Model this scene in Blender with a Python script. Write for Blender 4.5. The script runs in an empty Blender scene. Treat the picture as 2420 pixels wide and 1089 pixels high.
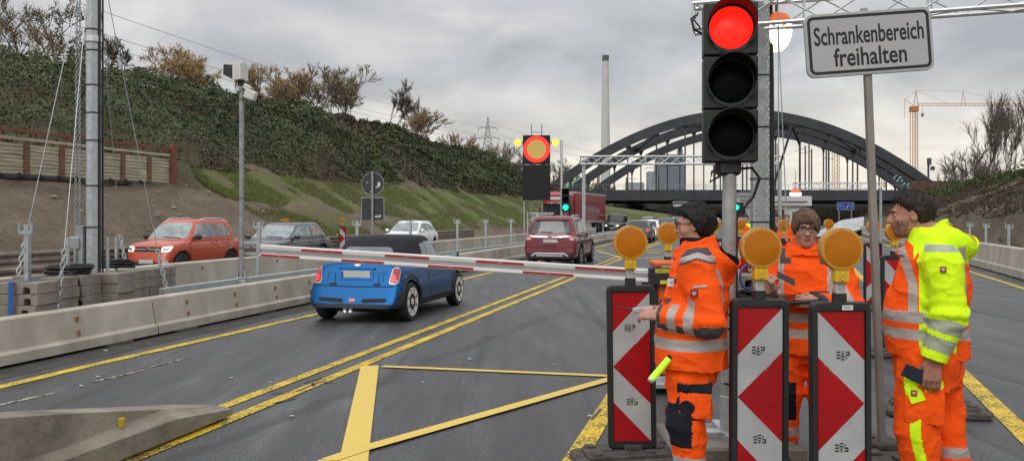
import bpy, bmesh, math, random
import numpy as np
from math import sin, cos, tan, pi, radians, sqrt, atan2
from mathutils import Vector, Matrix, Euler
from mathutils.bvhtree import BVHTree

SC = bpy.context.scene
COL = SC.collection
# ------------------------------------------------------------------ camera
F, CX, HZ, CAMH = 2000.0, 1210.0, 512.0, 1.66      # focal length, centre and horizon in photo pixels, eye height
cam_d = bpy.data.cameras.new('camera'); cam = bpy.data.objects.new('camera', cam_d); COL.objects.link(cam)
cam.location = (0, 0, CAMH); cam.rotation_euler = (radians(90), 0, 0)
cam_d.sensor_width = 36; cam_d.lens = 36 * F / 2420; cam_d.shift_y = -(544.5 - HZ) / 2420
cam_d.clip_start = 0.05; cam_d.clip_end = 6000
SC.camera = cam
SC.view_settings.view_transform = 'Standard'; SC.view_settings.look = 'None'
SC.view_settings.exposure = 0.0; SC.view_settings.gamma = 1
# ------------------------------------------------------------------ sky and sun
SUN_EL, SUN_AZ = radians(38), radians(205)           # high soft light from behind the camera, a little left
wd = bpy.data.worlds.new('World'); SC.world = wd; wd.use_nodes = True
nt = wd.node_tree; nt.nodes.clear()
def wn(t, **k):
    n = nt.nodes.new(t)
    for a, b in k.items(): setattr(n, a, b)
    return n
out = wn('ShaderNodeOutputWorld'); bg = wn('ShaderNodeBackground'); bg.inputs[1].default_value = 0.1
sky = wn('ShaderNodeTexSky', sky_type='NISHITA', sun_disc=False, sun_elevation=SUN_EL, sun_rotation=SUN_AZ)
tc = wn('ShaderNodeTexCoord'); sep = wn('ShaderNodeSeparateXYZ'); nt.links.new(tc.outputs['Generated'], sep.inputs[0])
# cloud deck: direction projected on a plane overhead, so clouds shrink towards the horizon
za = wn('ShaderNodeMath', operation='MAXIMUM'); za.inputs[1].default_value = 0.0; nt.links.new(sep.outputs[2], za.inputs[0])
zb = wn('ShaderNodeMath', operation='ADD'); zb.inputs[1].default_value = 0.26; nt.links.new(za.outputs[0], zb.inputs[0])
dx = wn('ShaderNodeMath', operation='DIVIDE'); nt.links.new(sep.outputs[0], dx.inputs[0]); nt.links.new(zb.outputs[0], dx.inputs[1])
dy = wn('ShaderNodeMath', operation='DIVIDE'); nt.links.new(sep.outputs[1], dy.inputs[0]); nt.links.new(zb.outputs[0], dy.inputs[1])
cmb = wn('ShaderNodeCombineXYZ'); nt.links.new(dx.outputs[0], cmb.inputs[0]); nt.links.new(dy.outputs[0], cmb.inputs[1])
n1 = wn('ShaderNodeTexNoise'); n1.inputs['Scale'].default_value = 1.9; n1.inputs['Detail'].default_value = 8; n1.inputs['Roughness'].default_value = 0.54; n1.inputs['Distortion'].default_value = 0.35
nt.links.new(cmb.outputs[0], n1.inputs['Vector'])
r1 = wn('ShaderNodeValToRGB'); e = r1.color_ramp.elements
e[0].position = 0.36; e[0].color = (4.5, 4.6, 4.85, 1); e[1].position = 0.66; e[1].color = (7.6, 7.6, 7.65, 1)
m_ = e.new(0.47); m_.color = (5.5, 5.6, 5.8, 1); m_ = e.new(0.55); m_.color = (6.2, 6.25, 6.35, 1)
nt.links.new(n1.outputs[0], r1.inputs[0])
# brighter, creamier strip low over the bridge
r2 = wn('ShaderNodeValToRGB'); e = r2.color_ramp.elements
e[0].position = 0.0; e[0].color = (1.80, 1.64, 1.36, 1); e[1].position = 0.16; e[1].color = (1, 1, 1, 1)
m_ = e.new(0.065); m_.color = (1.50, 1.40, 1.22, 1)
nt.links.new(za.outputs[0], r2.inputs[0])
mu = wn('ShaderNodeMixRGB', blend_type='MULTIPLY'); mu.inputs[0].default_value = 1
nt.links.new(r1.outputs[0], mu.inputs[1]); nt.links.new(r2.outputs[0], mu.inputs[2])
# an overcast sky is about three times as bright overhead as at the horizon
r3 = wn('ShaderNodeValToRGB'); e = r3.color_ramp.elements
e[0].position = 0.22; e[0].color = (1, 1, 1, 1); e[1].position = 0.95; e[1].color = (2.5, 2.5, 2.5, 1)
nt.links.new(za.outputs[0], r3.inputs[0])
mu2 = wn('ShaderNodeMixRGB', blend_type='MULTIPLY'); mu2.inputs[0].default_value = 1
nt.links.new(mu.outputs[0], mu2.inputs[1]); nt.links.new(r3.outputs[0], mu2.inputs[2])
mxs = wn('ShaderNodeMixRGB'); mxs.inputs[0].default_value = 0.94
nt.links.new(sky.outputs[0], mxs.inputs[1]); nt.links.new(mu2.outputs[0], mxs.inputs[2])
nt.links.new(mxs.outputs[0], bg.inputs[0]); nt.links.new(bg.outputs[0], out.inputs[0])
sun_d = bpy.data.lights.new('sun', 'SUN'); sun = bpy.data.objects.new('sun', sun_d); COL.objects.link(sun)
sun_d.energy = 1.2; sun_d.angle = radians(40); sun_d.color = (1, 0.97, 0.92)
_sd = Vector((sin(SUN_AZ) * cos(SUN_EL), cos(SUN_AZ) * cos(SUN_EL), sin(SUN_EL)))
sun.rotation_euler = _sd.to_track_quat('Z', 'Y').to_euler()

# ------------------------------------------------------------------ placing helpers
def P(px, py, Y): return Vector(((px - CX) / F * Y, Y, CAMH - (py - HZ) / F * Y))
def G(px, py, z=0.0):
    Y = F * (CAMH - z) / (py - HZ); return Vector(((px - CX) / F * Y, Y, z))
TH = math.atan(0.25); DV = Vector((sin(TH), cos(TH), 0)); NV = Vector((cos(TH), -sin(TH), 0))   # left carriageway direction / right normal
def R(u, v, z=0.0): return DV * u + NV * v + Vector((0, 0, z))
def RX(px, v, z=0.0):                                  # point of the line at lateral offset v seen in photo column px
    t = (px - CX) / F; Y = v / (cos(TH) * t - sin(TH)); return Vector((t * Y, Y, z))
def Rp(p): return p.dot(DV), p.dot(NV)
RG = random.Random(7)
NPR = np.random.RandomState(11)

# ------------------------------------------------------------------ materials
MATS = {}
def mat(name, col, rough=0.6, metal=0.0, var=0.0, vscale=8.0, bump=0.0, bscale=40.0, spec=0.5, emit=None, estr=0.0, coat=0.0,
        col2=None, stretch=None, detail=5.0, trans=0.0, alpha=1.0, rvar=0.0, world=False):
    if name in MATS: return MATS[name]
    m = bpy.data.materials.new(name); m.use_nodes = True; MATS[name] = m
    t = m.node_tree; b = t.nodes['Principled BSDF']
    b.inputs['Base Color'].default_value = (*col, 1); b.inputs['Roughness'].default_value = rough; b.inputs['Metallic'].default_value = metal
    b.inputs['Specular IOR Level'].default_value = spec; b.inputs['Coat Weight'].default_value = coat; b.inputs['Coat Roughness'].default_value = 0.06
    b.inputs['Transmission Weight'].default_value = trans; b.inputs['Alpha'].default_value = alpha
    if emit: b.inputs['Emission Color'].default_value = (*emit, 1); b.inputs['Emission Strength'].default_value = estr
    if var or bump or rvar or col2:
        if world: g = t.nodes.new('ShaderNodeNewGeometry'); src = g.outputs['Position']
        else: g = t.nodes.new('ShaderNodeTexCoord'); src = g.outputs['Object']
        mp = t.nodes.new('ShaderNodeMapping'); t.links.new(src, mp.inputs[0])
        if stretch: mp.inputs['Scale'].default_value = stretch
        if world: mp.inputs['Rotation'].default_value = (0, 0, TH)
        nz = t.nodes.new('ShaderNodeTexNoise'); nz.inputs['Scale'].default_value = vscale; nz.inputs['Detail'].default_value = detail; nz.inputs['Roughness'].default_value = 0.62
        t.links.new(mp.outputs[0], nz.inputs['Vector'])
        if var or col2:
            rp = t.nodes.new('ShaderNodeValToRGB'); el = rp.color_ramp.elements
            c2 = col2 or tuple(min(1, c * (1 + var)) for c in col); c1 = tuple(c * (1 - var) for c in col) if not col2 else col
            el[0].position = 0.34; el[0].color = (*c1, 1); el[1].position = 0.66; el[1].color = (*c2, 1)
            t.links.new(nz.outputs[0], rp.inputs[0]); t.links.new(rp.outputs[0], b.inputs['Base Color'])
        if rvar:
            mr = t.nodes.new('ShaderNodeMapRange'); mr.inputs['To Min'].default_value = max(0.02, rough - rvar); mr.inputs['To Max'].default_value = min(1, rough + rvar)
            mr.inputs['From Min'].default_value = 0.3; mr.inputs['From Max'].default_value = 0.7
            t.links.new(nz.outputs[0], mr.inputs[0]); t.links.new(mr.outputs[0], b.inputs['Roughness'])
        if bump:
            nb = t.nodes.new('ShaderNodeTexNoise'); nb.inputs['Scale'].default_value = bscale; nb.inputs['Detail'].default_value = 4
            t.links.new(mp.outputs[0], nb.inputs['Vector'])
            bp = t.nodes.new('ShaderNodeBump'); bp.inputs['Strength'].default_value = bump; bp.inputs['Distance'].default_value = 0.02
            t.links.new(nb.outputs[0], bp.inputs['Height']); t.links.new(bp.outputs[0], b.inputs['Normal'])
    return m

# ------------------------------------------------------------------ mesh builder
class MB:
    def __init__(s): s.v = []; s.f = []; s.m = []; s.M = Matrix.Identity(4); s.cur = 0
    def mi(s, i): s.cur = i; return s
    def xf(s, M=None): s.M = M or Matrix.Identity(4); return s
    def add(s, vs, fs):
        o = len(s.v); s.v += [tuple(s.M @ Vector(p)) for p in vs]
        s.f += [tuple(i + o for i in f) for f in fs]; s.m += [s.cur] * len(fs); return s
    def box(s, c, d, rot=None):
        R_ = rot.to_matrix() if isinstance(rot, Euler) else (rot or Matrix.Identity(3)); c = Vector(c)
        vs = [c + R_ @ Vector((x * d[0] / 2, y * d[1] / 2, z * d[2] / 2)) for x in (-1, 1) for y in (-1, 1) for z in (-1, 1)]
        return s.add(vs, [(0, 1, 3, 2), (4, 6, 7, 5), (0, 4, 5, 1), (2, 3, 7, 6), (0, 2, 6, 4), (1, 5, 7, 3)])
    def rbox(s, c, d, r=0.02, rot=None, n=3):           # box with rounded vertical (z) edges and a small top/bottom chamfer
        hx, hy, hz = d[0] / 2, d[1] / 2, d[2] / 2; r = min(r, hx * .99, hy * .99); ch = min(r * .6, hz * .5)
        ring = []
        for cx_, cy_, a0 in ((hx - r, hy - r, 0), (-hx + r, hy - r, 90), (-hx + r, -hy + r, 180), (hx - r, -hy + r, 270)):
            for k in range(n + 1): a = radians(a0 + 90 * k / n); ring.append((cx_ + r * cos(a), cy_ + r * sin(a)))
        def sc(q, k): return ((q[0] - math.copysign(k, q[0])), (q[1] - math.copysign(k, q[1])))
        rings = [[(*sc(q, ch), -hz) for q in ring], [(*q, -hz + ch) for q in ring], [(*q, hz - ch) for q in ring], [(*sc(q, ch), hz) for q in ring]]
        Rm = rot.to_matrix() if isinstance(rot, Euler) else (rot or Matrix.Identity(3)); c = Vector(c)
        return s.loft([[c + Rm @ Vector(p) for p in rg] for rg in rings])
    def loft(s, rings, caps=True, closed=True):
        n = len(rings[0]); vs = [p for r in rings for p in r]; fs = []
        for i in range(len(rings) - 1):
            for j in range(n if closed else n - 1):
                k = (j + 1) % n; fs.append((i * n + j, i * n + k, (i + 1) * n + k, (i + 1) * n + j))
        if caps and closed: fs.append(tuple(reversed(range(n)))); fs.append(tuple((len(rings) - 1) * n + j for j in range(n)))
        return s.add(vs, fs)
    def tube(s, path, r, n=8, caps=True, flat=None):
        path = [Vector(p) for p in path]; rings = []; rs = r if isinstance(r, (list, tuple)) else [r] * len(path); up = None
        for i, p in enumerate(path):
            a = path[max(0, i - 1)]; b = path[min(len(path) - 1, i + 1)]; d = (b - a).normalized()
            if up is None: up = Vector((0, 0, 1)) if abs(d.z) < .9 else Vector((1, 0, 0))
            x = d.cross(up).normalized(); y = x.cross(d).normalized(); up = y
            rings.append([p + x * (rs[i] * cos(2 * pi * k / n)) + y * (rs[i] * sin(2 * pi * k / n)) for k in range(n)])
        return s.loft(rings, caps)
    def cyl(s, a, b, r, n=12, r2=None): return s.tube([a, b], [r, r if r2 is None else r2], n)
    def beam(s, a, b, w, h):                            # rectangular bar between two points
        a = Vector(a); b = Vector(b); d = (b - a).normalized(); up = Vector((0, 0, 1)) if abs(d.z) < .95 else Vector((0, 1, 0))
        x = d.cross(up).normalized() * w / 2; y = x.cross(d).normalized() * h / 2
        return s.loft([[p + x + y, p - x + y, p - x - y, p + x - y] for p in (a, b)])
    def lathe(s, prof, n=24, axis='Z', c=(0, 0, 0)):    # prof: (radius, height)
        c = Vector(c); rings = []
        for r, h in prof:
            ring = []
            for k in range(n):
                a = 2 * pi * k / n; x, y = r * cos(a), r * sin(a)
                ring.append(c + Vector({'Z': (x, y, h), 'X': (h, x, y), 'Y': (y, h, x)}[axis]))
            rings.append(ring)
        return s.loft(rings)
    def ball(s, c, r, n=10, m=7, sc=(1, 1, 1)):
        c = Vector(c); rings = []
        for i in range(1, m):
            a = pi * i / m; rings.append([c + Vector((r * sc[0] * sin(a) * cos(2 * pi * k / n), r * sc[1] * sin(a) * sin(2 * pi * k / n), -r * sc[2] * cos(a))) for k in range(n)])
        return s.loft(rings)
    def prism(s, poly, t, plane='XZ', off=0.0):         # outline polygon extruded by t
        f = {'XZ': lambda p, q: (p[0], q, p[1]), 'XY': lambda p, q: (p[0], p[1], q), 'YZ': lambda p, q: (q, p[0], p[1])}[plane]
        return s.loft([[f(p, off) for p in poly], [f(p, off + t) for p in poly]])
    def build(s, name, mats, parent=None, smooth=False, bevel=0, loc=None, rot=None, auto=None):
        me = bpy.data.meshes.new(name); me.from_pydata(s.v, [], s.f); me.update()
        bm = bmesh.new(); bm.from_mesh(me)
        if len(s.f) < 60000: bmesh.ops.recalc_face_normals(bm, faces=bm.faces)
        bm.to_mesh(me); bm.free()
        mats = mats if isinstance(mats, (list, tuple)) else [mats]
        for m in mats: me.materials.append(m)
        if len(mats) > 1: me.polygons.foreach_set('material_index', s.m)
        if smooth:
            me.polygons.foreach_set('use_smooth', [True] * len(me.polygons))
            me.set_sharp_from_angle(angle=radians(auto or 38))
        o = bpy.data.objects.new(name, me); COL.objects.link(o)
        if bevel:
            b = o.modifiers.new('bevel', 'BEVEL'); b.width = bevel; b.segments = 2; b.limit_method = 'ANGLE'; b.angle_limit = radians(35)
        if parent: o.parent = parent
        if loc is not None: o.location = loc
        if rot is not None: o.rotation_euler = rot
        return o
def tag(o, label, cat, group=None, kind=None):
    o['label'] = label; o['category'] = cat
    if group: o['group'] = group
    if kind: o['kind'] = kind
    return o
def struct(o): o['kind'] = 'structure'; return o
def empty(name, loc, label, cat, group=None, rz=0.0, tilt=None):
    o = bpy.data.objects.new(name, None); COL.objects.link(o); o.location = loc; o.rotation_euler = (tilt[0], tilt[1], rz) if tilt else (0, 0, rz)
    o.empty_display_size = 0.1; return tag(o, label, cat, group)
def copy_tree(o, parent=None):
    c = o.copy(); COL.objects.link(c); c.parent = parent
    if parent: c.matrix_parent_inverse = o.matrix_parent_inverse.copy()
    for ch in list(o.children): copy_tree(ch, c)
    return c
def mesh_np(name, V, Fq, mats, midx=None, parent=None, smooth=False, attr=None):
    """fast mesh from numpy; Fq is an (n,4) or (n,3) array"""
    me = bpy.data.meshes.new(name); k = Fq.shape[1]
    me.vertices.add(len(V)); me.vertices.foreach_set('co', np.asarray(V, np.float32).ravel())
    me.loops.add(Fq.size); me.loops.foreach_set('vertex_index', Fq.astype(np.int32).ravel())
    me.polygons.add(len(Fq)); me.polygons.foreach_set('loop_start', np.arange(0, Fq.size, k, dtype=np.int32))
    for m in (mats if isinstance(mats, (list, tuple)) else [mats]): me.materials.append(m)
    if midx is not None: me.polygons.foreach_set('material_index', np.asarray(midx, np.int32))
    if smooth: me.polygons.foreach_set('use_smooth', np.ones(len(Fq), bool))
    if attr:
        for nm, vals in attr.items():
            a = me.attributes.new(nm, 'FLOAT', 'POINT'); a.data.foreach_set('value', np.asarray(vals, np.float32))
    me.update(calc_edges=True); me.validate()
    o = bpy.data.objects.new(name, me); COL.objects.link(o)
    if parent: o.parent = parent
    return o
def text(name, body, size, m, parent, loc, rot, width=None, extrude=0.002, offset=0.0, height=None):
    c = bpy.data.curves.new(name, 'FONT'); c.body = body; c.align_x = 'CENTER'; c.align_y = 'CENTER'; c.size = size; c.extrude = extrude; c.offset = offset; c.resolution_u = 4
    tmp = bpy.data.objects.new('tmp_text', c); COL.objects.link(tmp); bpy.context.view_layer.update()
    me = bpy.data.meshes.new_from_object(tmp.evaluated_get(bpy.context.evaluated_depsgraph_get())); bpy.data.objects.remove(tmp)
    me.name = name; me.materials.clear(); me.materials.append(m)
    xs = [v.co.x for v in me.vertices]; ys = [v.co.y for v in me.vertices]
    kx = (width / (max(xs) - min(xs))) if width else 1; ky = (height / (max(ys) - min(ys))) if height else 1
    mx_, my_ = (max(xs) + min(xs)) / 2, (max(ys) + min(ys)) / 2
    for v in me.vertices: v.co.x = (v.co.x - mx_) * kx; v.co.y = (v.co.y - my_) * ky
    o = bpy.data.objects.new(name, me); COL.objects.link(o); o.parent = parent; o.location = loc; o.rotation_euler = rot
    return o
ORD = ['nearest', 'second', 'third', 'fourth', 'fifth', 'sixth', 'seventh', 'eighth', 'ninth', 'tenth', 'eleventh', 'twelfth', 'thirteenth', 'fourteenth',
       'fifteenth', 'sixteenth', 'seventeenth', 'eighteenth', 'nineteenth', 'twentieth']

# numpy value noise (for terrain, foliage and cloth folds)
_T = NPR.rand(32, 32, 32).astype(np.float32)
def vnoise(x, y, z):
    x, y, z = np.broadcast_arrays(x, y, z)
    xi = np.floor(x).astype(int); yi = np.floor(y).astype(int); zi = np.floor(z).astype(int)
    fx, fy, fz = x - xi, y - yi, z - zi
    fx = fx * fx * (3 - 2 * fx); fy = fy * fy * (3 - 2 * fy); fz = fz * fz * (3 - 2 * fz)
    g = lambda a, b, c: _T[(xi + a) % 32, (yi + b) % 32, (zi + c) % 32]
    l = lambda a, b, t: a + (b - a) * t
    return l(l(l(g(0,0,0), g(1,0,0), fx), l(g(0,1,0), g(1,1,0), fx), fy), l(l(g(0,0,1), g(1,0,1), fx), l(g(0,1,1), g(1,1,1), fx), fy), fz) * 2 - 1
def fbm(x, y, z, o=3): 
    s = 0; a = 1
    for _ in range(o): s = s + a * vnoise(x, y, z); x, y, z, a = x * 2.03 + 7, y * 2.03 + 3, z * 2.03 + 5, a * .5
    return s
# ================================================================== SETTING
def road_mat():
    m = bpy.data.materials.new('asphalt'); m.use_nodes = True; t = m.node_tree; b = t.nodes['Principled BSDF']
    g = t.nodes.new('ShaderNodeNewGeometry')
    def mp(sc, rz=0):
        n = t.nodes.new('ShaderNodeMapping'); n.inputs['Rotation'].default_value = (0, 0, rz); n.inputs['Scale'].default_value = sc
        t.links.new(g.outputs['Position'], n.inputs[0]); return n.outputs[0]
    def noise(vec, sc, det=4, ro=.6):
        n = t.nodes.new('ShaderNodeTexNoise'); n.inputs['Scale'].default_value = sc; n.inputs['Detail'].default_value = det; n.inputs['Roughness'].default_value = ro
        t.links.new(vec, n.inputs['Vector']); return n.outputs[0]
    def ramp(src, els):
        r = t.nodes.new('ShaderNodeValToRGB'); e = r.color_ramp.elements
        e[0].position, e[0].color = els[0][0], (*els[0][1], 1); e[1].position, e[1].color = els[-1][0], (*els[-1][1], 1)
        for p, c in els[1:-1]: q = e.new(p); q.color = (*c, 1)
        t.links.new(src, r.inputs[0]); return r.outputs[0]
    def mix(a, b_, f, mode='MULTIPLY'):
        n = t.nodes.new('ShaderNodeMixRGB'); n.blend_type = mode
        if isinstance(f, float): n.inputs[0].default_value = f
        else: t.links.new(f, n.inputs[0])
        for k, q in ((1, a), (2, b_)):
            if isinstance(q, tuple): n.inputs[k].default_value = (*q, 1)
            else: t.links.new(q, n.inputs[k])
        return n.outputs[0]
    streak = noise(mp((1.15, 0.035, 1), TH), 1.6, 5, .55)          # long streaks along the lane
    c = ramp(streak, [(.3, (.034, .034, .035)), (.46, (.052, .052, .053)), (.58, (.074, .074, .076)), (.66, (.052, .052, .053)), (.76, (.068, .068, .070))])
    smear = noise(mp((.9, .16, 1), TH), 2.6, 6, .7)                 # dusty scuffs
    c = mix(c, ramp(smear, [(.38, (.75, .75, .75)), (.54, (1, 1, 1)), (.68, (1.5, 1.51, 1.54))]), 1.0)
    fine = noise(mp((1, 1, 1)), 62, 3, .85)
    c = mix(c, ramp(fine, [(.38, (.25, .25, .26)), (.5, (.95, .95, .95)), (.62, (2.3, 2.28, 2.22))]), 1.0)
    big = noise(mp((.5, .12, 1), TH), .7, 3)
    c = mix(c, ramp(big, [(.35, (.72, .72, .73)), (.65, (1.2, 1.2, 1.2))]), 1.0)
    # sealed cracks and old joints
    vo = t.nodes.new('ShaderNodeTexVoronoi'); vo.feature = 'DISTANCE_TO_EDGE'; vo.inputs['Scale'].default_value = .55
    wv_ = t.nodes.new('ShaderNodeMixRGB'); wv_.inputs[0].default_value = .12; t.links.new(mp((.55, .09, 1), TH), wv_.inputs[1])
    nn_ = t.nodes.new('ShaderNodeTexNoise'); nn_.inputs['Scale'].default_value = 1.4; t.links.new(g.outputs['Position'], nn_.inputs['Vector']); t.links.new(nn_.outputs[1], wv_.inputs[2]); t.links.new(wv_.outputs[0], vo.inputs['Vector'])
    c = mix(c, ramp(vo.outputs[0], [(.0, (.45, .45, .45)), (.006, (.5, .5, .5)), (.012, (1, 1, 1))]), .75)
    t.links.new(c, b.inputs['Base Color'])
    rr = t.nodes.new('ShaderNodeMapRange'); t.links.new(streak, rr.inputs[0]); rr.inputs['From Min'].default_value = .35; rr.inputs['From Max'].default_value = .65
    rr.inputs['To Min'].default_value = .38; rr.inputs['To Max'].default_value = .68; t.links.new(rr.outputs[0], b.inputs['Roughness'])
    bp = t.nodes.new('ShaderNodeBump'); bp.inputs['Strength'].default_value = .55; bp.inputs['Distance'].default_value = .006
    t.links.new(fine, bp.inputs['Height']); t.links.new(bp.outputs[0], b.inputs['Normal'])
    return m
M_ROAD = road_mat()
def worn_paint(name, col, wear, scale=55.0, lift=1.0):
    m = bpy.data.materials.new(name); m.use_nodes = True; t = m.node_tree; b = t.nodes['Principled BSDF']
    g = t.nodes.new('ShaderNodeNewGeometry')
    n = t.nodes.new('ShaderNodeTexNoise'); n.inputs['Scale'].default_value = scale; n.inputs['Detail'].default_value = 3; n.inputs['Roughness'].default_value = .7
    n2 = t.nodes.new('ShaderNodeTexNoise'); n2.inputs['Scale'].default_value = 3.0; n2.inputs['Detail'].default_value = 4
    t.links.new(g.outputs['Position'], n.inputs['Vector']); t.links.new(g.outputs['Position'], n2.inputs['Vector'])
    ad = t.nodes.new('ShaderNodeMath'); ad.operation = 'MULTIPLY_ADD'; ad.inputs[1].default_value = .45; t.links.new(n2.outputs[0], ad.inputs[0]); t.links.new(n.outputs[0], ad.inputs[2])
    r = t.nodes.new('ShaderNodeValToRGB'); e = r.color_ramp.elements
    e[0].position = wear; e[0].color = (.05, .048, .04, 1); e[1].position = wear + .07; e[1].color = (*[c * .8 for c in col], 1); q = e.new(min(1, wear + .22)); q.color = (*col, 1)
    t.links.new(ad.outputs[0], r.inputs[0]); t.links.new(r.outputs[0], b.inputs['Base Color']); b.inputs['Roughness'].default_value = .6
    bp = t.nodes.new('ShaderNodeBump'); bp.inputs['Strength'].default_value = .6; bp.inputs['Distance'].default_value = .008; t.links.new(n.outputs[0], bp.inputs['Height']); t.links.new(bp.outputs[0], b.inputs['Normal'])
    return m
YEL = (.74, .50, .02)
M_YROUGH = worn_paint('yellow_agglomerate', YEL, .63, 48)
M_YFLAT = worn_paint('yellow_tape', (.70, .50, .10), .40, 60)
M_WPAINT = worn_paint('white_worn', (.60, .55, .38), .70, 30)
M_PINK = worn_paint('red_spray', (.55, .13, .10), .78, 35)
M_PINKW = mat('pink_spray', (.75, .16, .22), .7)
M_DIRTG = mat('ground_soil', (.07, .06, .045), .95, var=.35, vscale=.6, bump=.6, bscale=8, world=True)

g = MB().add([(-2500, -300, -.03), (2500, -300, -.03), (2500, 4000, -.03), (-2500, 4000, -.03)], [(0, 1, 2, 3)]).build('ground', M_DIRTG); struct(g)
TH2 = radians(18.5); D2 = Vector((sin(TH2), cos(TH2), 0)); N2 = Vector((cos(TH2), -sin(TH2), 0))
def R2(u, v, z=0.0): return D2 * u + N2 * v + Vector((0, 0, z))
rv = MB(); rv.add([R(-25, -18.6), R(420, -18.6), R2(420, 8), R2(-25, 8)], [(0, 1, 2, 3)]); struct(rv.build('road', M_ROAD))
# dust strip along the foot of the left wall, and the median bed
M_DUST = mat('kerb_dust', (.052, .048, .042), .9, var=.3, vscale=3, bump=.5, bscale=60, world=True)
md = MB(); md.add([R(-20, -7.15, .004), R(160, -7.15, .004), R(160, -13.2, .004), R(-20, -13.2, .004)], [(0, 1, 2, 3)]); struct(md.build('median_strip', M_DUST))

def stripe(mb, pts, w, z):
    pts = [Vector(p) for p in pts]
    for a, b in zip(pts[:-1], pts[1:]):
        d = (b - a); n = max(1, int(d.length / 6)); d.normalize(); s = Vector((-d.y, d.x, 0)) * w / 2
        mb.add([a + s + Vector((0, 0, z)), a - s + Vector((0, 0, z)), b - s + Vector((0, 0, z)), b + s + Vector((0, 0, z))], [(0, 1, 2, 3)])
def u_of(p): return Rp(p)[0]
mk = MB()
stripe(mk, [R(-4, -6.80), R(8, -6.84), R(14, -6.70), R(40, -6.66), R(140, -6.66)], .15, .008)
stripe(mk, [R(-4, -3.92), R(160, -3.90)], .135, .008); stripe(mk, [R(-4, -4.24), R(160, -4.22)], .125, .008)
stripe(mk, [R(-3, -1.0), R(13.0, -.97)], .16, .008)
stripe(mk, [R2(-3, 1.62), R2(30, 1.74)], .17, .008); stripe(mk, [R2(-3, 5.0), R2(160, 5.0)], .14, .008)
struct(mk.build('lane_markings', M_YROUGH))
bx = MB()
stripe(bx, [G(905, 867), G(1470, 891)], .105, .012)
stripe(bx, [G(874, 866), G(838, 1076), G(820, 1200)], .195, .014)
stripe(bx, [G(640, 1180), G(775, 1092), G(865, 1062), G(1460, 893)], .125, .018)
for a, b in (((1408, 592), (1470, 610)), ((1408, 590), (1600, 597)), ((1408, 599), (1470, 596)), ((1470, 596), (1700, 580)), ((1500, 612), (1600, 605)),
             ((1525, 595), (1590, 604)), ((1408, 607), (1480, 610)), ((1560, 600), (1700, 612)), ((1480, 610), (1600, 612))):
    stripe(bx, [G(*a), G(*b)], .12, .013)
struct(bx.build('box_markings', M_YFLAT))
wm = MB(); stripe(wm, [G(-200, 1001), G(128, 929)], .05, .006); stripe(wm, [G(218, 903), G(340, 875)], .045, .006); stripe(wm, [G(355, 868), G(450, 845)], .04, .006)
struct(wm.build('old_markings', M_WPAINT))
pk = MB()
for pl in ([(640, 930), (700, 927), (752, 905), (790, 905)], [(645, 955), (700, 940)], [(720, 905), (770, 890)], [(1398, 994), (1420, 968)], [(742, 914), (735, 902)]):
    stripe(pk, [G(*q) for q in pl], .03, .0105)
struct(pk.build('spray_marks', M_PINK))
# small litter on the tarmac
lb = MB()
for (x, y) in ((548, 895), (640, 905), (1110, 850), (1310, 862), (1395, 985), (690, 985), (2302, 820), (192, 914), (880, 800), (232, 892), (1000, 905), (700, 778), (430, 770), (250, 830)):
    c = G(x, y); lb.ball(c + Vector((0, 0, .012)), .02 * RG.uniform(.6, 1.3), 6, 4, (1.3, .9, .5))
lo = lb.build('litter', mat('pale_stone', (.42, .40, .36), .8)); lo['kind'] = 'stuff'

# ------------------------------------------------------------------ left embankment terrain
def zleft(u, v):
    v = -np.asarray(v, float); u = np.asarray(u, float)
    H = np.interp(u, [-20, 20, 40, 70, 110, 134, 152, 400], [6.6, 7.8, 10.0, 11.0, 11.2, 10.4, 6.6, 6.6])
    z = np.interp(v, [0, 18.3, 19.0, 24.0, 26.0], [0, 0, .32, 3.1, 4.3])
    t = np.clip((v - 26) / 10.5, 0, 1); z = z + np.where(v > 26, (t * (2 - t) * .35 + t * .65) * (H - 4.3), 0)
    wz = (u < 34.5)
    z = np.where(wz & (v > 24.0) & (v <= 24.35), 4.12, z); z = np.where(wz & (v > 24.35) & (v < 27), np.maximum(z, 4.12), z)
    far = np.clip((u - 152) / 20, 0, 1)
    return z
us = np.concatenate([np.arange(-12, 60, .8), np.arange(60, 160, 1.6), np.arange(160, 420, 8)])
vs_ = np.concatenate([[-18.0], np.arange(-18.3, -24, -.38), [-24.0, -24.02, -24.34, -24.7], np.arange(-25.2, -42, -.8), [-48, -60, -90, -160]])
U, V = np.meshgrid(us, vs_, indexing='ij')
Z = zleft(U, V); nz_ = fbm(U * .45, V * .45, U * 0, 4)
Z = Z + np.where((V < -18.5), nz_ * .16 * np.clip((-V - 18.5) / 1.5, 0, 1), 0)
rut = np.exp(-((V + 22.5 - .10 * (U - 36)) / .6) ** 2) * np.clip((U - 30) / 6, 0, 1) * np.clip((60 - U) / 10, 0, 1)
Z = Z + .22 * rut
def bend(u, v):                                        # the slope foot swings right before the bridge
    t = np.clip(u - 65, 0, None); sft = np.where(t < 50, .003 * t * t, 7.5 + .3 * (t - 50)); return np.minimum(sft, 30) * np.clip((np.asarray(v) + 26) / 7, 0, 1)
VB = V + bend(U, V)
XY = U[..., None] * np.array([DV.x, DV.y]) + VB[..., None] * np.array([NV.x, NV.y])
Vt = np.concatenate([XY, Z[..., None]], -1).reshape(-1, 3)
ni, nj = U.shape; I, J = np.meshgrid(np.arange(ni - 1), np.arange(nj - 1), indexing='ij'); a = (I * nj + J).ravel()
Fq = np.stack([a, a + 1, a + nj + 1, a + nj], 1)
gr = np.clip((U - 38.5 + 2.6 * fbm(U * .25, V * .3, U * 0 + 4, 3) + .8 * (-V - 21)) / 4, 0, 1)
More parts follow.
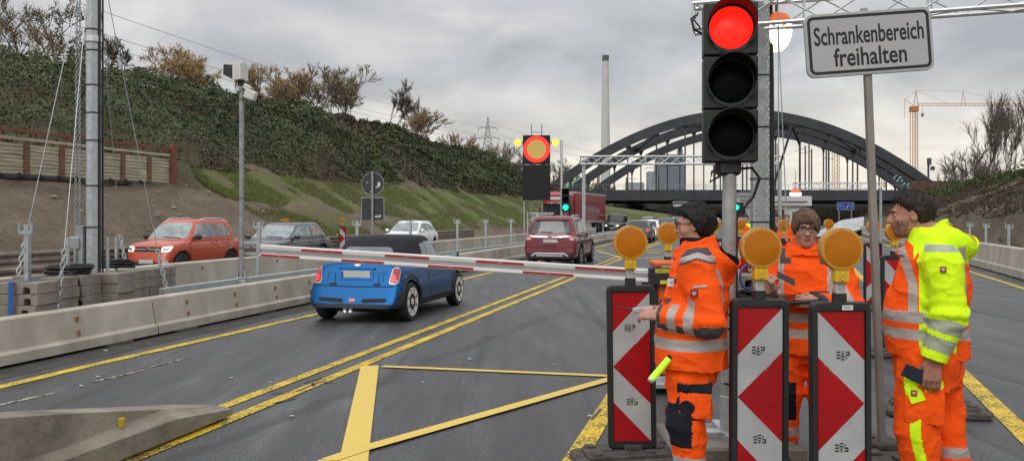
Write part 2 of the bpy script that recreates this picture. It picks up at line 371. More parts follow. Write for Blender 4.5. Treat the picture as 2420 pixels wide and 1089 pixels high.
gr = gr * np.clip((-V - 19.4 + .8 * fbm(U * .3, V * .3, U * 0 + 9, 3)) / 1.6, 0, 1)
gr = np.maximum(gr, np.clip((-V - 23.6 + 1.0 * fbm(U * .4, V * .4, U * 0 + 2, 3)) / 1.4, 0, 1) * (U > 34.5))
gr = gr * (1 - .85 * rut)
gr = np.where(V < -25.5, .3, gr)
def bank_mat():
    m = bpy.data.materials.new('bank_soil'); m.use_nodes = True; t = m.node_tree; b = t.nodes['Principled BSDF']
    g = t.nodes.new('ShaderNodeNewGeometry'); at = t.nodes.new('ShaderNodeAttribute'); at.attribute_name = 'grass'
    mp = t.nodes.new('ShaderNodeMapping'); mp.inputs['Rotation'].default_value = (0, 0, TH); mp.inputs['Scale'].default_value = (1, .55, 1); t.links.new(g.outputs['Position'], mp.inputs[0])
    def nr(sc, els, det=6):
        n = t.nodes.new('ShaderNodeTexNoise'); n.inputs['Scale'].default_value = sc; n.inputs['Detail'].default_value = det; n.inputs['Roughness'].default_value = .68
        t.links.new(mp.outputs[0], n.inputs['Vector']); r = t.nodes.new('ShaderNodeValToRGB'); e = r.color_ramp.elements
        e[0].position, e[0].color = els[0][0], (*els[0][1], 1); e[1].position, e[1].color = els[-1][0], (*els[-1][1], 1)
        for p, c in els[1:-1]: q = e.new(p); q.color = (*c, 1)
        t.links.new(n.outputs[0], r.inputs[0]); return n.outputs[0], r.outputs[0]
    f1, dirt = nr(.9, [(.3, (.085, .062, .042)), (.5, (.135, .102, .070)), (.68, (.185, .145, .102))], 9)
    f2, gras = nr(.55, [(.30, (.135, .110, .058)), (.45, (.105, .105, .040)), (.58, (.115, .130, .034)), (.72, (.160, .172, .042))], 8)
    f3, br = nr(14, [(.3, (.6, .6, .6)), (.7, (1.35, 1.35, 1.35))], 4)
    mx = t.nodes.new('ShaderNodeMixRGB'); t.links.new(at.outputs['Fac'], mx.inputs[0]); t.links.new(dirt, mx.inputs[1]); t.links.new(gras, mx.inputs[2])
    ml = t.nodes.new('ShaderNodeMixRGB'); ml.blend_type = 'MULTIPLY'; ml.inputs[0].default_value = 1; t.links.new(mx.outputs[0], ml.inputs[1]); t.links.new(br, ml.inputs[2])
    t.links.new(ml.outputs[0], b.inputs['Base Color']); b.inputs['Roughness'].default_value = .95
    bp = t.nodes.new('ShaderNodeBump'); bp.inputs['Strength'].default_value = .9; bp.inputs['Distance'].default_value = .25; t.links.new(f1, bp.inputs['Height'])
    b2 = t.nodes.new('ShaderNodeBump'); b2.inputs['Strength'].default_value = .7; b2.inputs['Distance'].default_value = .06; t.links.new(f3, b2.inputs['Height']); t.links.new(bp.outputs[0], b2.inputs['Normal'])
    t.links.new(b2.outputs[0], b.inputs['Normal']); return m
M_BANK = bank_mat()
struct(mesh_np('embankment', Vt, Fq, M_BANK, smooth=True, attr={'grass': gr.ravel()}))
# stones and clods on the bare soil
cl = MB()
for _ in range(420):
    u, v = RG.uniform(14, 46), -RG.uniform(18.6, 24); r = RG.choice((.02, .025, .03, .04, .05, .09))
    cl.ball(R(u, v, float(zleft(u, v)) + r * .2), r, 5, 4, (RG.uniform(.8, 1.5), 1, .7))
o = cl.build('rubble', mat('soil_clod', (.20, .16, .115), .95, col2=(.42, .37, .30), vscale=1.3, world=True)); o['kind'] = 'stuff'
# grass blades on the green part
def leaf_quads(C, N, size, aspect=1.0, lean=None):
    """one quad per row: centre C, facing N, edge size"""
    n = len(C); r = NPR.normal(size=(n, 3)); t1 = np.cross(N, r); t1 /= np.linalg.norm(t1, axis=1, keepdims=True) + 1e-9; t2 = np.cross(N, t1)
    s = size[:, None]; a = t1 * s * .5; b = t2 * s * .5 * aspect
    V = np.stack([C - a, C - b * .9 - a * .1, C + a, C + b * .9 + a * .15], 1).reshape(-1, 3)
    return V, np.arange(4 * n).reshape(n, 4)
def leaf_mat(name, els, rough=.6, thin=0.0):
    m = bpy.data.materials.new(name); m.use_nodes = True; t = m.node_tree; b = t.nodes['Principled BSDF']
    at = t.nodes.new('ShaderNodeAttribute'); at.attribute_name = 'tint'; r = t.nodes.new('ShaderNodeValToRGB'); e = r.color_ramp.elements
    e[0].position, e[0].color = els[0][0], (*els[0][1], 1); e[1].position, e[1].color = els[-1][0], (*els[-1][1], 1)
    for p, c in els[1:-1]: q = e.new(p); q.color = (*c, 1)
    t.links.new(at.outputs['Fac'], r.inputs[0]); t.links.new(r.outputs[0], b.inputs['Base Color']); b.inputs['Roughness'].default_value = rough
    b.inputs['Specular IOR Level'].default_value = .3
    if thin:
        tl = t.nodes.new('ShaderNodeBsdfTranslucent'); ms = t.nodes.new('ShaderNodeMixShader'); ms.inputs[0].default_value = thin; t.links.new(r.outputs[0], tl.inputs[0])
        t.links.new(b.outputs[0], ms.inputs[1]); t.links.new(tl.outputs[0], ms.inputs[2]); t.links.new(ms.outputs[0], t.nodes['Material Output'].inputs[0])
    return m
n = 90000; gu = 36 + (140 - 36) * NPR.rand(n) ** 1.6; gv = -(19.6 + 6.2 * NPR.rand(n)); gz = zleft(gu, gv); gvb = gv + bend(gu, gv)
C = np.stack([gu * DV.x + gvb * NV.x, gu * DV.y + gvb * NV.y, gz + .03], 1); Nn = NPR.normal(size=(n, 3)); Nn[:, 2] *= .25; Nn /= np.linalg.norm(Nn, axis=1, keepdims=True)
keep = (gu - 38.5 + .8 * (-gv - 21) + 2.6 * fbm(gu * .25, gv * .3, gu * 0 + 4, 3)) + NPR.normal(size=n) * 1.6 > .2
C, Nn = C[keep], Nn[keep]; sz = NPR.uniform(.05, .15, len(C)); Vq, Fl = leaf_quads(C, Nn, sz, .6)
tint = np.clip(.5 + .35 * fbm(C[:, 0] * .2, C[:, 1] * .2, C[:, 2], 3) + NPR.normal(size=len(C)) * .15, 0, 1)
go = mesh_np('grass', Vq, Fl, leaf_mat('grass_blades', [(0, (.16, .13, .065)), (.4, (.115, .125, .04)), (.7, (.125, .165, .032)), (1, (.19, .215, .05))]), attr={'tint': np.repeat(tint, 4)}); go['kind'] = 'stuff'

# ------------------------------------------------------------------ bramble slope
M_BRAM = leaf_mat('bramble_leaf', [(0, (.024, .031, .010)), (.3, (.042, .056, .017)), (.5, (.064, .082, .025)), (.62, (.098, .116, .044)), (.74, (.075, .060, .032)), (.88, (.085, .062, .038)), (1, (.13, .10, .065))], .55)
n = 330000; hu = 8 + 148 * NPR.rand(n) ** 1.7; hv = -(24.9 + 14.0 * NPR.rand(n))
base = 25.8 - .3 * fbm(hu * .3, hu * 0, hu * 0 + 5, 2); base = np.where(hu < 34.5, 24.5, base)
k = (-hv > base) & (-hv < 38.6 + 0.6 * fbm(hu * .5, hu * 0, hu * 0, 2)); hu, hv = hu[k], hv[k]; n = len(hu)
cl1 = fbm(hu * .42, hv * .42, hu * 0 + 1, 3); cl2 = fbm(hu * 1.3, hv * 1.3, hu * 0 + 8, 2)
cl0 = fbm(hu * .17 + 5, hv * .22, hu * 0 + 21, 2); lift = np.clip(.65 + .75 * cl0 + .65 * cl1 + .5 * cl2, .16, 2.6) * NPR.uniform(.55, 1.0, n) * np.clip((-hv - base[k]) / 1.0, .25, 1)
hz = zleft(hu, hv); nx = .52
C = np.stack([hu * DV.x + (hv + lift * nx) * NV.x, hu * DV.y + (hv + lift * nx) * NV.y, hz + lift * .85], 1)
Nn = NPR.normal(size=(n, 3)) * .55 + np.array([NV.x * .6, NV.y * .6, .75]); Nn /= np.linalg.norm(Nn, axis=1, keepdims=True)
dist = np.linalg.norm(C, axis=1); sz = NPR.uniform(.07, .19, n) * np.clip(dist / 45, .85, 2.0)
brown = fbm(hu * .16 + 3, hv * .16, hu * 0 + 12, 3)
low = np.clip(1 - (-hv - base[k]) / 1.6, 0, 1)
brown = brown + np.clip((hu - 92) / 60, 0, .35)
t_ = np.where((brown + NPR.normal(size=n) * .28 > .62) | (low * .9 + NPR.normal(size=n) * .3 > .75), .78 + .2 * NPR.rand(n), np.clip(.34 + .14 * cl2 + .16 * cl1 + .12 * cl0 + NPR.normal(size=n) * .13, 0, .66))
Vq, Fl = leaf_quads(C, Nn, sz, .8)
ho = mesh_np('undergrowth', Vq, Fl, M_BRAM, attr={'tint': np.repeat(t_, 4)}); ho['kind'] = 'stuff'; ho['label'] = 'dark green bramble thicket covering the left slope'

# ------------------------------------------------------------------ bare winter trees
M_BARK = mat('bark_grey', (.125, .105, .085), .9, var=.3, vscale=6)
M_BARKR = mat('bark_brown', (.25, .185, .125), .9, var=.3, vscale=6)
M_GOLD = leaf_mat('golden_leaf', [(0, (.42, .27, .11)), (.5, (.62, .43, .17)), (1, (.74, .58, .28))], .7, .6)
M_OLIVE = leaf_mat('olive_leaf', [(0, (.34, .28, .14)), (.5, (.52, .45, .20)), (1, (.64, .58, .28))], .7, .6)
M_TAN = leaf_mat('tan_leaf', [(0, (.32, .215, .11)), (.5, (.46, .32, .16)), (1, (.58, .44, .24))], .7, .6)
def make_tree(name, base, h, spread, stems, seed, label, cat, leaf=None, nleaf=0, bark=M_BARK, rmin=.012, thick=1.0, up=.5, group=None, depth=4, lsz=.16, drop=.0, ntw=0):
    rg = random.Random(seed); mb = MB(); tips = []; tw = []
    def grow(p, d, L, r, lv):
        pts = [p]; q = p; nseg = 4 if lv < 2 else 3
        for i in range(nseg):
            d = (d + Vector((rg.gauss(0, .16), rg.gauss(0, .16), rg.gauss(0, .10) + .08 * up - drop * lv * .02))).normalized(); q = q + d * (L / nseg); pts.append(q)
        rs = [max(rmin, r * (1 - .55 * i / nseg)) for i in range(nseg + 1)]
        mb.tube(pts, rs, 5 if lv == 0 else (4 if lv < 3 else 3), caps=False)
        if lv >= depth - 2: tips.extend(pts[1:])
        if lv >= depth - 1: tw.extend((q_, d) for q_ in pts[1:])
        if lv < depth:
            for k in range(rg.randint(3, 5) if lv < 2 else rg.randint(3, 4)):
                i = rg.uniform(.3, 1.0) * nseg; a = pts[int(i) if int(i) < nseg else nseg - 1].lerp(pts[min(nseg, int(i) + 1)], i % 1)
                ax = d.orthogonal().normalized(); ax.rotate(Matrix.Rotation(rg.uniform(0, 2 * pi), 3, d))
                nd = (d * rg.uniform(.7, 1.2) + ax * rg.uniform(.5, 1.0) * spread + Vector((0, 0, up * .35))).normalized()
                grow(a, nd, L * rg.uniform(.42, .68), rs[min(nseg, int(i))] * .6, lv + 1)
    for s in range(stems):
        a = rg.uniform(0, 2 * pi); k = 0 if stems == 1 else (rg.uniform(.15, .6) * spread if stems < 6 else rg.uniform(.1, 1.15) * spread)
        grow(Vector((cos(a) * .12 * stems ** .5, sin(a) * .12 * stems ** .5, -.4)), Vector((cos(a) * k, sin(a) * k, 1)).normalized(), h * rg.uniform(.42, .6), h * .016 * thick * (1 if stems == 1 else .7), 0)
    zs = max(t.z for t in tips); sc = h / zs
    for i, p in enumerate(mb.v): mb.v[i] = (p[0] * sc, p[1] * sc, p[2] * sc)
    t = empty(name, base, label, cat, group)
    mb.build('trunk', bark, t, smooth=True)
    if ntw:
        k = [rg.choice(tw) for _ in range(ntw)]; C = np.array([tuple(a * sc) for a, _ in k]); D = np.array([tuple(b) for _, b in k]) + NPR.normal(size=(ntw, 3)) * .42 + np.array([0, 0, .12 * up]); D /= np.linalg.norm(D, axis=1, keepdims=True)
        Lw_ = NPR.uniform(.35, 1.0, ntw)[:, None] * h * .10; S_ = np.cross(D, NPR.normal(size=(ntw, 3))); S_ /= np.linalg.norm(S_, axis=1, keepdims=True) + 1e-9; w_ = rmin * .55
        Bn = C + D * Lw_ * .5 + S_ * Lw_ * .06; T = C + D * Lw_
        Vq = np.stack([C - S_ * w_, C + S_ * w_, Bn + S_ * w_ * .8, Bn - S_ * w_ * .8, T + S_ * w_ * .4, T - S_ * w_ * .4], 1).reshape(-1, 3); i6 = np.arange(ntw)[:, None] * 6
        mesh_np('twigs', Vq, np.concatenate([i6 + np.array([[0, 1, 2, 3]]), i6 + np.array([[3, 2, 4, 5]])]), bark, parent=t)
    if leaf and nleaf:
        C = np.array([tuple(rg.choice(tips) * sc) for _ in range(nleaf)]) + NPR.normal(size=(nleaf, 3)) * .16
        Nn = NPR.normal(size=(nleaf, 3)); Nn /= np.linalg.norm(Nn, axis=1, keepdims=True)
        Vq, Fl = leaf_quads(C, Nn, NPR.uniform(.5, 1.2, nleaf) * lsz, .8)
        tt = np.clip(.5 + .3 * fbm(C[:, 0] * .6, C[:, 1] * .6, C[:, 2] * .6, 2) + NPR.normal(size=nleaf) * .2, 0, 1)
        mesh_np('crown', Vq, Fl, leaf, parent=t, attr={'tint': np.repeat(tt, 4)})
    return t
def crest(px, v=-37.5):
    p = RX(px, v); u, vv = Rp(p); p.z = float(zleft(u, vv)); return p
TG = 'trees along the crest of the left slope'
for a in (  # px, v, top px y, spread, stems, seed, label, leaf, nleaf, bark, depth
    (-30, -38, -60, .75, 2, 3, 'big bare dark tree at the left edge of the crest, cut by the frame', M_TAN, 900, M_BARK, 4),
    (62, -38, -40, 1.0, 4, 4, 'tall bare tree with dense drooping twigs, second from the left edge on the crest', M_TAN, 900, M_BARK, 4),
    (150, -37, 62, .7, 6, 5, 'pale yellow thin bush on the crest left of the gantry mast', M_OLIVE, 1300, M_BARKR, 3),
    (302, -38, 92, .8, 3, 6, 'leafless thin grey bush on the crest left of the golden rounded tree', None, 0, M_BARK, 4),
    (408, -37.5, 98, 1.05, 8, 8, 'rounded golden tree fanning up from many stems, right of the mast', M_GOLD, 6500, M_BARKR, 4),
    (640, -37.5, 148, .95, 8, 9, 'broad russet bush behind the camera pole on the crest', M_TAN, 5600, M_BARKR, 4),
    (690, -38, 165, .6, 6, 10, 'dense brown bush between the camera pole and the tallest olive tree', M_TAN, 3800, M_BARKR, 4),
    (745, -38.5, 150, .7, 3, 12, 'dark bare tree leaning left beside the tallest olive tree', M_TAN, 500, M_BARK, 4),
    (806, -38, 138, .9, 7, 13, 'tall multi-stem tree with thin olive leaves at the middle of the crest', M_OLIVE, 3600, M_BARK, 4),
    (915, -38, 196, .8, 2, 14, 'spindly leafless tree standing free against the cloud right of the olive tree', None, 0, M_BARK, 3),
    (968, -38, 236, .8, 5, 15, 'low brownish bare bush between two spindly leafless trees', M_TAN, 900, M_BARKR, 4),
    (1022, -38, 228, .85, 2, 16, 'crooked leafless tree with a flat top, last before the pylon', None, 0, M_BARK, 3)):
    px, v, top, sp, st, sd, lab, lf, nl, bk, dp = a
    b = crest(px, v); h = CAMH + (HZ - top) / F * b.y - b.z
    make_tree('bare_tree' if lf is None else 'autumn_tree', b, h, sp, st, sd, lab, 'tree', lf, nl, bk, rmin=.013 * b.y / 45, group=TG, depth=dp, lsz=.085 * b.y / 50, ntw=1000 if lf else 2400, thick=.7)
for i, px in enumerate((1075, 1105, 1132, 1160, 1185)):
    b = crest(px, -37); h = 2.6 + .5 * (i % 2)
    make_tree('red_stem_bush', b, h, .5, 9, 40 + i, 'reddish thin-stemmed bush on the falling end of the crest, %s from the crooked tree' % ['first', 'second', 'third', 'fourth', 'fifth'][i], 'bush', M_TAN, 300, M_BARKR, rmin=.022, group='reddish bushes at the end of the crest', depth=2, lsz=.14, ntw=700)
for i, (px, Y, top, h0) in enumerate(((1175, 190, 335, 6.5), (1205, 200, 345, 6.5), (1225, 185, 350, 6.5), (1310, 175, 352, 6.5), (1328, 185, 372, 6.5), (1345, 200, 385, 6.5))):
    b = P(px, HZ, Y); b.z = h0; h = CAMH + (HZ - top) / F * Y - h0
    make_tree('bare_tree', b, h, .8, 3, 60 + i, ['grey bare tree just right of the pylon', 'grey bare tree between pylon and matrix signal, left one', 'grey bare tree hard by the left edge of the matrix signal',
        'grey bare tree at the right edge of the matrix signal', 'small grey bare tree left of the arch foot', 'smallest grey bare tree touching the arch foot'][i], 'tree', None, 0, M_BARK, rmin=.035, group='bare trees by the bridge end', depth=3, ntw=1800, thick=.7)

# ------------------------------------------------------------------ right-hand bank
def zright(u, v):
    u = np.asarray(u, float); v = np.asarray(v, float)
    H = np.interp(u, [0, 40, 60, 90, 120, 150, 400], [4.6, 5.2, 5.4, 5.0, 4.6, 2.0, 1.0])
    return np.interp(v, [0, 7.4, 8.2, 15.5, 20, 60], [0, 0, .3, .9, 1.0, 1.05]) * np.where(v > 8.2, H, 1) * np.where(v > 8.2, 1, 1) 
us2 = np.arange(10, 170, 1.2); vs2 = np.concatenate([[7.0, 7.4], np.arange(8.2, 20, .6), [26, 40, 80]])
U, V = np.meshgrid(us2, vs2, indexing='ij'); Z = zright(U, V) + np.where(V > 8, .18 * fbm(U * .4, V * .4, U * 0 + 3, 3), 0)
XY = U[..., None] * np.array([D2.x, D2.y]) + V[..., None] * np.array([N2.x, N2.y]); Vt = np.concatenate([XY, Z[..., None]], -1).reshape(-1, 3)
ni, nj = U.shape; I, J = np.meshgrid(np.arange(ni - 1), np.arange(nj - 1), indexing='ij'); a = (I * nj + J).ravel()
struct(mesh_np('embankment', Vt, np.stack([a, a + nj, a + nj + 1, a + 1], 1), M_BANK, smooth=True, attr={'grass': np.zeros(U.size) + .05}))
M_SCRUB = leaf_mat('scrub_leaf', [(0, (.035, .028, .018)), (.35, (.060, .043, .028)), (.6, (.088, .060, .038)), (.75, (.045, .060, .022)), (1, (.075, .105, .035))], .8)
n = 60000; hu = 14 + 110 * NPR.rand(n) ** 1.5; hv = 8.0 + 9.5 * NPR.rand(n); cl1 = fbm(hu * .5, hv * .5, hu * 0 + 1, 3)
lift = np.clip(.4 + .5 * cl1, .03, 1.4) * NPR.uniform(.4, 1, n); hz = zright(hu, hv)
C = np.stack([hu * D2.x + (hv - .5 * lift) * N2.x, hu * D2.y + (hv - .5 * lift) * N2.y, hz + lift * .85], 1)
Nn = NPR.normal(size=(n, 3)) + np.array([-N2.x * .3, -N2.y * .3, .3]); Nn /= np.linalg.norm(Nn, axis=1, keepdims=True)
green = (hv > 12.8 + 2 * fbm(hu * .2, hv * .2, hu * 0 + 6, 2)) & (NPR.rand(n) < .75)
t_ = np.where(green, .72 + .28 * NPR.rand(n), np.clip(.3 + .2 * cl1 + NPR.normal(size=n) * .14, 0, .62))
Vq, Fl = leaf_quads(C, Nn, NPR.uniform(.10, .30, n), np.where(green, .8, .25)[:, None])
so = mesh_np('undergrowth', Vq, Fl, M_SCRUB, attr={'tint': np.repeat(t_, 4)}); so['kind'] = 'stuff'; so['label'] = 'brown winter scrub covering the right slope'
for i, (px, Y, top, st, dp, sd, lab) in enumerate(((2340, 62, 208, 5, 3, 80, 'tall slim bare tree standing on the right bank, left of its group'), (2388, 60, 215, 5, 3, 81, 'tall slim bare tree in the middle of the right bank group'),
        (2430, 56, 185, 5, 3, 82, 'tallest bare tree on the right bank, cut by the frame'), (2365, 70, 250, 2, 3, 83, 'thin bare tree behind the right bank group'),
        (2290, 120, 335, 4, 3, 84, 'round bare tree behind the rusty bridge parapet'), (2255, 130, 352, 4, 3, 85, 'low wide bare tree beside the railway signal'),
        (2325, 110, 340, 4, 3, 86, 'bare bushy tree where the parapet meets the bank'), (2215, 160, 380, 3, 3, 87, 'small bare tree just left of the railway signal'))):
    b = P(px, HZ, Y); u = b.dot(D2); v = b.dot(N2); b.z = min(5.5, float(zright(u, v))); h = CAMH + (HZ - top) / F * Y - b.z
    make_tree('bare_tree', b, h, .42 if i < 4 else .8, st, sd, lab, 'tree', None, 0, M_BARK, rmin=.015 * Y / 60, group='bare trees on the right', depth=dp, up=1.2 if i < 4 else .6, ntw=1100, thick=.42)
# ================================================================== BARRIERS, RAILS, WALL
M_CONC = mat('concrete_pale', (.335, .30, .245), .85, col2=(.50, .46, .385), vscale=1.9, bump=.3, bscale=45, detail=11, stretch=(1, 1, .45))
M_CONCD = mat('concrete_dirty', (.115, .10, .075), .9, col2=(.29, .255, .20), vscale=2.2, bump=.4, bscale=30, detail=9)
M_CONCG = mat('concrete_grey', (.16, .142, .118), .9, col2=(.27, .24, .205), vscale=5, bump=.35, bscale=50, detail=8)
M_RUST = mat('rust_insert', (.30, .13, .05), .8, var=.3, vscale=20)
M_GALV = mat('galvanised', (.44, .47, .48), .48, .55, var=.16, vscale=14, rvar=.1)
M_GALVD = mat('galvanised_dull', (.30, .32, .32), .6, .4, var=.2, vscale=10)
M_RAILB = mat('weathered_rail', (.21, .17, .135), .7, .2, var=.25, vscale=3)
M_BLACK = mat('black_plastic', (.016, .017, .018), .5, bump=.1, bscale=120)
M_RUB = mat('recycled_rubber', (.075, .066, .058), .9, var=.35, vscale=12, bump=.5, bscale=60)
M_CABLE = mat('cable_black', (.012, .012, .013), .45)
M_ALU = mat('aluminium', (.66, .67, .68), .35, .75, var=.08, vscale=20)

def barrier_row(name, mk_pt, u0, u1, L, H, side, label, cat, group, m, inserts=None, wb=.48, step=.15):
    d0 = (mk_pt(1, 0) - mk_pt(0, 0)); ang = atan2(-d0.x, d0.y)
    n = int((u1 - u0) / L)
    prof = [(0, .035), (0, step), (-.05 * side, step + .03), (-.11 * side, H - .015), (-.125 * side, H), (-(wb - .125) * side, H), (-(wb - .11) * side, H - .015), (-(wb - .05) * side, step + .03), (-wb * side, step), (-wb * side, .035)]
    proto = None
    for i in range(n):
        if proto is None:
            mb = MB(); g = .012
            mb.loft([[(p, y, q) for p, q in prof] for y in (g, .05, L * .5, L - .05, L - g)])
            for yy in (L * .12, L * .5, L * .88): mb.rbox((-wb * side / 2, yy, .019), (wb * .86, .5, .036), .02)
            o = mb.build(name, m, None, bevel=.008); proto = o
            if inserts:
                for y in inserts:
                    for z in (step + .09, H - .12):
                        xx = -(.05 + .06 * (z - step) / (H - step)) * side
                        MB().rbox((xx + .004 * side, y, z), (.03, .055, .06), .008).build('reflector_insert', M_RUST, o)
        else: o = copy_tree(proto)
        p = mk_pt(u0 + i * L, 0); o.location = p; o.rotation_euler = (0, 0, ang)
        tag(o, label % ORD[i] if i < len(ORD) else label % ('number %d' % (i + 1)), cat, group)
PT1 = lambda u, v: R(u, -7.6 + v)
barrier_row('concrete_barrier', PT1, 4.2, 64.3, 6.0, .53, 1, 'low pale concrete barrier along the left yellow line, %s in its row', 'barrier', 'concrete barriers left of the blue convertible', M_CONC, [.75 + 1.27 * k for k in range(4)], wb=.44)
PT2 = lambda u, v: R(u, -9.6 + v)
barrier_row('concrete_barrier', PT2, 6, 66.1, 6.0, .80, 1, 'taller concrete barrier bordering the oncoming lane, %s in its row', 'barrier', 'concrete barriers before the oncoming lane', M_CONC, [.9, 2.3, 3.7, 5.1], wb=.5, step=.2)
PT3 = lambda u, v: R2(u, 5.62 + v)
barrier_row('concrete_barrier', PT3, 16, 106.1, 5.0, .80, -1, 'pale concrete barrier below the right slope, %s in its row', 'barrier', 'concrete barriers on the right', M_CONC, None, wb=.5, step=.24)
# tapered end ramp in the foreground
rm = MB(); ys = [1.8, 3.0, 4.2, 5.2, 5.95]; hs = [.80, .64, .43, .24, .10]; rings = []
for y, h in zip(ys, hs):
    st = min(.17, h * .8)
    rings.append([(0, y, .03), (0, y, st), (-.07, y, st + min(.05, h * .15)), (-.10, y, h), (-.42, y, h), (-.45, y, st + min(.05, h * .15)), (-.52, y, st), (-.52, y, .03)])
rm.loft(rings); rm.rbox((-.26, 3.9, .016), (.44, 3.4, .03), .02)
ramp = rm.build('barrier_end_ramp', M_CONCD, None, bevel=.008, loc=R(.25, -3.92), rot=(0, 0, -TH)); tag(ramp, 'stained concrete ramp end lying on the double yellow line in the foreground', 'barrier end')
MB().rbox((-.080, 4.72, .25), (.03, .05, .07), .008).build('yellow_reflector', mat('reflector_yellow', (.55, .36, .03), .4), ramp)

def guard_rail(name, pts, zs, label, m, post=2.0, hgt=.32, group=None):
    e = empty(name, pts[0], label, 'guard rail', group)
    inv = -Vector(pts[0]); b = MB()
    for a, c in zip(pts[:-1], pts[1:]):
        a = Vector(a) + inv; c = Vector(c) + inv; d = (c - a).normalized(); n = Vector((d.y, -d.x, 0))
        for z in zs:
            prof = [(0, -hgt / 2), (.045, -hgt * .36), (.045, -hgt * .2), (0, -hgt * .06), (0, hgt * .06), (.045, hgt * .2), (.045, hgt * .36), (0, hgt / 2)]
            b.loft([[p + n * q + Vector((0, 0, z + r)) for q, r in prof + [(q - .006, r) for q, r in reversed(prof)]] for p in (a, c)])
    b.build('beam', m, e)
    for a, c in zip(pts[:-1], pts[1:]):
        L = (Vector(c) - Vector(a)).length
        for i in range(min(30, int(L / post) + 1)):
            p = Vector(a).lerp(Vector(c), min(1, i * post / L)) + inv
            MB().box(p + Vector((-.05, .05, max(zs) / 2)), (.07, .05, max(zs))).build('post', m, e)
    return e
guard_rail('guard_rail', [R(-4, -17.3), R(58, -17.3)], (.62, .30), 'weathered double beam guard rail at the foot of the bare soil bank', M_RAILB, 2.2)
guard_rail('guard_rail', [R(2, -13.4), R(15.2, -13.4)], (.52,), 'short weathered guard rail behind the ballast blocks', M_RAILB, 2.0)
bb = MB(); e = empty('steel_box_rail', R(11.2, -8.3), 'galvanised box rail running along behind the low concrete barrier', 'guard rail')
bb.beam((0, 0, .50), DV * 60 + Vector((0, 0, .50)), .10, .15); bb.build('beam', M_GALV, e, bevel=.01)
for k in range(15): p = DV * (k * 4 + .4); MB().beam(p + Vector((-.08, 0, 0)), p + Vector((-.08, 0, .56)), .06, .06).build('post', M_GALV, e)

# galvanised posts with U-shaped brackets
def bracket_post(loc, H, label, lean=0.0, group='galvanised posts with fork brackets'):
    e = empty('bracket_post', loc, label, 'post', group, tilt=(0, lean), rz=-TH)
    MB().box((0, 0, H / 2), (.075, .06, H)).build('post', M_GALV, e, bevel=.006)
    b = MB()
    b.box((0, -.034, H - .10), (.20, .008, .05)); b.box((-.10, -.034, H - .04), (.018, .03, .16)); b.box((.10, -.034, H - .04), (.018, .03, .16))
    b.build('fork_bracket', M_GALV, e); return e
for px, ln, lb_ in ((65, 0, 'beside the front ballast stack'), (608, .03, 'leaning one by the tip of the barrier arm'), (842, .02, 'between the grey hatchback and the sign back'), (970, 0, 'in front of the white hatchback'),
                  (1081, 0, 'first right of the white hatchback'), (1148, 0, 'second right of the white hatchback'), (1208, 0, 'nearest the left edge of the red car')):
    bracket_post(RX(px, -9.0), 1.55, 'galvanised fork bracket post, ' + lb_, ln)
for px, lb_ in ((2330, 'left one behind the right-hand concrete barrier'), (2384, 'right one behind the right-hand concrete barrier'), (2292, 'partly hidden by the yellow hood')):
    t = (px - CX) / F; Y = 6.25 / (cos(TH2) * t - sin(TH2)); bracket_post(Vector((t * Y, Y, 0)), 1.42, 'galvanised fork bracket post, ' + lb_)

# soldier-pile timber wall
M_TIMB = mat('lagging_timber', (.27, .225, .155), .9, col2=(.60, .53, .40), vscale=2.5, bump=.4, bscale=30, stretch=(.35, .35, 6), detail=7)
M_OXRED = mat('red_oxide_steel', (.13, .038, .022), .75, col2=(.22, .085, .05), vscale=6)
M_RUSTP = mat('rusty_pile', (.10, .06, .04), .9, col2=(.22, .12, .07), vscale=8)
M_TDARK = mat('dark_waler', (.035, .032, .030), .8)
wv = -24.0; u0, u1 = 15.0, Rp(RX(409, wv))[0]
wl = empty('timber_wall', R(u0, wv, 3.15), 'weathered timber and steel pile retaining wall at the foot of the brambles', 'wall', rz=-TH)
Lw = u1 - u0; n = 11
for k in range(n):
    y0, y1 = Lw * k / n, Lw * (k + 1) / n; b = MB()
    for r in range(8):
        b.box((-.02 + RG.uniform(-.012, .012), (y0 + y1) / 2 - .02, .07 + r * .135), (.06, y1 - y0 - .16, .112), Euler((RG.uniform(-.006, .006), 0, 0)))
    b.build('lagging', M_TIMB, wl)
    b = MB(); b.box((.05, y0, .62), (.012, .26, 1.3)); b.box((-.03, y0, .62), (.15, .012, 1.3)); b.build('pile', M_RUSTP, wl)
b = MB(); b.box((.1, Lw - .12, .75), (.16, .30, 1.95)); b.build('end_pile', M_OXRED, wl, bevel=.01)
b = MB(); b.beam((.06, 0, 1.52), (.06, Lw - .3, 1.52), .09, .11); b.build('top_rail', M_OXRED, wl)
b = MB(); b.beam((.06, 0, 1.24), (.06, Lw - .3, 1.24), .04, .10); b.build('mid_rail', M_TIMB, wl)
for k in range(13): MB().box((.0, Lw * k / 12.6 + .25, 1.32), (.06, .09, .46)).build('rail_post', M_OXRED, wl)
b = MB(); b.beam((.22, 0, -.12), (.22, Lw - 3, -.12), .16, .10)
for k in range(18): b.box((.30, .4 + k * .9, -.05), (.22, .10, .12), Euler((0, .5, 0)))
b.build('waler', M_TDARK, wl)

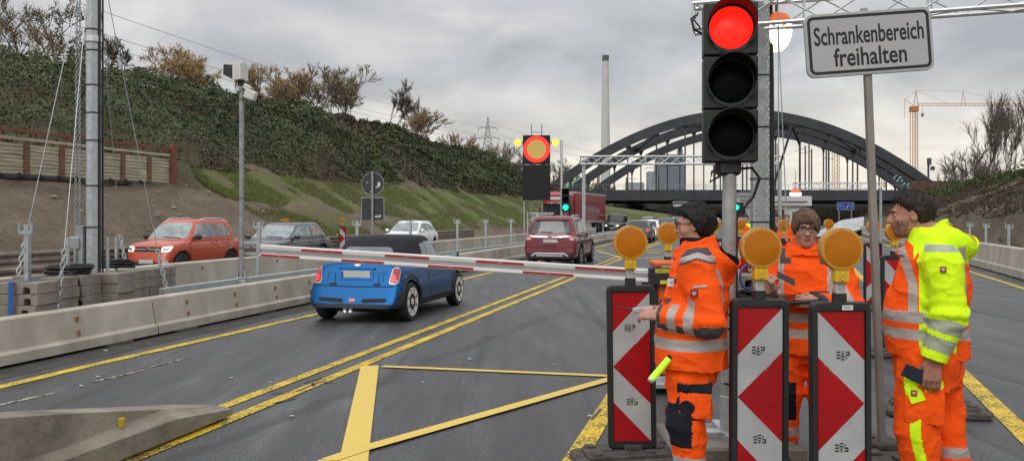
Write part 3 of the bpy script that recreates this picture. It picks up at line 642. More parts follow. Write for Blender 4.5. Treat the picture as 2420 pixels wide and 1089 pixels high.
# ================================================================== LEFT MEDIAN: MAST, BALLAST, CAMERA, SIGN BACK
mp_ = RX(221, -8.85); mast = empty('gantry_mast', mp_, 'tall galvanised mast rising out of frame from the ballast blocks on the left', 'mast')
b = MB(); b.lathe([(.105, .0), (.105, 6.4)], 8); b.build('shaft', M_GALV, mast, rot=(0, 0, radians(12)))
for z in (1.5, 2.1, 2.75, 3.15, 3.55, 4.05, 4.35): MB().lathe([(.107, z), (.112, z + .002), (.112, z + .016), (.107, z + .018)], 16).build('cable_tie', M_CABLE, mast)
MB().lathe([(.108, 4.18), (.125, 4.18), (.125, 4.26), (.108, 4.26)], 20).build('clamp', M_ALU, mast)
b = MB(); b.tube([(.11, -.05, z) for z in (.8, 2, 3, 4, 5, 6.3)], .016, 6); b.tube([(.125, .02, z) for z in (.8, 2, 3, 4.2, 5, 6.3)], .013, 6); b.build('cable_run', M_CABLE, mast)
b = MB(); b.rbox((-.16, -.06, .78), (.12, .10, 1.5), .01); b.rbox((-.22, -.08, 1.28), (.16, .12, .18), .02); b.rbox((-.20, -.12, 1.05), (.04, .05, .3), .01); b.build('winch', M_GALVD, mast, bevel=.004)
def chain(mb, a, b_, link=.06, r=.007):
    a, b_ = Vector(a), Vector(b_); d = (b_ - a); n = max(2, int(d.length / (link * .78))); d.normalize(); x = d.orthogonal().normalized(); y = d.cross(x)
    for i in range(n):
        c = a.lerp(b_, (i + .5) / n); s = x if i % 2 else y
        ring = [c + d * (link * .5 * cos(t)) + s * (link * .27 * sin(t)) for t in [2 * pi * k / 8 for k in range(9)]]
        mb.tube(ring, r, 4, caps=False)
b = MB(); chain(b, (-.15, -.1, 1.3), (-.145, -.1, 6.3), .055, .0055); chain(b, (-.21, -.1, 1.3), (-.18, -.1, 6.3), .055, .0055); b.build('hoist_chain', M_GALVD, mast)
for i, (top, bot, cb, lb_) in enumerate((((160, -260), (135, 735), (152, 590), 'front one'), ((250, -140), (400, 712), (372, 590), 'right one'), ((200, -60), (34, 690), (58, 575), 'left one'), ((300, -500), (300, 640), (285, 560), 'rear one'))):
    Yb = (11.0, 13.0, 11.6, 15.0)[i]; p0 = P(*bot, Yb) - mp_; pj = P(*cb, Yb + .1) - mp_; pt = Vector((0, 0, 5.9))
    b = MB(); b.cyl(pj, pt, .006, 5); chain(b, p0, pj, .10, .011); b.build('guy_wire', M_GALV, mast)

def block_mesh(w, slot):
    mb = MB(); h = .136
    if slot: out_ = [(-w / 2, 0), (slot - .045, 0), (slot - .045, .02), (slot - .045, .065), (slot - .03, .082), (slot + .03, .082), (slot + .045, .065), (slot + .045, 0), (w / 2, 0), (w / 2, h), (-w / 2, h)]
    else: out_ = [(-w / 2, 0), (w / 2, 0), (w / 2, h), (-w / 2, h)]
    c = .014
    vs = []
    mb.prism(out_, .42, 'XZ', -.21); return mb
proto = {}
STK = [(64, -8.35, .56, .14, 6, 'front left stack with the blue strap'), (142, -8.55, .26, -.01, 6, 'narrow second stack'), (191, -8.6, .36, .09, 6, 'stack left of the mast'), (259, -8.5, .52, 0, 6, 'wide stack in front of the mast'),
       (317, -8.6, .26, .05, 6, 'stack right of the mast'), (353, -8.65, .28, .05, 6, 'last stack but one on the right'), (386, -8.7, .20, .02, 6, 'rightmost stack'), (100, -9.1, .6, 0, 6, 'rear stack at the left')]
LAY = ['bottom', 'second', 'third', 'fourth', 'fifth', 'top']
for si, (px, v, w, slot, n, lb_) in enumerate(STK):
    for k in range(n):
        key = si
        if key not in proto: o = block_mesh(w, slot).build('ballast_block', M_CONCG, None, bevel=.009); proto[key] = o
        else: o = copy_tree(proto[key])
        p = RX(px, v); o.location = p + Vector((RG.uniform(-.012, .012), RG.uniform(-.012, .012), .03 + k * .1385)); o.rotation_euler = (0, 0, -TH * .5 + RG.uniform(-.02, .02))
        tag(o, 'grey ballast block, %s layer of the %s' % (LAY[k], lb_), 'ballast block', 'stacked ballast blocks around the mast')
p = RX(57, -8.35); b = MB(); b.box((0, -.235, .44), (.055, .006, .86)); b.box((.05, -.03, .872), (.055, .40, .006), Euler((0, 0, -.35))); st = b.build('lashing_strap', mat('blue_webbing', (.015, .10, .36), .7, bump=.3, bscale=300), None, loc=p, rot=(0, 0, -TH * .5)); tag(st, 'blue lashing strap hanging over the front ballast stack', 'strap')
for i, (px, y, v, rr) in enumerate(((165, 646, -8.7, .26), (272, 634, -9.1, .24))):
    p = RX(px, v); b = MB()
    for k in range(7):
        r = rr * RG.uniform(.8, 1.08); z = .02 + k * .018; ox, oy = RG.uniform(-.03, .03), RG.uniform(-.03, .03)
        b.tube([(ox + r * cos(t) * 1.15, oy + r * sin(t) * .8, z + RG.uniform(-.008, .008)) for t in [2 * pi * j / 20 for j in range(21)]], .013, 5)
    o = b.build('cable_coil', M_CABLE, None, smooth=True, loc=p + Vector((0, 0, .865))); tag(o, 'coil of black cable lying on the blocks %s of the mast' % ('left', 'right')[i], 'cable coil', 'cable coils by the mast')
for i, (px, top, v) in enumerate(((160, 561, -8.75), (190, 560, -9.2), (254, 560, -8.7), (275, 558, -9.3))):
    p = RX(px, v); zt = CAMH - (top - HZ) / F * p.y
    o = MB().cyl((0, 0, 0), (0, 0, zt), .026, 10).build('ballast_tube', M_GALV, None, loc=p, smooth=True); tag(o, 'upright galvanised tube among the ballast blocks, %s from the left' % ['first', 'second', 'third', 'fourth'][i], 'tube', 'upright tubes around the mast')
# camera pole
cp = RX(571, -8.25); cam_e = empty('camera_pole', cp, 'grey pole carrying two white weather housings above the barrier', 'camera pole')
b = MB(); b.cyl((0, 0, .0), (0, 0, 4.05), .044, 14); b.build('pole', M_GALVD, cam_e, smooth=True)
b = MB(); b.rbox((0, 0, .58), (.20, .20, .02), .02); [b.beam((.06 * s, 0, .60), (.045 * s, 0, .72), .01, .10) for s in (-1, 1)]; b.rbox((0, 0, .285), (.18, .18, .57), .01); b.build('base_plate', M_GALV, cam_e)
for z in (1.98, 3.72, 1.1): MB().lathe([(.045, z), (.05, z), (.05, z + .012), (.045, z + .012)], 14).build('cable_tie', M_CABLE, cam_e)
M_WBOX = mat('white_enamel', (.62, .60, .57), .4, var=.08, vscale=9); M_DKIN = mat('dark_inside', (.02, .02, .022), .6)
b = MB(); k = .0067
hx = [(-.265, .02), (-.255, .21), (-.245, .235), (.05, .225), (.055, -.06), (-.08, -.075)]
b.prism(hx, .30, 'XZ', -.15); b.build('lamp_housing', M_WBOX, cam_e, bevel=.008, loc=(0, 0, 4.12), rot=(0, 0, radians(-8)))
b = MB(); b.prism([(-.272, .03), (-.26, .205), (-.10, .19), (-.10, -.05)], .306, 'XZ', -.153); b.build('front_window', M_DKIN, cam_e, loc=(0, 0, 4.12), rot=(0, 0, radians(-8)))
b = MB(); b.rbox((.16, 0, 3.80), (.20, .16, .17), .03, Euler((0, .35, 0))); b.rbox((.10, 0, 3.93), (.14, .13, .10), .02, Euler((0, .6, 0))); b.build('camera_housing', M_WBOX, cam_e, bevel=.006)
b = MB(); b.tube([(-.05, -.1, 4.07), (-.09, -.08, 3.92), (-.03, -.05, 3.82), (0, -.045, 3.9)], .008, 6); b.tube([(.0, -.05, 4.05), (.05, -.06, 3.9), (.1, -.03, 3.86)], .008, 6); b.rbox((0, 0, 4.02), (.11, .11, .12), .01); b.build('bracket_cable', M_CABLE, cam_e)
# road sign seen from behind
sg = RX(880, -8.7); sgE = empty('road_sign', sg, 'dark rear side of a round sign over a square plate on a thin post', 'road sign')
M_SIGNB = mat('sign_back', (.045, .050, .056), .55, .3, var=.2, vscale=9); M_EDGE = mat('sign_edge', (.42, .43, .44), .45, .5); M_STICK = mat('sticker', (.62, .63, .62), .6)
k = sg.y / F; ZZ = lambda py: CAMH - (py - HZ) * k
MB().cyl((0, 0, 0), (0, 0, ZZ(405)), .030, 10).build('post', M_GALVD, sgE, smooth=True)
b = MB(); b.lathe([(.28, .052), (.295, .05), (.295, .058), (0.28, .062)], 40, 'Y', (0, 0, ZZ(434))); b.build('round_rim', M_EDGE, sgE)
MB().lathe([(.281, .044), (.281, .06)], 40, 'Y', (0, 0, ZZ(434))).build('round_plate', M_SIGNB, sgE)
MB().rbox((0, .055, ZZ(494)), (.59, .010, .60), .004).build('square_rim', M_EDGE, sgE); MB().rbox((0, .050, ZZ(494)), (.56, .014, .57), .004).build('square_plate', M_SIGNB, sgE)
for q, w, r in (((.16, .040, ZZ(434) - .02), (.07, .004, .11), .1), ((.11, .040, ZZ(434) - .09), (.06, .004, .03), 0), ((-.14, .040, ZZ(434) + .03), (.05, .004, .015), .5), ((-.04, .040, ZZ(434) - .2), (.04, .004, .03), 0), ((.10, .041, ZZ(494) - .19), (.08, .004, .045), 0), ((.18, .041, ZZ(494) - .18), (.05, .004, .06), 0)): MB().box(q, w, Euler((0, r, 0))).build('sticker', M_STICK, sgE)
# ================================================================== GUIDE BEACONS
M_RED = mat('sheeting_red', (.36, .005, .008), .35, var=.15, vscale=6, spec=.35, detail=10, world=True); M_WHT = mat('sheeting_white', (.40, .41, .412), .4, var=.12, vscale=4, detail=10, world=True)
def amber_lens():
    m = bpy.data.materials.new('amber_lens'); m.use_nodes = True; t = m.node_tree; b = t.nodes['Principled BSDF']
    tc = t.nodes.new('ShaderNodeTexCoord'); w = t.nodes.new('ShaderNodeTexWave'); w.wave_type = 'BANDS'; w.bands_direction = 'X'; w.inputs['Scale'].default_value = 34; w.inputs['Distortion'].default_value = 2.0; w.inputs['Detail'].default_value = 2
    nz = t.nodes.new('ShaderNodeTexNoise'); nz.inputs['Scale'].default_value = 9; t.links.new(tc.outputs['Object'], nz.inputs['Vector'])
    t.links.new(tc.outputs['Object'], w.inputs['Vector']); r = t.nodes.new('ShaderNodeValToRGB'); r.color_ramp.elements[0].color = (.33, .095, .001, 1); r.color_ramp.elements[1].color = (.50, .165, .004, 1)
    mx = t.nodes.new('ShaderNodeMath'); mx.operation = 'MULTIPLY_ADD'; mx.inputs[1].default_value = .45; t.links.new(w.outputs[0], mx.inputs[0]); t.links.new(nz.outputs[0], mx.inputs[2])
    mx.use_clamp = True; t.links.new(mx.outputs[0], r.inputs[0]); t.links.new(r.outputs[0], b.inputs['Base Color']); b.inputs['Roughness'].default_value = .38; b.inputs['Specular IOR Level'].default_value = .25
    bp = t.nodes.new('ShaderNodeBump'); bp.inputs['Strength'].default_value = .25; bp.inputs['Distance'].default_value = .004; t.links.new(w.outputs[0], bp.inputs['Height']); t.links.new(bp.outputs[0], b.inputs['Normal'])
    b.inputs['Subsurface Weight'].default_value = 0
    return m
M_AMBER = amber_lens(); M_ARIM = mat('amber_rim', (.52, .26, .04), .4); M_YPL = mat('yellow_plastic', (.66, .42, .015), .35, var=.12, vscale=12); M_PSTEEL = mat('post_zinc', (.42, .41, .39), .6, .3, var=.25, vscale=18)
M_LOGO = mat('black_print', (.02, .02, .022), .6)
def lamp_parts(parent, z, s=1.0, face=1.0, post_from=None):
    """round warning lamp, lens facing -y, on a yellow holder"""
    b = MB(); b.lathe([(.0, -.052), (.055, -.050), (.098, -.043), (.103, -.036)], 40, 'Y'); le = b.build('lens', M_AMBER, None, smooth=True, loc=(0, 0, z))
    b = MB(); b.lathe([(.103, -.042), (.113, -.040), (.114, .02), (.10, .045), (.05, .055), (.0, .056)], 40, 'Y'); rm_ = b.build('lamp', M_ARIM, parent, smooth=True, loc=(0, 0, z)); le.parent = rm_; le.location = (0, 0, 0)
    b = MB(); b.rbox((0, 0, -.145), (.075, .07, .075), .012); b.loft([[(x * .038, y * .035, -.115) for x, y in ((-1, -1), (1, -1), (1, 1), (-1, 1))], [(x * .050, y * .03, -.085) for x, y in ((-1, -1), (1, -1), (1, 1), (-1, 1))]])
    b.rbox((0, -.037, -.145), (.022, .010, .05), .004); b.rbox((-.03, -.036, -.148), (.012, .008, .06), .003); b.rbox((.03, -.036, -.148), (.012, .008, .06), .003)
    h = b.build('lamp_holder', M_YPL, rm_, bevel=.003); MB().lathe([(.0, -.044), (.006, -.043), (.006, -.03)], 8, 'Y', (0, 0, -.145)).build('screw', M_GALVD, h)
    sb = MB()
    for a in (90, 210, 330, 30, 150): sb.ball((.107 * cos(radians(a)), -.043, .107 * sin(radians(a))), .004, 6, 4)
    sb.build('rim_screws', M_RUST, rm_)
def beacon(loc, label, point='left', yaw=0.0, lamp=True, foot=True, logo=True, tilt=0.0, detail=True, H=1.2, footyaw=0.0, sticker=False, group='guide beacons with chevrons'):
    e = empty('guide_beacon', loc, label, 'guide beacon', group, rz=yaw, tilt=(0, tilt))
    z0 = .10; W, Hp = .25, 1.0; zc = z0 + .05 + Hp / 2
    b = MB(); ro = .035
    # frame: outer rounded bezel, open at the board
    def rr(w, h, r, y, n=4):
        pts = []
        for cx_, cz, a0 in ((w / 2 - r, h / 2 - r, 0), (-w / 2 + r, h / 2 - r, 90), (-w / 2 + r, -h / 2 + r, 180), (w / 2 - r, -h / 2 + r, 270)):
            for k in range(n + 1): a = radians(a0 + 90 * k / n); pts.append((cx_ + r * cos(a), y, zc + cz + r * sin(a)))
        return pts
    b.loft([rr(W + .01, Hp + .01, .01, -.012), rr(W + .014, Hp + .014, .012, -.026), rr(W + .062, Hp + .086, ro, -.026), rr(W + .074, Hp + .10, ro, -.014), rr(W + .074, Hp + .10, ro, .03), rr(W + .05, Hp + .08, ro, .04)], caps=False)
    f = b.build('frame', M_BLACK, e, smooth=True, auto=30)
    b = MB(); b.rbox((0, .014, zc), (W + .04, .04, Hp + .06), .005); b.rbox((0, .01, zc + Hp / 2 + .07), (.07, .05, .06), .01); b.rbox((0, .01, z0 - .03), (.06, .05, .10), .008)
    b.rbox((-.09, -.028, zc + Hp / 2 + .022), (.035, .004, .010), .003); b.rbox((.09, -.028, zc + Hp / 2 + .022), (.035, .004, .010), .003); b.build('back_shell', M_BLACK, e, bevel=.004)
    b = MB(); y = -.0125; sgn = 1 if point == 'left' else -1
    def Q(x, yy): return ((x - .5) * W * sgn, y, zc + Hp / 2 - yy * Hp)
    def poly(pts, m): b.mi(m); b.add([Q(*p) for p in pts], [tuple(range(len(pts)))])
    poly([(0, 0), (1, 0), (0, .265)], 1); poly([(1, 0), (1, .245), (0, .497), (0, .265)], 0); poly([(0, .497), (1, .245), (1, .75)], 1)
    poly([(0, .497), (1, .75), (1, 1), (0, .737)], 0); poly([(0, .737), (1, 1), (0, 1)], 1)
    b.build('board', [M_WHT, M_RED], e)
    if logo:
        b = MB()
        def L(cx_, cz, fl):
            def d(x0, x1, z, t=.0075): b.box((cx_ + (x0 + x1) / 2, y - .0012, cz + z * fl), (x1 - x0, .002, t))
            for z in (.016, 0, -.016): d(-.035, -.014, z)
            for z, w in ((.018, .006), (.006, .012), (-.008, .018), (-.024, .014)): d(-.001 - w * .6, -.001 + w * .6, z)
            d(.014, .035, .016); d(.014, .035, 0); b.box((cx_ + .033, y - .0012, cz + .008 * fl), (.006, .002, .02)); d(.014, .022, -.016)
        L(-.01 * sgn, zc + Hp / 2 - .235 * Hp, 1); b.build('logo', M_LOGO, e); b = MB(); L(.0, zc + Hp / 2 - .735 * Hp, -1); b.build('logo', M_LOGO, e)
        b = MB()
        for x0, y0, x1, y1, n_ in ((.62, .345, .85, .285, 5), (.30, .585, .6, .66, 5)):
            for k in range(n_):
                q = RG.random(); p = Vector(Q(x0 + (x1 - x0) * q, y0 + (y1 - y0) * q)); b.box(p + Vector((0, -.001, RG.uniform(-.003, .003))), (RG.uniform(.006, .02), .001, .003), Euler((0, .8 * sgn * (1 if y1 > y0 else -1), 0)))
        b.build('scratches', M_WHT, e)
    if sticker:
        st_ = MB().box((0.03, -.0285, zc + Hp / 2 + .022), (.058, .002, .026)).build('type_label', M_STICK, e)
        b = MB(); [b.box((.028, -.0300, zc + Hp / 2 + .027 - k * .007), (.04 - .008 * k, .001, .0018)) for k in range(2)]; b.build('print_lines', M_LOGO, st_)
    if lamp:
        MB().rbox((0, .01, 1.27), (.052, .045, .18), .006).build('lamp_post', M_PSTEEL, e)
        lamp_parts(e, 1.487)
    if foot:
        b = MB(); b.rbox((0, 0, .035), (.80, .40, .07), .05); b.rbox((0, 0, .08), (.66, .30, .03), .05)
        for i in range(7):
            for j in range(3):
                if (i + j) % 2 == 0: b.rbox((-.27 + i * .09, -.10 + j * .1, .10), (.07, .07, .02), .012)
        b.rbox((0, 0, .11), (.12, .10, .04), .01); b.rbox((.41, 0, .03), (.06, .16, .05), .02); b.build('rubber_foot', M_RUB, e, bevel=.006, rot=(0, 0, footyaw))
    return e
def at_s(px, s): return Vector(((px - CX) / s, F / s, 0))
beacon(at_s(1495, 350), 'guide beacon left of the worker with the radio, chevron pointing left', 'left', 0, lamp=True, tilt=-.012, footyaw=.15)
beacon(at_s(1793, 421), 'large front guide beacon with left chevron, between the bent arm worker and the tablet worker', 'left', 0, tilt=.004)
beacon(at_s(1988, 437), 'large front guide beacon with right chevron, beside the sign post', 'right', 0, tilt=-.006, sticker=True)
beacon(at_s(2063, 133), 'far guide beacon seen just behind the leaning sign post', 'right', .05, logo=False)
beacon(at_s(2113, 197), 'guide beacon half hidden by the belly of the yellow hooded man', 'right', .1, logo=False)
beacon(at_s(2207, 281), 'guide beacon hidden behind the legs of the yellow hooded man', 'right', .1, lamp=False, logo=False, footyaw=-.3)
beacon(at_s(1578, 228), 'guide beacon behind the face of the bent arm worker', 'left', 0, logo=False)
beacon(at_s(1690, 112), 'small guide beacon lamp past the back of the dark haired head', 'left', 0, logo=False)
beacon(at_s(1749, 112), 'far guide beacon just right of the thick signal pole', 'left', .1, logo=False)
beacon(at_s(1851, 122), 'far guide beacon at the side of the worker with hand on mouth', 'left', .0, logo=False)
beacon(at_s(1958, 100), 'far guide beacon beside the tablet worker near the site cabin', 'right', .0, logo=False)
for px, v, lb_ in ((809, -14.0, 'small guide beacon between grey hatchback and convertible roof'), (676, -16.4, 'small guide beacon whose lamp shows above the grey hatchback roof')):
    p = RX(px, -17.0); beacon(p, lb_, 'right' if px > 700 else 'left', TH, logo=False, H=1.1, group='small guide beacons on the oncoming lane')
# ================================================================== SIGNALS, SIGN, GANTRIES, BARRIER ARM
M_SIGH = mat('signal_housing', (.009, .014, .013), .5, bump=.1, bscale=150)
M_LENSD = mat('signal_lens_dark', (.0025, .003, .003), .45, spec=.08)
def lens_mat(name, col, strength, scale=60, deep=None):
    m = bpy.data.materials.new(name); m.use_nodes = True; t = m.node_tree; b = t.nodes['Principled BSDF']
    tc = t.nodes.new('ShaderNodeTexCoord'); w = t.nodes.new('ShaderNodeTexWave'); w.bands_direction = 'Z'; w.inputs['Scale'].default_value = scale; w.inputs['Distortion'].default_value = 1.5
    t.links.new(tc.outputs['Object'], w.inputs['Vector']); r = t.nodes.new('ShaderNodeValToRGB'); d = deep or tuple(c * .7 for c in col)
    r.color_ramp.elements[0].color = (*d, 1); r.color_ramp.elements[1].color = (*col, 1); t.links.new(w.outputs[0], r.inputs[0])
    t.links.new(r.outputs[0], b.inputs['Emission Color']); b.inputs['Emission Strength'].default_value = strength; b.inputs['Base Color'].default_value = (*[c * .3 for c in col], 1); b.inputs['Roughness'].default_value = .3
    return m
M_REDON = lens_mat('red_light_on', (1.0, .030, .012), 1.15, 40, (.80, .0, .0)); M_GREENON = lens_mat('green_light_on', (.02, 1.0, .62), 1.6, 30, (.01, .9, .5)); M_AMBON = lens_mat('yellow_light_on', (1.0, .50, .03), 2.6, 20)
def signal_head(e, zs, w, sp, lit, dpt=.20, yaw=0, hx=0, r=.15, tilt=0):
    """chambers stacked at heights zs (top first); faces -y"""
    for i, z in enumerate(zs):
        m = Matrix.Translation((hx, 0, 0)) @ Matrix.Rotation(yaw, 4, 'Z')
        b = MB().xf(m); b.rbox((0, 0, z), (w, dpt, sp - .003), .012); ch = b.build('chamber', M_SIGH, e, bevel=.004)
        b = MB().xf(m); b.lathe([(r + .022, -dpt / 2 - .012), (r + .022, -dpt / 2 + .004)], 36, 'Y', (0, 0, z)); b.build('lens_bezel', M_SIGH, ch)
        b = MB().xf(m); b.lathe([(.0, -dpt / 2 - .040), (r * .5, -dpt / 2 - .034), (r * .85, -dpt / 2 - .022), (r, -dpt / 2 - .0125)], 36, 'Y', (0, 0, z)); b.build('lens', {'r': M_REDON, 'g': M_GREENON}.get(lit[i], M_LENSD), ch, smooth=True)
        b = MB().xf(m); rows = []                      # tunnel visor, long above, cut back below
        for k in range(33):
            a = radians(-42 + 264 * k / 32); ln = .27 * (w / .38) * (.30 + .70 * max(0, sin(a)) ** .6) ; o_ = []
            for rr_, yy in ((r + .012, -dpt / 2 - .008), (r + .012, -dpt / 2 - ln), (r + .018, -dpt / 2 - ln), (r + .018, -dpt / 2 - .008)): o_.append((rr_ * cos(a), yy, z + rr_ * sin(a)))
            rows.append(o_)
        b.loft(rows); b.build('visor', M_SIGH, ch, smooth=True, auto=50)
s0 = 348.0; Yb = F / s0
sgE = empty('traffic_light', Vector(((1735 - CX) / s0, Yb + .14, 0)), 'big three chamber traffic light showing red on a stout grey pole behind the workers', 'traffic light')
zz = [CAMH + (HZ - y) / s0 for y in (64, 192, 319)]
b = MB(); b.cyl((-.01, 0, .12), (0.005, 0, 2.06), .048, 20); b.build('pole', mat('pole_grey', (.34, .345, .34), .5, .3, var=.2, vscale=9), sgE, smooth=True)
hd = signal_head(sgE, zz, .365, .362, 'r..', .20, radians(-9), .004, .146)
b = MB(); b.rbox((0, .02, 2.0), (.16, .15, .11), .03); b.build('mount', M_BLACK, sgE, bevel=.004)
b = MB(); b.tube([(-.05, -.02, 2.0), (-.13, -.05, 1.97), (-.14, -.04, 1.90), (-.07, -.03, 1.94), (-.02, -.05, 2.0)], .009, 6); b.tube([(.05, 0, 1.99), (.16, 0, 2.0), (.22, .02, 1.93), (.18, .03, 1.80), (.06, .03, 1.66), (.052, 0, 1.2), (.053, 0, .4)], .011, 6)
b.build('signal_cable', M_CABLE, sgE, smooth=True)
for z in (1.36, .98, .88, .62, .5): MB().lathe([(.049, z), (.054, z), (.054, z + .014), (.049, z + .014)], 18).build('cable_tie', M_CABLE, sgE)
b = MB(); b.rbox((0, 0, .14), (.62, .10, .08), .01); b.rbox((0, 0, .14), (.10, .62, .08), .01); b.rbox((-.26, .0, .06), (.10, .16, .12), .02); b.rbox((.26, .0, .06), (.10, .16, .12), .02); b.cyl((0, 0, .1), (0, 0, .42), .062, 20); b.build('base_frame', M_GALV, sgE, bevel=.006)
b = MB(); b.rbox((0, .05, .085), (.9, .7, .10), .03); b.build('base_weight', M_CONCG, sgE)

# leaning additional sign
TILT = -radians(2.25); s1 = 345.0; Ys = F / s1
sp = Vector(((2086 - CX) / s1, Ys, 0)); sgn = empty('information_sign', sp, 'white black-bordered sign reading Schrankenbereich freihalten on a leaning post', 'sign', tilt=(0, TILT))
M_SIGNW = mat('sign_white', (.40, .403, .41), .45, var=.04, vscale=3); M_SBLK = mat('sign_black', (.012, .012, .014), .5); M_POSTB = mat('post_weathered', (.24, .225, .205), .65, .25, var=.25, vscale=7, stretch=(1, 1, .3))
zc = CAMH + (HZ - 106) / s1 + .01; PW, PH = .868, .432
MB().rbox((0, .0, 1.40), (.046, .046, 2.8), .006).build('post', M_POSTB, sgn)
def rplate(mb, w, h, r, y0, y1, cx_=0, cz=0, n=7):
    ring = []
    for qx, qz, a0 in ((w / 2 - r, h / 2 - r, 0), (-w / 2 + r, h / 2 - r, 90), (-w / 2 + r, -h / 2 + r, 180), (w / 2 - r, -h / 2 + r, 270)):
        for k in range(n + 1): a = radians(a0 + 90 * k / n); ring.append((cx_ + qx + r * cos(a), cz + qz + r * sin(a)))
    mb.loft([[(x, y, z) for x, z in ring] for y in (y0, y1)]); return ring
pe = -.025; RT = -radians(1.9)
pb = MB(); rplate(pb, PW, PH, .055, -.012, .012); pl = pb.build('plate', M_EDGE, sgn, bevel=.003, loc=(.004, pe, zc), rot=(0, RT, 0))
pb = MB(); rplate(pb, PW - .018, PH - .018, .048, -.0135, -.0); pb.build('reflective_face', M_SIGNW, pl)
pb = MB(); ro = rplate(MB(), PW - .038, PH - .038, .042, 0, 1); ri = rplate(MB(), PW - .078, PH - .078, .024, 0, 1)
pb.loft([[(x, -.0132, z) for x, z in ri], [(x, -.0146, z) for x, z in ri], [(x, -.0146, z) for x, z in ro], [(x, -.0132, z) for x, z in ro]], caps=False); pb.build('border', M_SBLK, pl)
text('lettering', 'Schrankenbereich', .12, M_SBLK, pl, (.0, -.0142, .062), (radians(90), 0, 0), width=.748, height=.126, extrude=.001, offset=.0018)
text('lettering', 'freihalten', .12, M_SBLK, pl, (.0, -.0142, -.088), (radians(90), 0, 0), width=.497, height=.126, extrude=.001, offset=.0018)
MB().rbox((-.01, .012, PH / 2 + .008), (.045, .03, .03), .006).build('clamp', M_GALVD, pl)
b = MB(); b.rbox((0, 0, .04), (.42, .80, .08), .04); [b.rbox((-.13 + .13 * i, -.28 + .14 * j, .09), (.10, .10, .025), .012) for i in range(3) for j in range(5) if (i + j) % 2]
b.rbox((0, 0, .10), (.16, .16, .05), .015); b.build('rubber_foot', M_RUB, sgn, bevel=.006, rot=(0, -TILT, 0))

# truss gantries
def truss(mb, a, b_, d=.29, bay=.5, r=.025, rd=.012):
    a, b_ = Vector(a), Vector(b_); L = (b_ - a).length; x = (b_ - a).normalized(); s = x.cross(Vector((0, 0, 1))).normalized(); n = max(2, round(L / bay)); up = Vector((0, 0, 1))
    c = [(s * (d / 2 * i) + up * (d / 2 * j)) for i, j in ((-1, -1), (1, -1), (1, 1), (-1, 1))]
    for o in c: mb.cyl(a + o, b_ + o, r, 8)
    for k in range(n):
        p, q = a + x * (L * k / n), a + x * (L * (k + 1) / n)
        for i in range(4):
            A, B_ = (c[i], c[(i + 1) % 4]) if k % 2 else (c[(i + 1) % 4], c[i]); mb.cyl(p + A, q + B_, rd, 5)
    for p in (a, a + x * (L * .32), a + x * (L * .66), b_):
        for i in range(4): mb.cyl(p + c[i], p + c[(i + 1) % 4], rd * 1.2, 5)
def perforated_mast(e, H, w, d, lx=0, ly=0, name='mast'):
    b = MB(); b.rbox((lx, ly, H / 2), (w, d, H), .012); o = b.build(name, M_GALVD, e)
    b = MB()
    for k in range(int(H / .05)):
        for sx in (-.40, .40): b.box((lx + sx * w + (.008 if k % 2 else -.008), ly - d / 2 - .001, .05 + k * .05), (.014, .003, .022))
    b.build('slots', M_ALU, o)
    return o
ga, gb = P(1640, 45, 9.9), P(2520, -22, 8.8); gx = Vector(((1796 - CX) / F * 9.85, 9.85, 0))
gE = empty('gantry', gx, 'perforated mast with an aluminium truss crossing the top of the picture', 'gantry')
perforated_mast(gE, 4.4, .195, .12)
b = MB(); truss(b, ga - gx, gb - gx, .29, .5, .024, .011); b.build('truss', M_ALU, gE, smooth=True)
b = MB(); b.cyl(gb - gx - Vector((0, 0, .1)), Vector(((gb - gx).x, (gb - gx).y, 0)), .08, 12); b.build('far_mast', M_GALV, gE)
b = MB()
for k in range(5): b.tube([(.115 + .006 * k, .02 * (k % 3), 4.3), (.112 + .010 * k, .0, 3.2), (.112 + .008 * k, -.03, 2.2), (.115 + .014 * k, 0, 1.3), (.115 + .013 * k, .02, .3)], .012, 6)
b.tube([(.13, -.08, 2.0), (.34, -.1, 3.2 - .5), (.46, .0, 3.4 - .9)], .014, 6); b.build('cable_bundle', M_CABLE, gE, smooth=True)
for px0, px1 in ((1834, 1866), (1838, 1842)): MB().cyl(P(px0, -60, 9.6) - gx, P(px1, 690, 9.4) - gx, .006, 5).build('guy_wire', M_GALVD, gE)
for z in (3.3, 2.7, 2.1, 1.6): MB().rbox((0, 0, z), (.215, .14, .016), .01).build('cable_tie', M_CABLE, gE)
b = MB(); b.tube([P(1648, 35, 9.7) - gx, P(1634, 45, 9.65) - gx, P(1640, 70, 9.6) - gx, P(1662, 82, 9.7) - gx], .016, 6); b.tube([P(1650, 30, 9.7) - gx, P(1640, 48, 9.6) - gx, P(1655, 66, 9.7) - gx], .010, 5); b.build('hanging_cable', M_CABLE, gE, smooth=True)
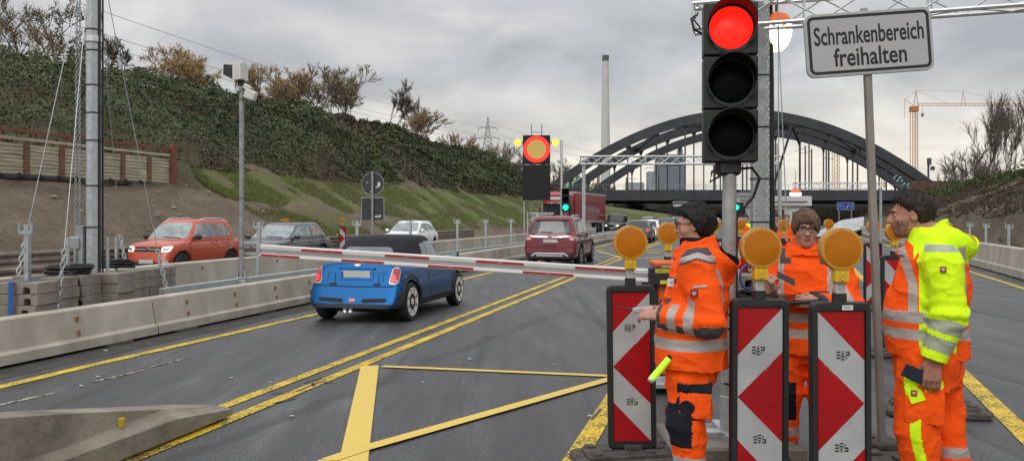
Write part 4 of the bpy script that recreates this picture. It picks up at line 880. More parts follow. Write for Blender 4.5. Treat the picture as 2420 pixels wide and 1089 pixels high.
# glowing work-light balloon under the gantry, and its smaller twin further off
M_GLOW = mat('lamp_glow', (.9, .88, .75), .5, emit=(1, .91, .66), estr=2.1); M_LORA = mat('lamp_orange_top', (.62, .12, .03), .5, emit=(.8, .15, .03), estr=.35)
for c, sc_, lb_ in ((P(1834, 76, 9.95), 1.0, 'glowing cream and orange lamp balloon hanging behind the perforated mast'), (P(1880, 459, 45), 1.35, 'small glowing lamp balloon over the white site cabin')):
    e = empty('lamp_balloon', c, lb_, 'lamp', 'lamp balloons under the gantries')
    pr = [(.0, -.235), (.07, -.225), (.13, -.17), (.172, -.07), (.182, .02), (.175, .09)]; tp = [(.175, .09), (.165, .14), (.13, .195), (.07, .222), (.0, .228)]
    if sc_ > 1: pr = [(.0, -.09), (.12, -.088), (.2, -.06), (.235, 0), (.225, .05)]; tp = [(.225, .05), (.19, .13), (.12, .19), (.05, .21), (0, .215)]
    MB().lathe([(r * sc_, z * sc_) for r, z in pr], 28).build('diffuser', M_GLOW, e, smooth=True); MB().lathe([(r * sc_, z * sc_) for r, z in tp], 28).build('hood', M_LORA, e, smooth=True)
    MB().cyl((0, 0, .2 * sc_), (0, 0, .2 * sc_ + (.16 if sc_ == 1 else 1.0)), .012, 6).build('hanger', M_CABLE, e)
# ballast and cables at the mast foot
for i, (px, y0) in enumerate(((1757, 0), (1757, 1), (1757, 2), (1757, 3), (1757, 4), (1757, 5), (1757, 6))):
    p = Vector(((px - CX) / F * 9.75, 9.75, .03 + y0 * .1385)); o = copy_tree(proto[1]); o.location = p; o.rotation_euler = (0, 0, .1 + RG.uniform(-.03, .03)); tag(o, 'grey ballast block, %s layer of the stack beside the perforated mast' % (['bottom', 'second', 'third', 'fourth', 'fifth', 'sixth', 'top'][i]), 'ballast block', 'ballast blocks at the perforated mast')
b = MB()
for k in range(9):
    r = .14 * RG.uniform(.7, 1.1); b.tube([(r * cos(t) * 1.3, .05 * sin(t * 2 + k), .02 + k * .014 + r * .45 * sin(t)) for t in [2 * pi * j / 16 for j in range(17)]], .011, 5)
o = b.build('cable_coil', M_CABLE, None, smooth=True, loc=P(1752, 722, 9.5)); o.location.z = 1.0 - .36; tag(o, 'tangle of black cable behind the hood of the bent arm worker', 'cable coil')
b = MB(); b.tube([(.09 * cos(t), .02 * sin(t), .13 * sin(t)) for t in [radians(60 + 240 * j / 12) for j in range(13)]], .014, 6); o = b.build('blue_hose', mat('blue_hose', (.012, .03, .16), .4), None, smooth=True, loc=P(1768, 655, 9.4)); tag(o, 'curled dark blue hose hanging at the perforated mast', 'hose')

# barrier arm and its cabinet
A_, B_ = P(618, 592, 8.6), P(1548, 652, 8.0); d = (B_ - A_); L = d.length
arE = empty('barrier_gate', Vector((B_.x + .10, B_.y + .12, 0)), 'red and white barrier arm lowered across the lane from its orange drive cabinet', 'barrier gate')
ax = atan2(d.y, d.x); tl = -atan2(d.z, sqrt(d.x ** 2 + d.y ** 2)); base = arE.location
M_ARM = mat('arm_white', (.62, .61, .60), .4, var=.05, vscale=6); M_ARMG = mat('arm_groove', (.34, .34, .345), .45, .2, var=.12, vscale=6); M_STRIP = mat('red_strip', (.30, .012, .018), .35); M_STRIPP = mat('pink_edge', (.62, .36, .34), .5)
Mx = Matrix.Translation(A_ - base) @ Matrix.Rotation(ax, 4, 'Z') @ Matrix.Rotation(tl, 4, 'Y')
b = MB().xf(Mx); h = .062
b.loft([[(x, -.030, h), (x, -.040, h - .010), (x, -.036, .018), (x, -.022, .008), (x, -.020, -.020), (x, -.034, -.024), (x, -.040, -.05), (x, -.034, -h), (x, .03, -h), (x, .035, h)] for x in (0, L)]); arm = b.build('arm', M_ARM, arE, bevel=.003)
b = MB().xf(Mx); b.box((L / 2, -.024, -.007), (L - .01, .006, .024)); b.build('groove', M_ARMG, arm)
b = MB().xf(Mx); b.rbox((-.006, 0, 0), (.014, .08, .13), .004); b.build('end_cap', M_ARMG, arm)
zt, zb = .038, -.042; px_t = [(138, 720 - 340)]; sc_ = L / (1535 - 618)
for row, z, yy, spans in (('t', .034, -.0392, ((721, 819), (923, 1026), (1136, 1244), (1360, 1476))), ('b', -.042, -.0390, ((622, 716), (820, 920), (1026, 1130), (1244, 1356)))):
    for a, c in spans:
        x0, x1 = (a - 618) * sc_, (c - 618) * sc_
        b = MB().xf(Mx); b.box(((x0 + x1) / 2, yy, z), (x1 - x0 + .012, .005, .028)); q = b.build('strip_edge', M_STRIPP, arm)
        b = MB().xf(Mx); b.box(((x0 + x1) / 2, yy - .003, z), (x1 - x0, .004, .020)); b.build('red_strip', M_STRIP, q)
        b = MB().xf(Mx); [b.box(((x0 + x1) / 2 - .02 + k * .01, yy - .0052, z), (.006, .001, .006)) for k in range(5)]; b.build('strip_print', M_WHT, q)
M_ORC = mat('cabinet_orange', (.62, .115, .018), .45, var=.06, vscale=5, bump=.1, bscale=90)
b = MB(); b.rbox((.10, .06, .68), (.36, .36, 1.02), .02); b.rbox((.10, .06, 1.21), (.40, .40, .05), .02); cab = b.build('cabinet', M_ORC, arE, bevel=.005)
b = MB(); b.rbox((.10, .06, .13), (.46, .46, .05), .01); b.rbox((.10, .06, .085), (.62, .62, .05), .01); [b.cyl((.10 + x, .06 + y, .0), (.10 + x, .06 + y, .07), .025, 8) for x in (-.27, .27) for y in (-.27, .27)]; b.build('base_plate', M_GALV, arE, bevel=.004)
b = MB(); b.rbox((-.02, -.16, B_.z), (.30, .07, .17), .015); b.rbox((-.10, -.12, B_.z - .22), (.05, .05, .45), .01); brk = b.build('arm_bracket', M_BLACK, arE, bevel=.004)
M_STY = mat('warning_yellow', (.62, .55, .02), .5)
for z, w in ((B_.z + .052, .22), (B_.z - .052, .13)):
    MB().box((-.0, -.1965, z), (w, .003, .035)).build('warning_sticker', M_STY, brk)
text('warning_lettering', 'UNFALLGEFAHR', .03, M_SBLK, brk, (.0, -.1985, B_.z + .052), (radians(90), 0, 0), width=.20, height=.022, extrude=.0006)
lb_ = MB().box((.005, -.1345, 1.155), (.10, .004, .085)).build('cabinet_label', M_STICK, cab)
for i, tx in enumerate(('Vorsicht!', 'Schranke', 'fährt zu')):
    text('label_lettering', tx, .02, M_STRIP if i == 0 else M_SBLK, lb_, (.005, -.1372, 1.178 - .024 * i), (radians(90), 0, 0), width=.085, height=.014, extrude=.0005)
b = MB(); b.rbox((-.14, .1, 1.06), (.10, .12, .18), .03); b.build('junction_box', M_BLACK, arE)

# ================================================================== FAR GATE: matrix sign, cabinet, small signal, gantries, cabin
mxE = empty('matrix_signal', P(1268, HZ, 42) * 1, 'tall black matrix signal lit with a red ring and two amber flashers on lattice legs', 'matrix signal', rz=-radians(2)); mxE.location.z = 0
s2 = F / 42; Zp = lambda y: CAMH + (HZ - y) / s2
M_MBLK = mat('matrix_black', (.006, .006, .007), .7)
MB().rbox((0, .1, (Zp(320) + Zp(388)) / 2), (1.36, .3, Zp(320) - Zp(388)), .02).build('upper_panel', M_MBLK, mxE); MB().rbox((0, .1, (Zp(389.5) + Zp(473)) / 2), (1.37, .28, Zp(389.5) - Zp(473)), .02).build('lower_panel', M_MBLK, mxE)
c0 = (0.0, 0, Zp(353)); b = MB(); R1, R2_ = .66, .46
b.lathe([(R2_, -.056), (R2_ + .02, -.062), (R1 - .02, -.062), (R1, -.056)], 48, 'Y', c0); b.f = [f for f in b.f if len(f) == 4]; b.m = b.m[:len(b.f)]; b.build('red_ring', mat('ring_red', (.3, .01, .01), .5, emit=(1, .03, .015), estr=1.5), mxE)
m_ = bpy.data.materials.new('matrix_pixels'); m_.use_nodes = True; t_ = m_.node_tree; bs = t_.nodes['Principled BSDF']; bs.inputs['Base Color'].default_value = (.05, .05, .03, 1)
nz = t_.nodes.new('ShaderNodeTexNoise'); nz.inputs['Scale'].default_value = 18; nz.inputs['Detail'].default_value = 6; tcx = t_.nodes.new('ShaderNodeTexCoord'); t_.links.new(tcx.outputs['Object'], nz.inputs['Vector'])
rp = t_.nodes.new('ShaderNodeValToRGB'); el = rp.color_ramp.elements; el[0].position = .35; el[0].color = (.75, .27, .07, 1); el[1].position = .65; el[1].color = (.42, .50, .09, 1); t_.links.new(nz.outputs[0], rp.inputs[0]); t_.links.new(rp.outputs[0], bs.inputs['Emission Color']); bs.inputs['Emission Strength'].default_value = .85
MB().lathe([(.0, -.060), (.462, -.060), (.462, -.05)], 48, 'Y', c0).build('pixel_field', m_, mxE)
for sx in (-1, 1):
    b = MB(); b.rbox((sx * .78, .08, Zp(337)), (.16, .08, .08), .02); q = b.build('flasher_arm', M_MBLK, mxE)
    MB().lathe([(.0, -.10), (.12, -.09), (.165, -.05), (.17, .0), (.12, .06), (.0, .08)], 24, 'Y', (sx * .93, 0, Zp(337))).build('flasher', M_AMBON, q, smooth=True)
b = MB(); [b.cyl((x, .1, 0), (x, .1, Zp(294)), .028, 8) for x in (-.26, .26)]; b.cyl((-.26, .1, Zp(312)), (.26, .1, Zp(312)), .02, 6); b.build('mast_tubes', M_GALVD, mxE)
b = MB(); [b.beam((x, .1, 0), (x, .1, 1.9), .06, .06) for x in (-.45, 0, .45)]; b.beam((-.45, .1, 1.4), (0, .1, .6), .03, .03); b.beam((.45, .1, 1.4), (0, .1, .6), .03, .03); b.beam((-.45, .1, 1.5), (.45, .1, 1.5), .03, .03); b.beam((-.45, .1, .55), (.45, .1, .55), .03, .03)
b.beam((-.62, .1, 0), (-.62, .1, 2.6), .05, .05); b.build('lattice_legs', M_GALV, mxE)
ce = empty('control_cabinet', P(1280, HZ, 44), 'cream electrical cabinet standing behind the lattice legs of the matrix signal', 'cabinet'); ce.location.z = .35
M_CREAM = mat('cabinet_cream', (.55, .53, .47), .5, var=.05, vscale=4)
MB().rbox((0, 0, .75), (1.10, .6, 1.36), .02).build('body', M_CREAM, ce, bevel=.01); MB().rbox((0, 0, 1.47), (1.24, .72, .10), .03).build('roof', M_WBOX, ce)
b = MB(); b.box((.05, -.303, .75), (.012, .006, 1.2)); b.box((.22, -.306, .85), (.03, .012, .16)); b.box((.0, -.304, 1.2), (.5, .004, .02)); b.build('door_trim', M_SBLK, ce); MB().rbox((0, 0, -.13), (.9, .4, .42), .02).build('plinth', M_CONCG, ce)
MB().cyl((0, 0, 0), (0, 0, 4.9), .055, 10).build('slim_mast', M_ALU, None, loc=(lambda p: Vector((p.x, p.y, 0)))(P(1327, HZ, 36)), smooth=True); tag(bpy.data.objects['slim_mast'], 'slim pale mast directly left of the green traffic light', 'mast')
def small_signal(px, Y, label, lit, s):
    e = empty('traffic_light', P(px, HZ, Y), label, 'traffic light', 'traffic lights at the far gate'); e.location.z = 0
    z0 = CAMH + (HZ - 490) * Y / F; signal_head(e, [z0 + 2 * s, z0 + s, z0], s * .98, s, lit, .22, 0, 0, s * .38); MB().cyl((0, .05, 0), (0, .05, z0 - s * .4), .05, 10).build('pole', M_GALVD, e, smooth=True); return e
small_signal(1336, 33, 'small traffic light glowing green above the red car', '..g', .30); small_signal(1739, 36, 'small green traffic light peeping out behind the stout signal pole', '..g', .30)
for (pl_, pr_, Y, y, dd, lab) in ((1372, 1850, 32, 379, .29, 'second truss gantry, crossing in front of the arch bridge'), (1876, 2086, 50, 439, .34, 'farthest truss gantry, low in front of the bridge girder')):
    a, c = P(pl_, y, Y), P(pr_, y, Y); e = empty('gantry', Vector((a.x, Y, 0)), lab, 'gantry', 'far truss gantries'); b = MB(); truss(b, a - e.location, c - e.location, dd, .42, .028, .014); b.build('truss', M_ALU, e)
    for p in (a + Vector((.12, 0, 0)), c - Vector((.12, 0, 0))): q = p - e.location; MB().rbox((q.x, q.y, (q.z - .1) / 2), (.13, .13, q.z - .1), .02).build('mast', M_GALV, e)
fs = empty('information_sign', P(1764, HZ, 33), 'far second sign reading Schrankenbereich freihalten between pole and perforated mast', 'sign'); fs.location.z = 0
zc = CAMH + (HZ - 467) * 33 / F; MB().rbox((0, 0, zc), (.86, .03, .43), .01).build('plate', M_SIGNW, fs); b = MB(); [b.box(q, w) for q, w in (((0, -.018, zc + .19), (.82, .006, .022)), ((0, -.018, zc - .19), (.82, .006, .022)), ((-.4, -.018, zc), (.022, .006, .36)), ((.4, -.018, zc), (.022, .006, .36)))]; b.build('border', M_SBLK, fs)
text('lettering', 'Schrankenbereich', .1, M_SBLK, fs, (0, -.019, zc + .06), (radians(90), 0, 0), width=.72, height=.12); text('lettering', 'freihalten', .1, M_SBLK, fs, (0, -.019, zc - .09), (radians(90), 0, 0), width=.48, height=.12); MB().cyl((0, .03, 0), (0, .03, zc), .03, 8).build('post', M_GALVD, fs)
cb = empty('site_cabin', P(1852, HZ, 33), 'white site cabin with two windows behind the workers', 'cabin'); cb.location.z = 0
k = 33 / F; ZC = lambda y: CAMH + (HZ - y) * k; XC = lambda x: (x - 1852) * k
M_CABW = mat('cabin_white', (.56, .56, .54), .5, var=.05, vscale=2); M_WGL = mat('window_glass', (.30, .31, .32), .08, spec=.6, var=.5, vscale=2.5); M_WGLD = mat('window_dim', (.12, .07, .04), .1, var=.8, vscale=4)
MB().rbox((XC(1852), .9, ZC(487) / 2), (XC(1912) - XC(1795), 1.8, ZC(487)), .02).build('wall', M_CABW, cb); MB().rbox((XC(1852), .85, (ZC(464) + ZC(487)) / 2), (XC(1918) - XC(1790), 2.0, ZC(464) - ZC(487)), .03).build('roof', M_CABW, cb)
b = MB(); b.box((XC(1852), -.17, ZC(477)), (XC(1905) - XC(1800), .02, .03)); b.build('awning_slot', M_SBLK, cb)
b = MB(); b.box((XC(1886), -.172, ZC(477.5)), (.35, .018, .035)); b.build('red_band', M_STRIP, cb)
for x0, x1, y0, y1, m in ((1822, 1857, 491, 560, M_WGLD), (1868, 1900, 496, 566, M_WGL)):
    f = MB().rbox(((XC(x0) + XC(x1)) / 2, -.0, (ZC(y0) + ZC(y1)) / 2), (XC(x1) - XC(x0), .03, ZC(y0) - ZC(y1)), .005).build('window', M_WBOX, cb); MB().box(((XC(x0) + XC(x1)) / 2, -.016, (ZC(y0) + ZC(y1)) / 2), (XC(x1) - XC(x0) - .12, .012, ZC(y0) - ZC(y1) - .12)).build('pane', m, f)

# ================================================================== ARCH BRIDGE
M_STEEL = mat('bridge_steel', (.040, .044, .052), .55, .15, var=.25, vscale=.6)
YB = 165.0; kb = YB / F; bx0 = (1755 - CX) * kb
br = empty('arch_bridge', Vector((bx0, YB, 0)), 'dark steel tied arch railway bridge spanning the motorway', 'bridge')
HS, ZT, ZD = 39.2, 22.7, 6.6
def arch_z(x): return ZD + (ZT - ZD) * (1 - (x / HS) ** 2)
skew = .33
for ri, (dy, dx) in enumerate(((0, 0), (14, 4.7), (33, 11.1))):
    rings = []; N = 40
    for i in range(N + 1):
        x = -HS - 1.2 + (2 * HS + 2.4) * i / N; sl = -2 * (ZT - ZD) * x / HS ** 2; nn = Vector((-sl, 0, 1)).normalized(); c = Vector((x + dx, dy, arch_z(x) - 1.1)); hh = .92
        rings.append([c + nn * hh + Vector((0, -.6, 0)), c + nn * hh + Vector((0, .6, 0)), c - nn * hh + Vector((0, .6, 0)), c - nn * hh + Vector((0, -.6, 0))])
    MB().loft(rings).build('arch_rib', M_STEEL, br)
    for i in range(1, 14):
        x = -HS + 2 * HS * i / 14; zt = arch_z(x) - 2.1
        if zt - ZD > .8:
            b = MB(); b.beam((x + dx, dy, ZD - .2), (x + dx, dy, zt), .26, .20); b.loft([[(x + dx + sx * w, dy + sy * .12, z) for sx, sy in ((-1, -1), (1, -1), (1, 1), (-1, 1))] for z, w in ((zt - 1.3, .13), (zt - .4, .28), (zt + .2, .6))]); b.build('hanger', M_STEEL, br)
    MB().box((dx - 2 * (ri > 0), dy, 5.75), (2 * HS + 6, .5, 2.25)).build('girder', M_STEEL, br)
for (d0, x0), (d1, x1) in (((0, 0), (14, 4.7)),):
    for i in range(7):
        xa = -HS * .60 + HS * 1.2 * i / 6
        for xb in (xa - HS * .2, xa + HS * .2) if i % 2 else (xa,):
            if abs(xb) < HS * .8: MB().beam((xa + x0, d0, arch_z(xa) - 1.2), (xb + x1, d1, arch_z(xb) - 1.2), .45, .6).build('bracing', M_STEEL, br)
MB().box((5, 16, 5.1), (2 * HS + 12, 34, .5)).build('deck', M_STEEL, br)
b = MB(); b.beam((-HS, -.4, 7.9), (HS, -.4, 7.9), .06, .06); b.beam((-HS, -.4, 7.4), (HS, -.4, 7.4), .04, .04); [b.beam((-HS + 2 * k, -.4, 6.85), (-HS + 2 * k, -.4, 7.9), .06, .06) for k in range(41)]; b.build('railing', M_GALVD, br)
M_ABUT = mat('abutment_concrete', (.26, .24, .21), .9, col2=(.36, .335, .30), vscale=.5)
M_TILE = mat('abutment_panel', (.20, .185, .16), .9, var=.25, vscale=.8)
for x0, x1 in ((HS + 1, HS + 14), (-HS - 14, -HS - 1)):
    MB().box(((x0 + x1) / 2, 4, 4.9), (x1 - x0, 8, 3.2)).build('abutment', M_ABUT, br); MB().box(((x0 + x1) / 2, 0.2, 6.7), (x1 - x0, 1.5, .5)).build('abutment_cap', M_ABUT, br)
MB().box((27, 36, 2.3), (96, 1.2, 5.2)).build('rear_wall', M_TILE, br)
b = MB(); [b.box((-16 + k * 1.5, 35.35, 2.3), (.08, .1, 5)) for k in range(60)]; b.build('wall_joints', M_ABUT, br)
rw = MB().box((0, 0, 0), (26, .4, 2.0)).build('parapet_wall', mat('rust_sheet', (.105, .055, .038), .85, var=.3, vscale=.7), None, loc=P(2312, 440, 163)); tag(rw, 'rust brown parapet wall beyond the right foot of the arch', 'wall')
# painted tags on the rear ribs
for (px, py, Y, colr, nm, w) in ((1352, 432, 174.6, (.05, .42, .22), 'green', 3.6), (1388, 436, 184.6, (.45, .10, .14), 'red', 3.2), (2138, 432, 164.3, (.25, .36, .38), 'pale blue', 4.2)):
    mb = MB(); rg = random.Random(int(px))
    for k in range(7):
        x = -w / 2 + w * k / 6; pts = [(x + rg.uniform(-.25, .25), 0, rg.uniform(-.7, .7)) for _ in range(4)]; mb.tube(pts, .14, 5)
    o = mb.build('graffiti', mat('graffiti_' + nm.replace(' ', '_'), colr, .6), None, loc=P(px, py, Y), rot=(0, -.55 if px < 2000 else .55, 0)); o.scale = (1, .3, 1); tag(o, '%s graffiti sprayed on the steel at the %s foot of the arch bridge' % (nm, 'left' if px < 2000 else 'right'), 'graffiti')
# terrain ray lookup for things lying on the far slope
def on_bank(px, py):
    for Y in np.arange(60, 420, 1.0):
        p = P(px, py, float(Y)); u, v = Rp(p)
        vv = np.linspace(-36, -17, 60); vb = vv + bend(np.full(60, u), vv); z = float(np.interp(v, vb, zleft(np.full(60, u), vv)))
        if -36 < v and p.z < z: return Vector((p.x, p.y, z))
    return P(px, py, 190)
pts = [on_bank(*q) for q in ((1478, 479), (1518, 482), (1548, 497), (1522, 499), (1490, 489))]
b = MB(); cen = sum(pts, Vector()) / 5; n_ = 10; ringv = []
up = Vector((0, -.1, .35)); vs = [cen + up * 1.2] + [p + up for p in pts]; b.add(vs, [(0, 1 + i, 1 + (i + 1) % 5) for i in range(5)])
o = b.build('tarpaulin', mat('white_sheet', (.62, .63, .65), .4, bump=1.0, bscale=1.2, var=.2, vscale=2), None); tag(o, 'crumpled white sheet spread on the slope left under the bridge', 'sheet')
pts = [P(1905, 560, 62), P(1990, 520, 90), P(2042, 512, 95), P(2040, 540, 78), P(1985, 556, 66)]
b = MB(); b.add(pts + [p + Vector((0, 3, -1.5)) for p in pts], [(0, 1, 2, 3, 4), (9, 8, 7, 6, 5)] + [(i, (i + 1) % 5, 5 + (i + 1) % 5, 5 + i) for i in range(5)]); o = b.build('covered_spoil_heap', mat('pale_sheet', (.40, .41, .42), .6, var=.3, vscale=.8, bump=.6, bscale=2), None); tag(o, 'long spoil heap under a grey plastic sheet right of the tablet worker', 'spoil heap')
# direction sign under the bridge
ds = empty('direction_sign', P(1998, 487, 150), 'blue motorway direction sign with two white arrows under the bridge', 'sign')
M_BLUE = mat('sign_blue', (.012, .055, .30), .5); MB().rbox((0, 0, 0), (3.05, .1, 1.35), .03).build('board', M_BLUE, ds)
b = MB(); [b.box(q, w) for q, w in (((0, -.06, .63), (2.95, .03, .06)), ((0, -.06, -.63), (2.95, .03, .06)), ((-1.46, -.06, 0), (.06, .03, 1.3)), ((1.46, -.06, 0), (.06, .03, 1.3)))]; b.beam((-.25, -.07, -.5), (-.5, -.07, .3), .03, .12); b.beam((.15, -.07, -.5), (.5, -.07, .3), .03, .12); b.build('arrows', M_WHT, ds)
text('lettering', 'A 43', .5, M_WHT, ds, (-.95, -.07, .05), (radians(90), 0, 0), width=.6, height=.4); text('lettering', 'A 42', .5, M_WHT, ds, (1.0, -.07, .05), (radians(90), 0, 0), width=.6, height=.4)
b = MB(); [b.cyl((x, .1, -6.5), (x, .1, .6), .08, 8) for x in (-1.1, 1.1)]; b.build('posts', M_GALVD, ds)

# ================================================================== FAR SKYLINE
M_CHIM = mat('hazed_concrete', (.50, .495, .48), .9, var=.08, vscale=.1)  # concrete base colour lightened to stand in for distance haze
def far_tower(name, px, top, Y, r0, r1, label, cat, band=None):
    p = P(px, HZ, Y); H = CAMH + (HZ - top) * Y / F; e = empty(name, Vector((p.x, Y, 0)), label, cat); MB().lathe([(r0, -2), (r0 * .6 + r1 * .4, H * .4), (r1, H)], 28).build('shaft', M_CHIM, e, smooth=True)
    if band: MB().lathe([(r1 + .3, H - band), (r1 + .3, H + .4)], 28).build('cap', mat('cap_dark', (.10, .10, .105), .8), e)
    return e
far_tower('chimney', 1431, 133, 700, 4.6, 2.5, 'tall slim pale chimney behind the left half of the arch', 'chimney', 4)
e = far_tower('cooling_tower', 1822, 340, 900, 13, 7, 'pale cooling tower seen between bridge hangers right of the big signal', 'cooling tower')
pw = empty('power_station', P(1585, HZ, 800), 'grey-blue power station block seen through the bridge hangers', 'power station'); pw.location.z = 0; kp = 800 / F
M_PWR = mat('power_cladding', (.155, .175, .21), .7, var=.12, vscale=.05); M_PWL = mat('power_light', (.28, .31, .34), .7, var=.1, vscale=.05)
MB().box(((1584 - 1585) * kp, 0, (512 - 362) * kp / 2), (60 * kp, 18, (512 - 362) * kp)).build('boiler_house', M_PWR, pw); MB().box((-.5, -9.2, (512 - 378) * kp), (44 * kp, .6, 20 * kp)).build('dark_band', mat('power_dark', (.075, .09, .125), .7), pw)
MB().box(((1540 - 1585) * kp, -2, (512 - 402) * kp / 2), (22 * kp, 14, (512 - 402) * kp)).build('annex', M_PWL, pw); MB().box(((1498 - 1585) * kp, -4, (512 - 428) * kp / 2), (40 * kp, 12, (512 - 428) * kp)).build('low_hall', M_PWL, pw)
b = MB(); [b.box((x * kp, 0, (512 - 360) * kp + 2), (8 * kp, 12, 4)) for x in (-24, 22)]; b.build('roof_plant', M_PWR, pw)
M_LAT = mat('lattice_steel', (.16, .165, .17), .6, .3)
def pylon(px, top, bot, Y, label, w0=5.0, cols=M_LAT, arms=((.30, 4.5), (.50, 5.8))):
    k = Y / F; zt, zb = CAMH + (HZ - top) * k, CAMH + (HZ - bot) * k; e = empty('pylon', P(px, bot, Y), label, 'pylon', 'power pylons'); H = zt - zb; b = MB(); t = H * .006 + .08
    wf = lambda f: w0 / 2 * (1 - f) ** 1.2 + .15
    N = 9
    for i in range(N):
        f0, f1 = i / N, (i + 1) / N
        for sx, sy in ((-1, -1), (1, -1), (1, 1), (-1, 1)): b.beam((sx * wf(f0), sy * wf(f0), H * f0), (sx * wf(f1), sy * wf(f1), H * f1), t, t)
        for sy in (-1, 1): b.beam((-wf(f0), sy * wf(f0), H * f0), (wf(f1), sy * wf(f1), H * f1), t * .6, t * .6); b.beam((wf(f0), sy * wf(f0), H * f0), (-wf(f1), sy * wf(f1), H * f1), t * .6, t * .6)
    for f, a in arms:
        z = H * (1 - f)
        for sx in (-1, 1): b.beam((0, 0, z + .9), (sx * a, 0, z), t * .8, t * .8); b.beam((0, 0, z), (sx * a, 0, z), t, t); b.cyl((sx * a, 0, z), (sx * a, 0, z - 1.2), .12, 5)
    b.build('lattice', cols, e); return e, zt
pylon(1153, 277, 372, 330, 'power pylon rising over the end of the bramble slope', 4.6, arms=((.27, 3.6), (.52, 4.4)))
pylon(1552, 350, 445, 420, 'thin far pylon in front of the power station', 4.0)
def cable(name, pts, r, label, sag=0):
    a = [Vector(p) for p in pts]; P_ = []
    for p, q in zip(a[:-1], a[1:]):
        for k in range(12): t = k / 12; P_.append(p.lerp(q, t) - Vector((0, 0, sag * 4 * t * (1 - t))))
    P_.append(a[-1]); o = MB().tube(P_, r, 4).build(name, M_LAT, None); tag(o, label, 'power line', 'overhead power lines'); return o
for i, (y0, y1, lb_) in enumerate(((-30, 300, 'top wire of the overhead lines falling behind the mast to the pylon'), (30, 318, 'second overhead wire falling behind the mast to the pylon'), (62, 322, 'third overhead wire falling behind the mast to the pylon'), (95, 330, 'lowest overhead wire falling behind the mast to the pylon'))): cable('power_line', [P(80, y0, 110), P(1150, y1, 329)], .035, lb_, 2)
cable('power_line', [P(1153, 286, 330), P(1480, 372, 420)], .05, 'overhead wire running from the pylon down behind the matrix signal', 2)
cable('power_line', [P(1153, 310, 330), P(1480, 385, 420)], .05, 'lower overhead wire running from the pylon down behind the matrix signal', 2)
# tower cranes
M_CRANE = mat('crane_yellow', (.52, .27, .10), .6, var=.1, vscale=.5)
def crane(px, top, bot, Y, jib, label, counter=22, full=True):
    k = Y / F; e = empty('tower_crane', P(px, bot, Y), label, 'crane', 'tower cranes'); H = (bot - top) * k; w = 6.0 * k; b = MB(); n = max(6, int(H / (w * 1.6)))
    for i in range(n):
        z0, z1 = H * i / n, H * (i + 1) / n
        for sx, sy in ((-1, -1), (1, -1), (1, 1), (-1, 1)): b.beam((sx * w, sy * w, z0), (sx * w, sy * w, z1), .22 * w, .22 * w)
        b.beam((-w, -w, z0), (w, -w, z1), .14 * w, .14 * w); b.beam((w, -w, z0), (-w, -w, z1), .14 * w, .14 * w)
    b.build('mast', M_CRANE, e)
    if full:
        jl = jib * k; j = MB(); hh = 11 * k * .5; zj = H + 5 * k; n = 26
        j.beam((w, 0, zj), (jl, 0, zj), .2 * w, .2 * w); j.beam((w, 0, zj + hh), (jl, 0, zj + hh * .6), .2 * w, .2 * w)
        for i in range(n): x0, x1 = w + (jl - w) * i / n, w + (jl - w) * (i + 1) / n; j.beam((x0, 0, zj if i % 2 else zj + hh), (x1, 0, zj + hh if i % 2 else zj), .1 * w, .1 * w)
        j.build('jib', M_CRANE, e)
        t = MB(); ap = Vector((5 * k, 0, H + 40 * k)); t.beam((0, 0, H + 6 * k), ap, .22 * w, .22 * w); t.beam((10 * k, 0, H + 6 * k), ap, .16 * w, .16 * w); q = Vector((-counter * k, 0, H + 20 * k)); t.beam(ap, q, .1 * w, .1 * w); t.beam(q, (0, 0, H + 5 * k), .16 * w, .16 * w); t.cyl(q, q + Vector((-1 * k, 0, -45 * k)), .09 * w, 5)
        a2 = Vector((116 * k, 0, H + 40 * k)); t.beam((112 * k, 0, zj), a2, .14 * w, .14 * w); t.beam((122 * k, 0, zj), a2, .12 * w, .12 * w); t.cyl(ap, a2, .05 * w, 4); t.cyl(a2, (jl * .8, 0, zj + hh), .05 * w, 4); t.cyl(ap, (80 * k, 0, zj + hh), .05 * w, 4); t.build('apex_frame', M_CRANE, e)
        h = MB(); h.cyl((20 * k, 0, zj), (20 * k, 0, zj - 20 * k), .05 * w, 4); h.box((20 * k, 0, zj - 22 * k), (5 * k, 2 * k, 8 * k)); h.build('hook_block', M_LAT, e)
        MB().box((0, 0, H - 3 * k), (2.6 * w, 2.6 * w, 12 * k)).build('slewing_cab', mat('crane_cab', (.45, .18, .05), .6), e)
    return e
crane(2160, 255, 400, 380, 290, 'orange-yellow tower crane with long jib right of the sign post')
crane(1975, 335, 445, 700, 0, 'far yellow crane mast seen between the bridge hangers', full=False); crane(2087, 400, 445, 700, 0, 'short far crane mast just left of the bridge foot', full=False)
# railway masts and signal
M_MASTD = mat('mast_dark', (.07, .07, .07), .7)
for i, (px, top) in enumerate(((1903, 345), (1912, 330), (1918, 352), (1946, 368), (1958, 338), (1480, 420), (1412, 408), (1690, 350))):
    p = P(px, 448, 192); o = MB().beam((0, 0, 0), (0, 0, (448 - top) * 192 / F), .25, .25).beam((0, 0, (448 - top) * 180 / F), (2.4 if i % 2 else -2.4, 0, (448 - top) * 170 / F), .1, .1).build('catenary_mast', M_MASTD, None, loc=p)
    tag(o, 'thin dark catenary mast on the bridge, %s' % ['left of a close group of three', 'tallest of a close group of three', 'right of a close group of three', 'short one before the far crane', 'tall one left of the far crane', 'before the low hall', 'by the left arch foot', 'beside the big signal housing'][i], 'catenary mast', 'catenary masts on the railway')
rs = empty('railway_signal', P(2194, 428, 150), 'small dark railway signal on a mast behind the right arch foot', 'railway signal'); kk = 150 / F
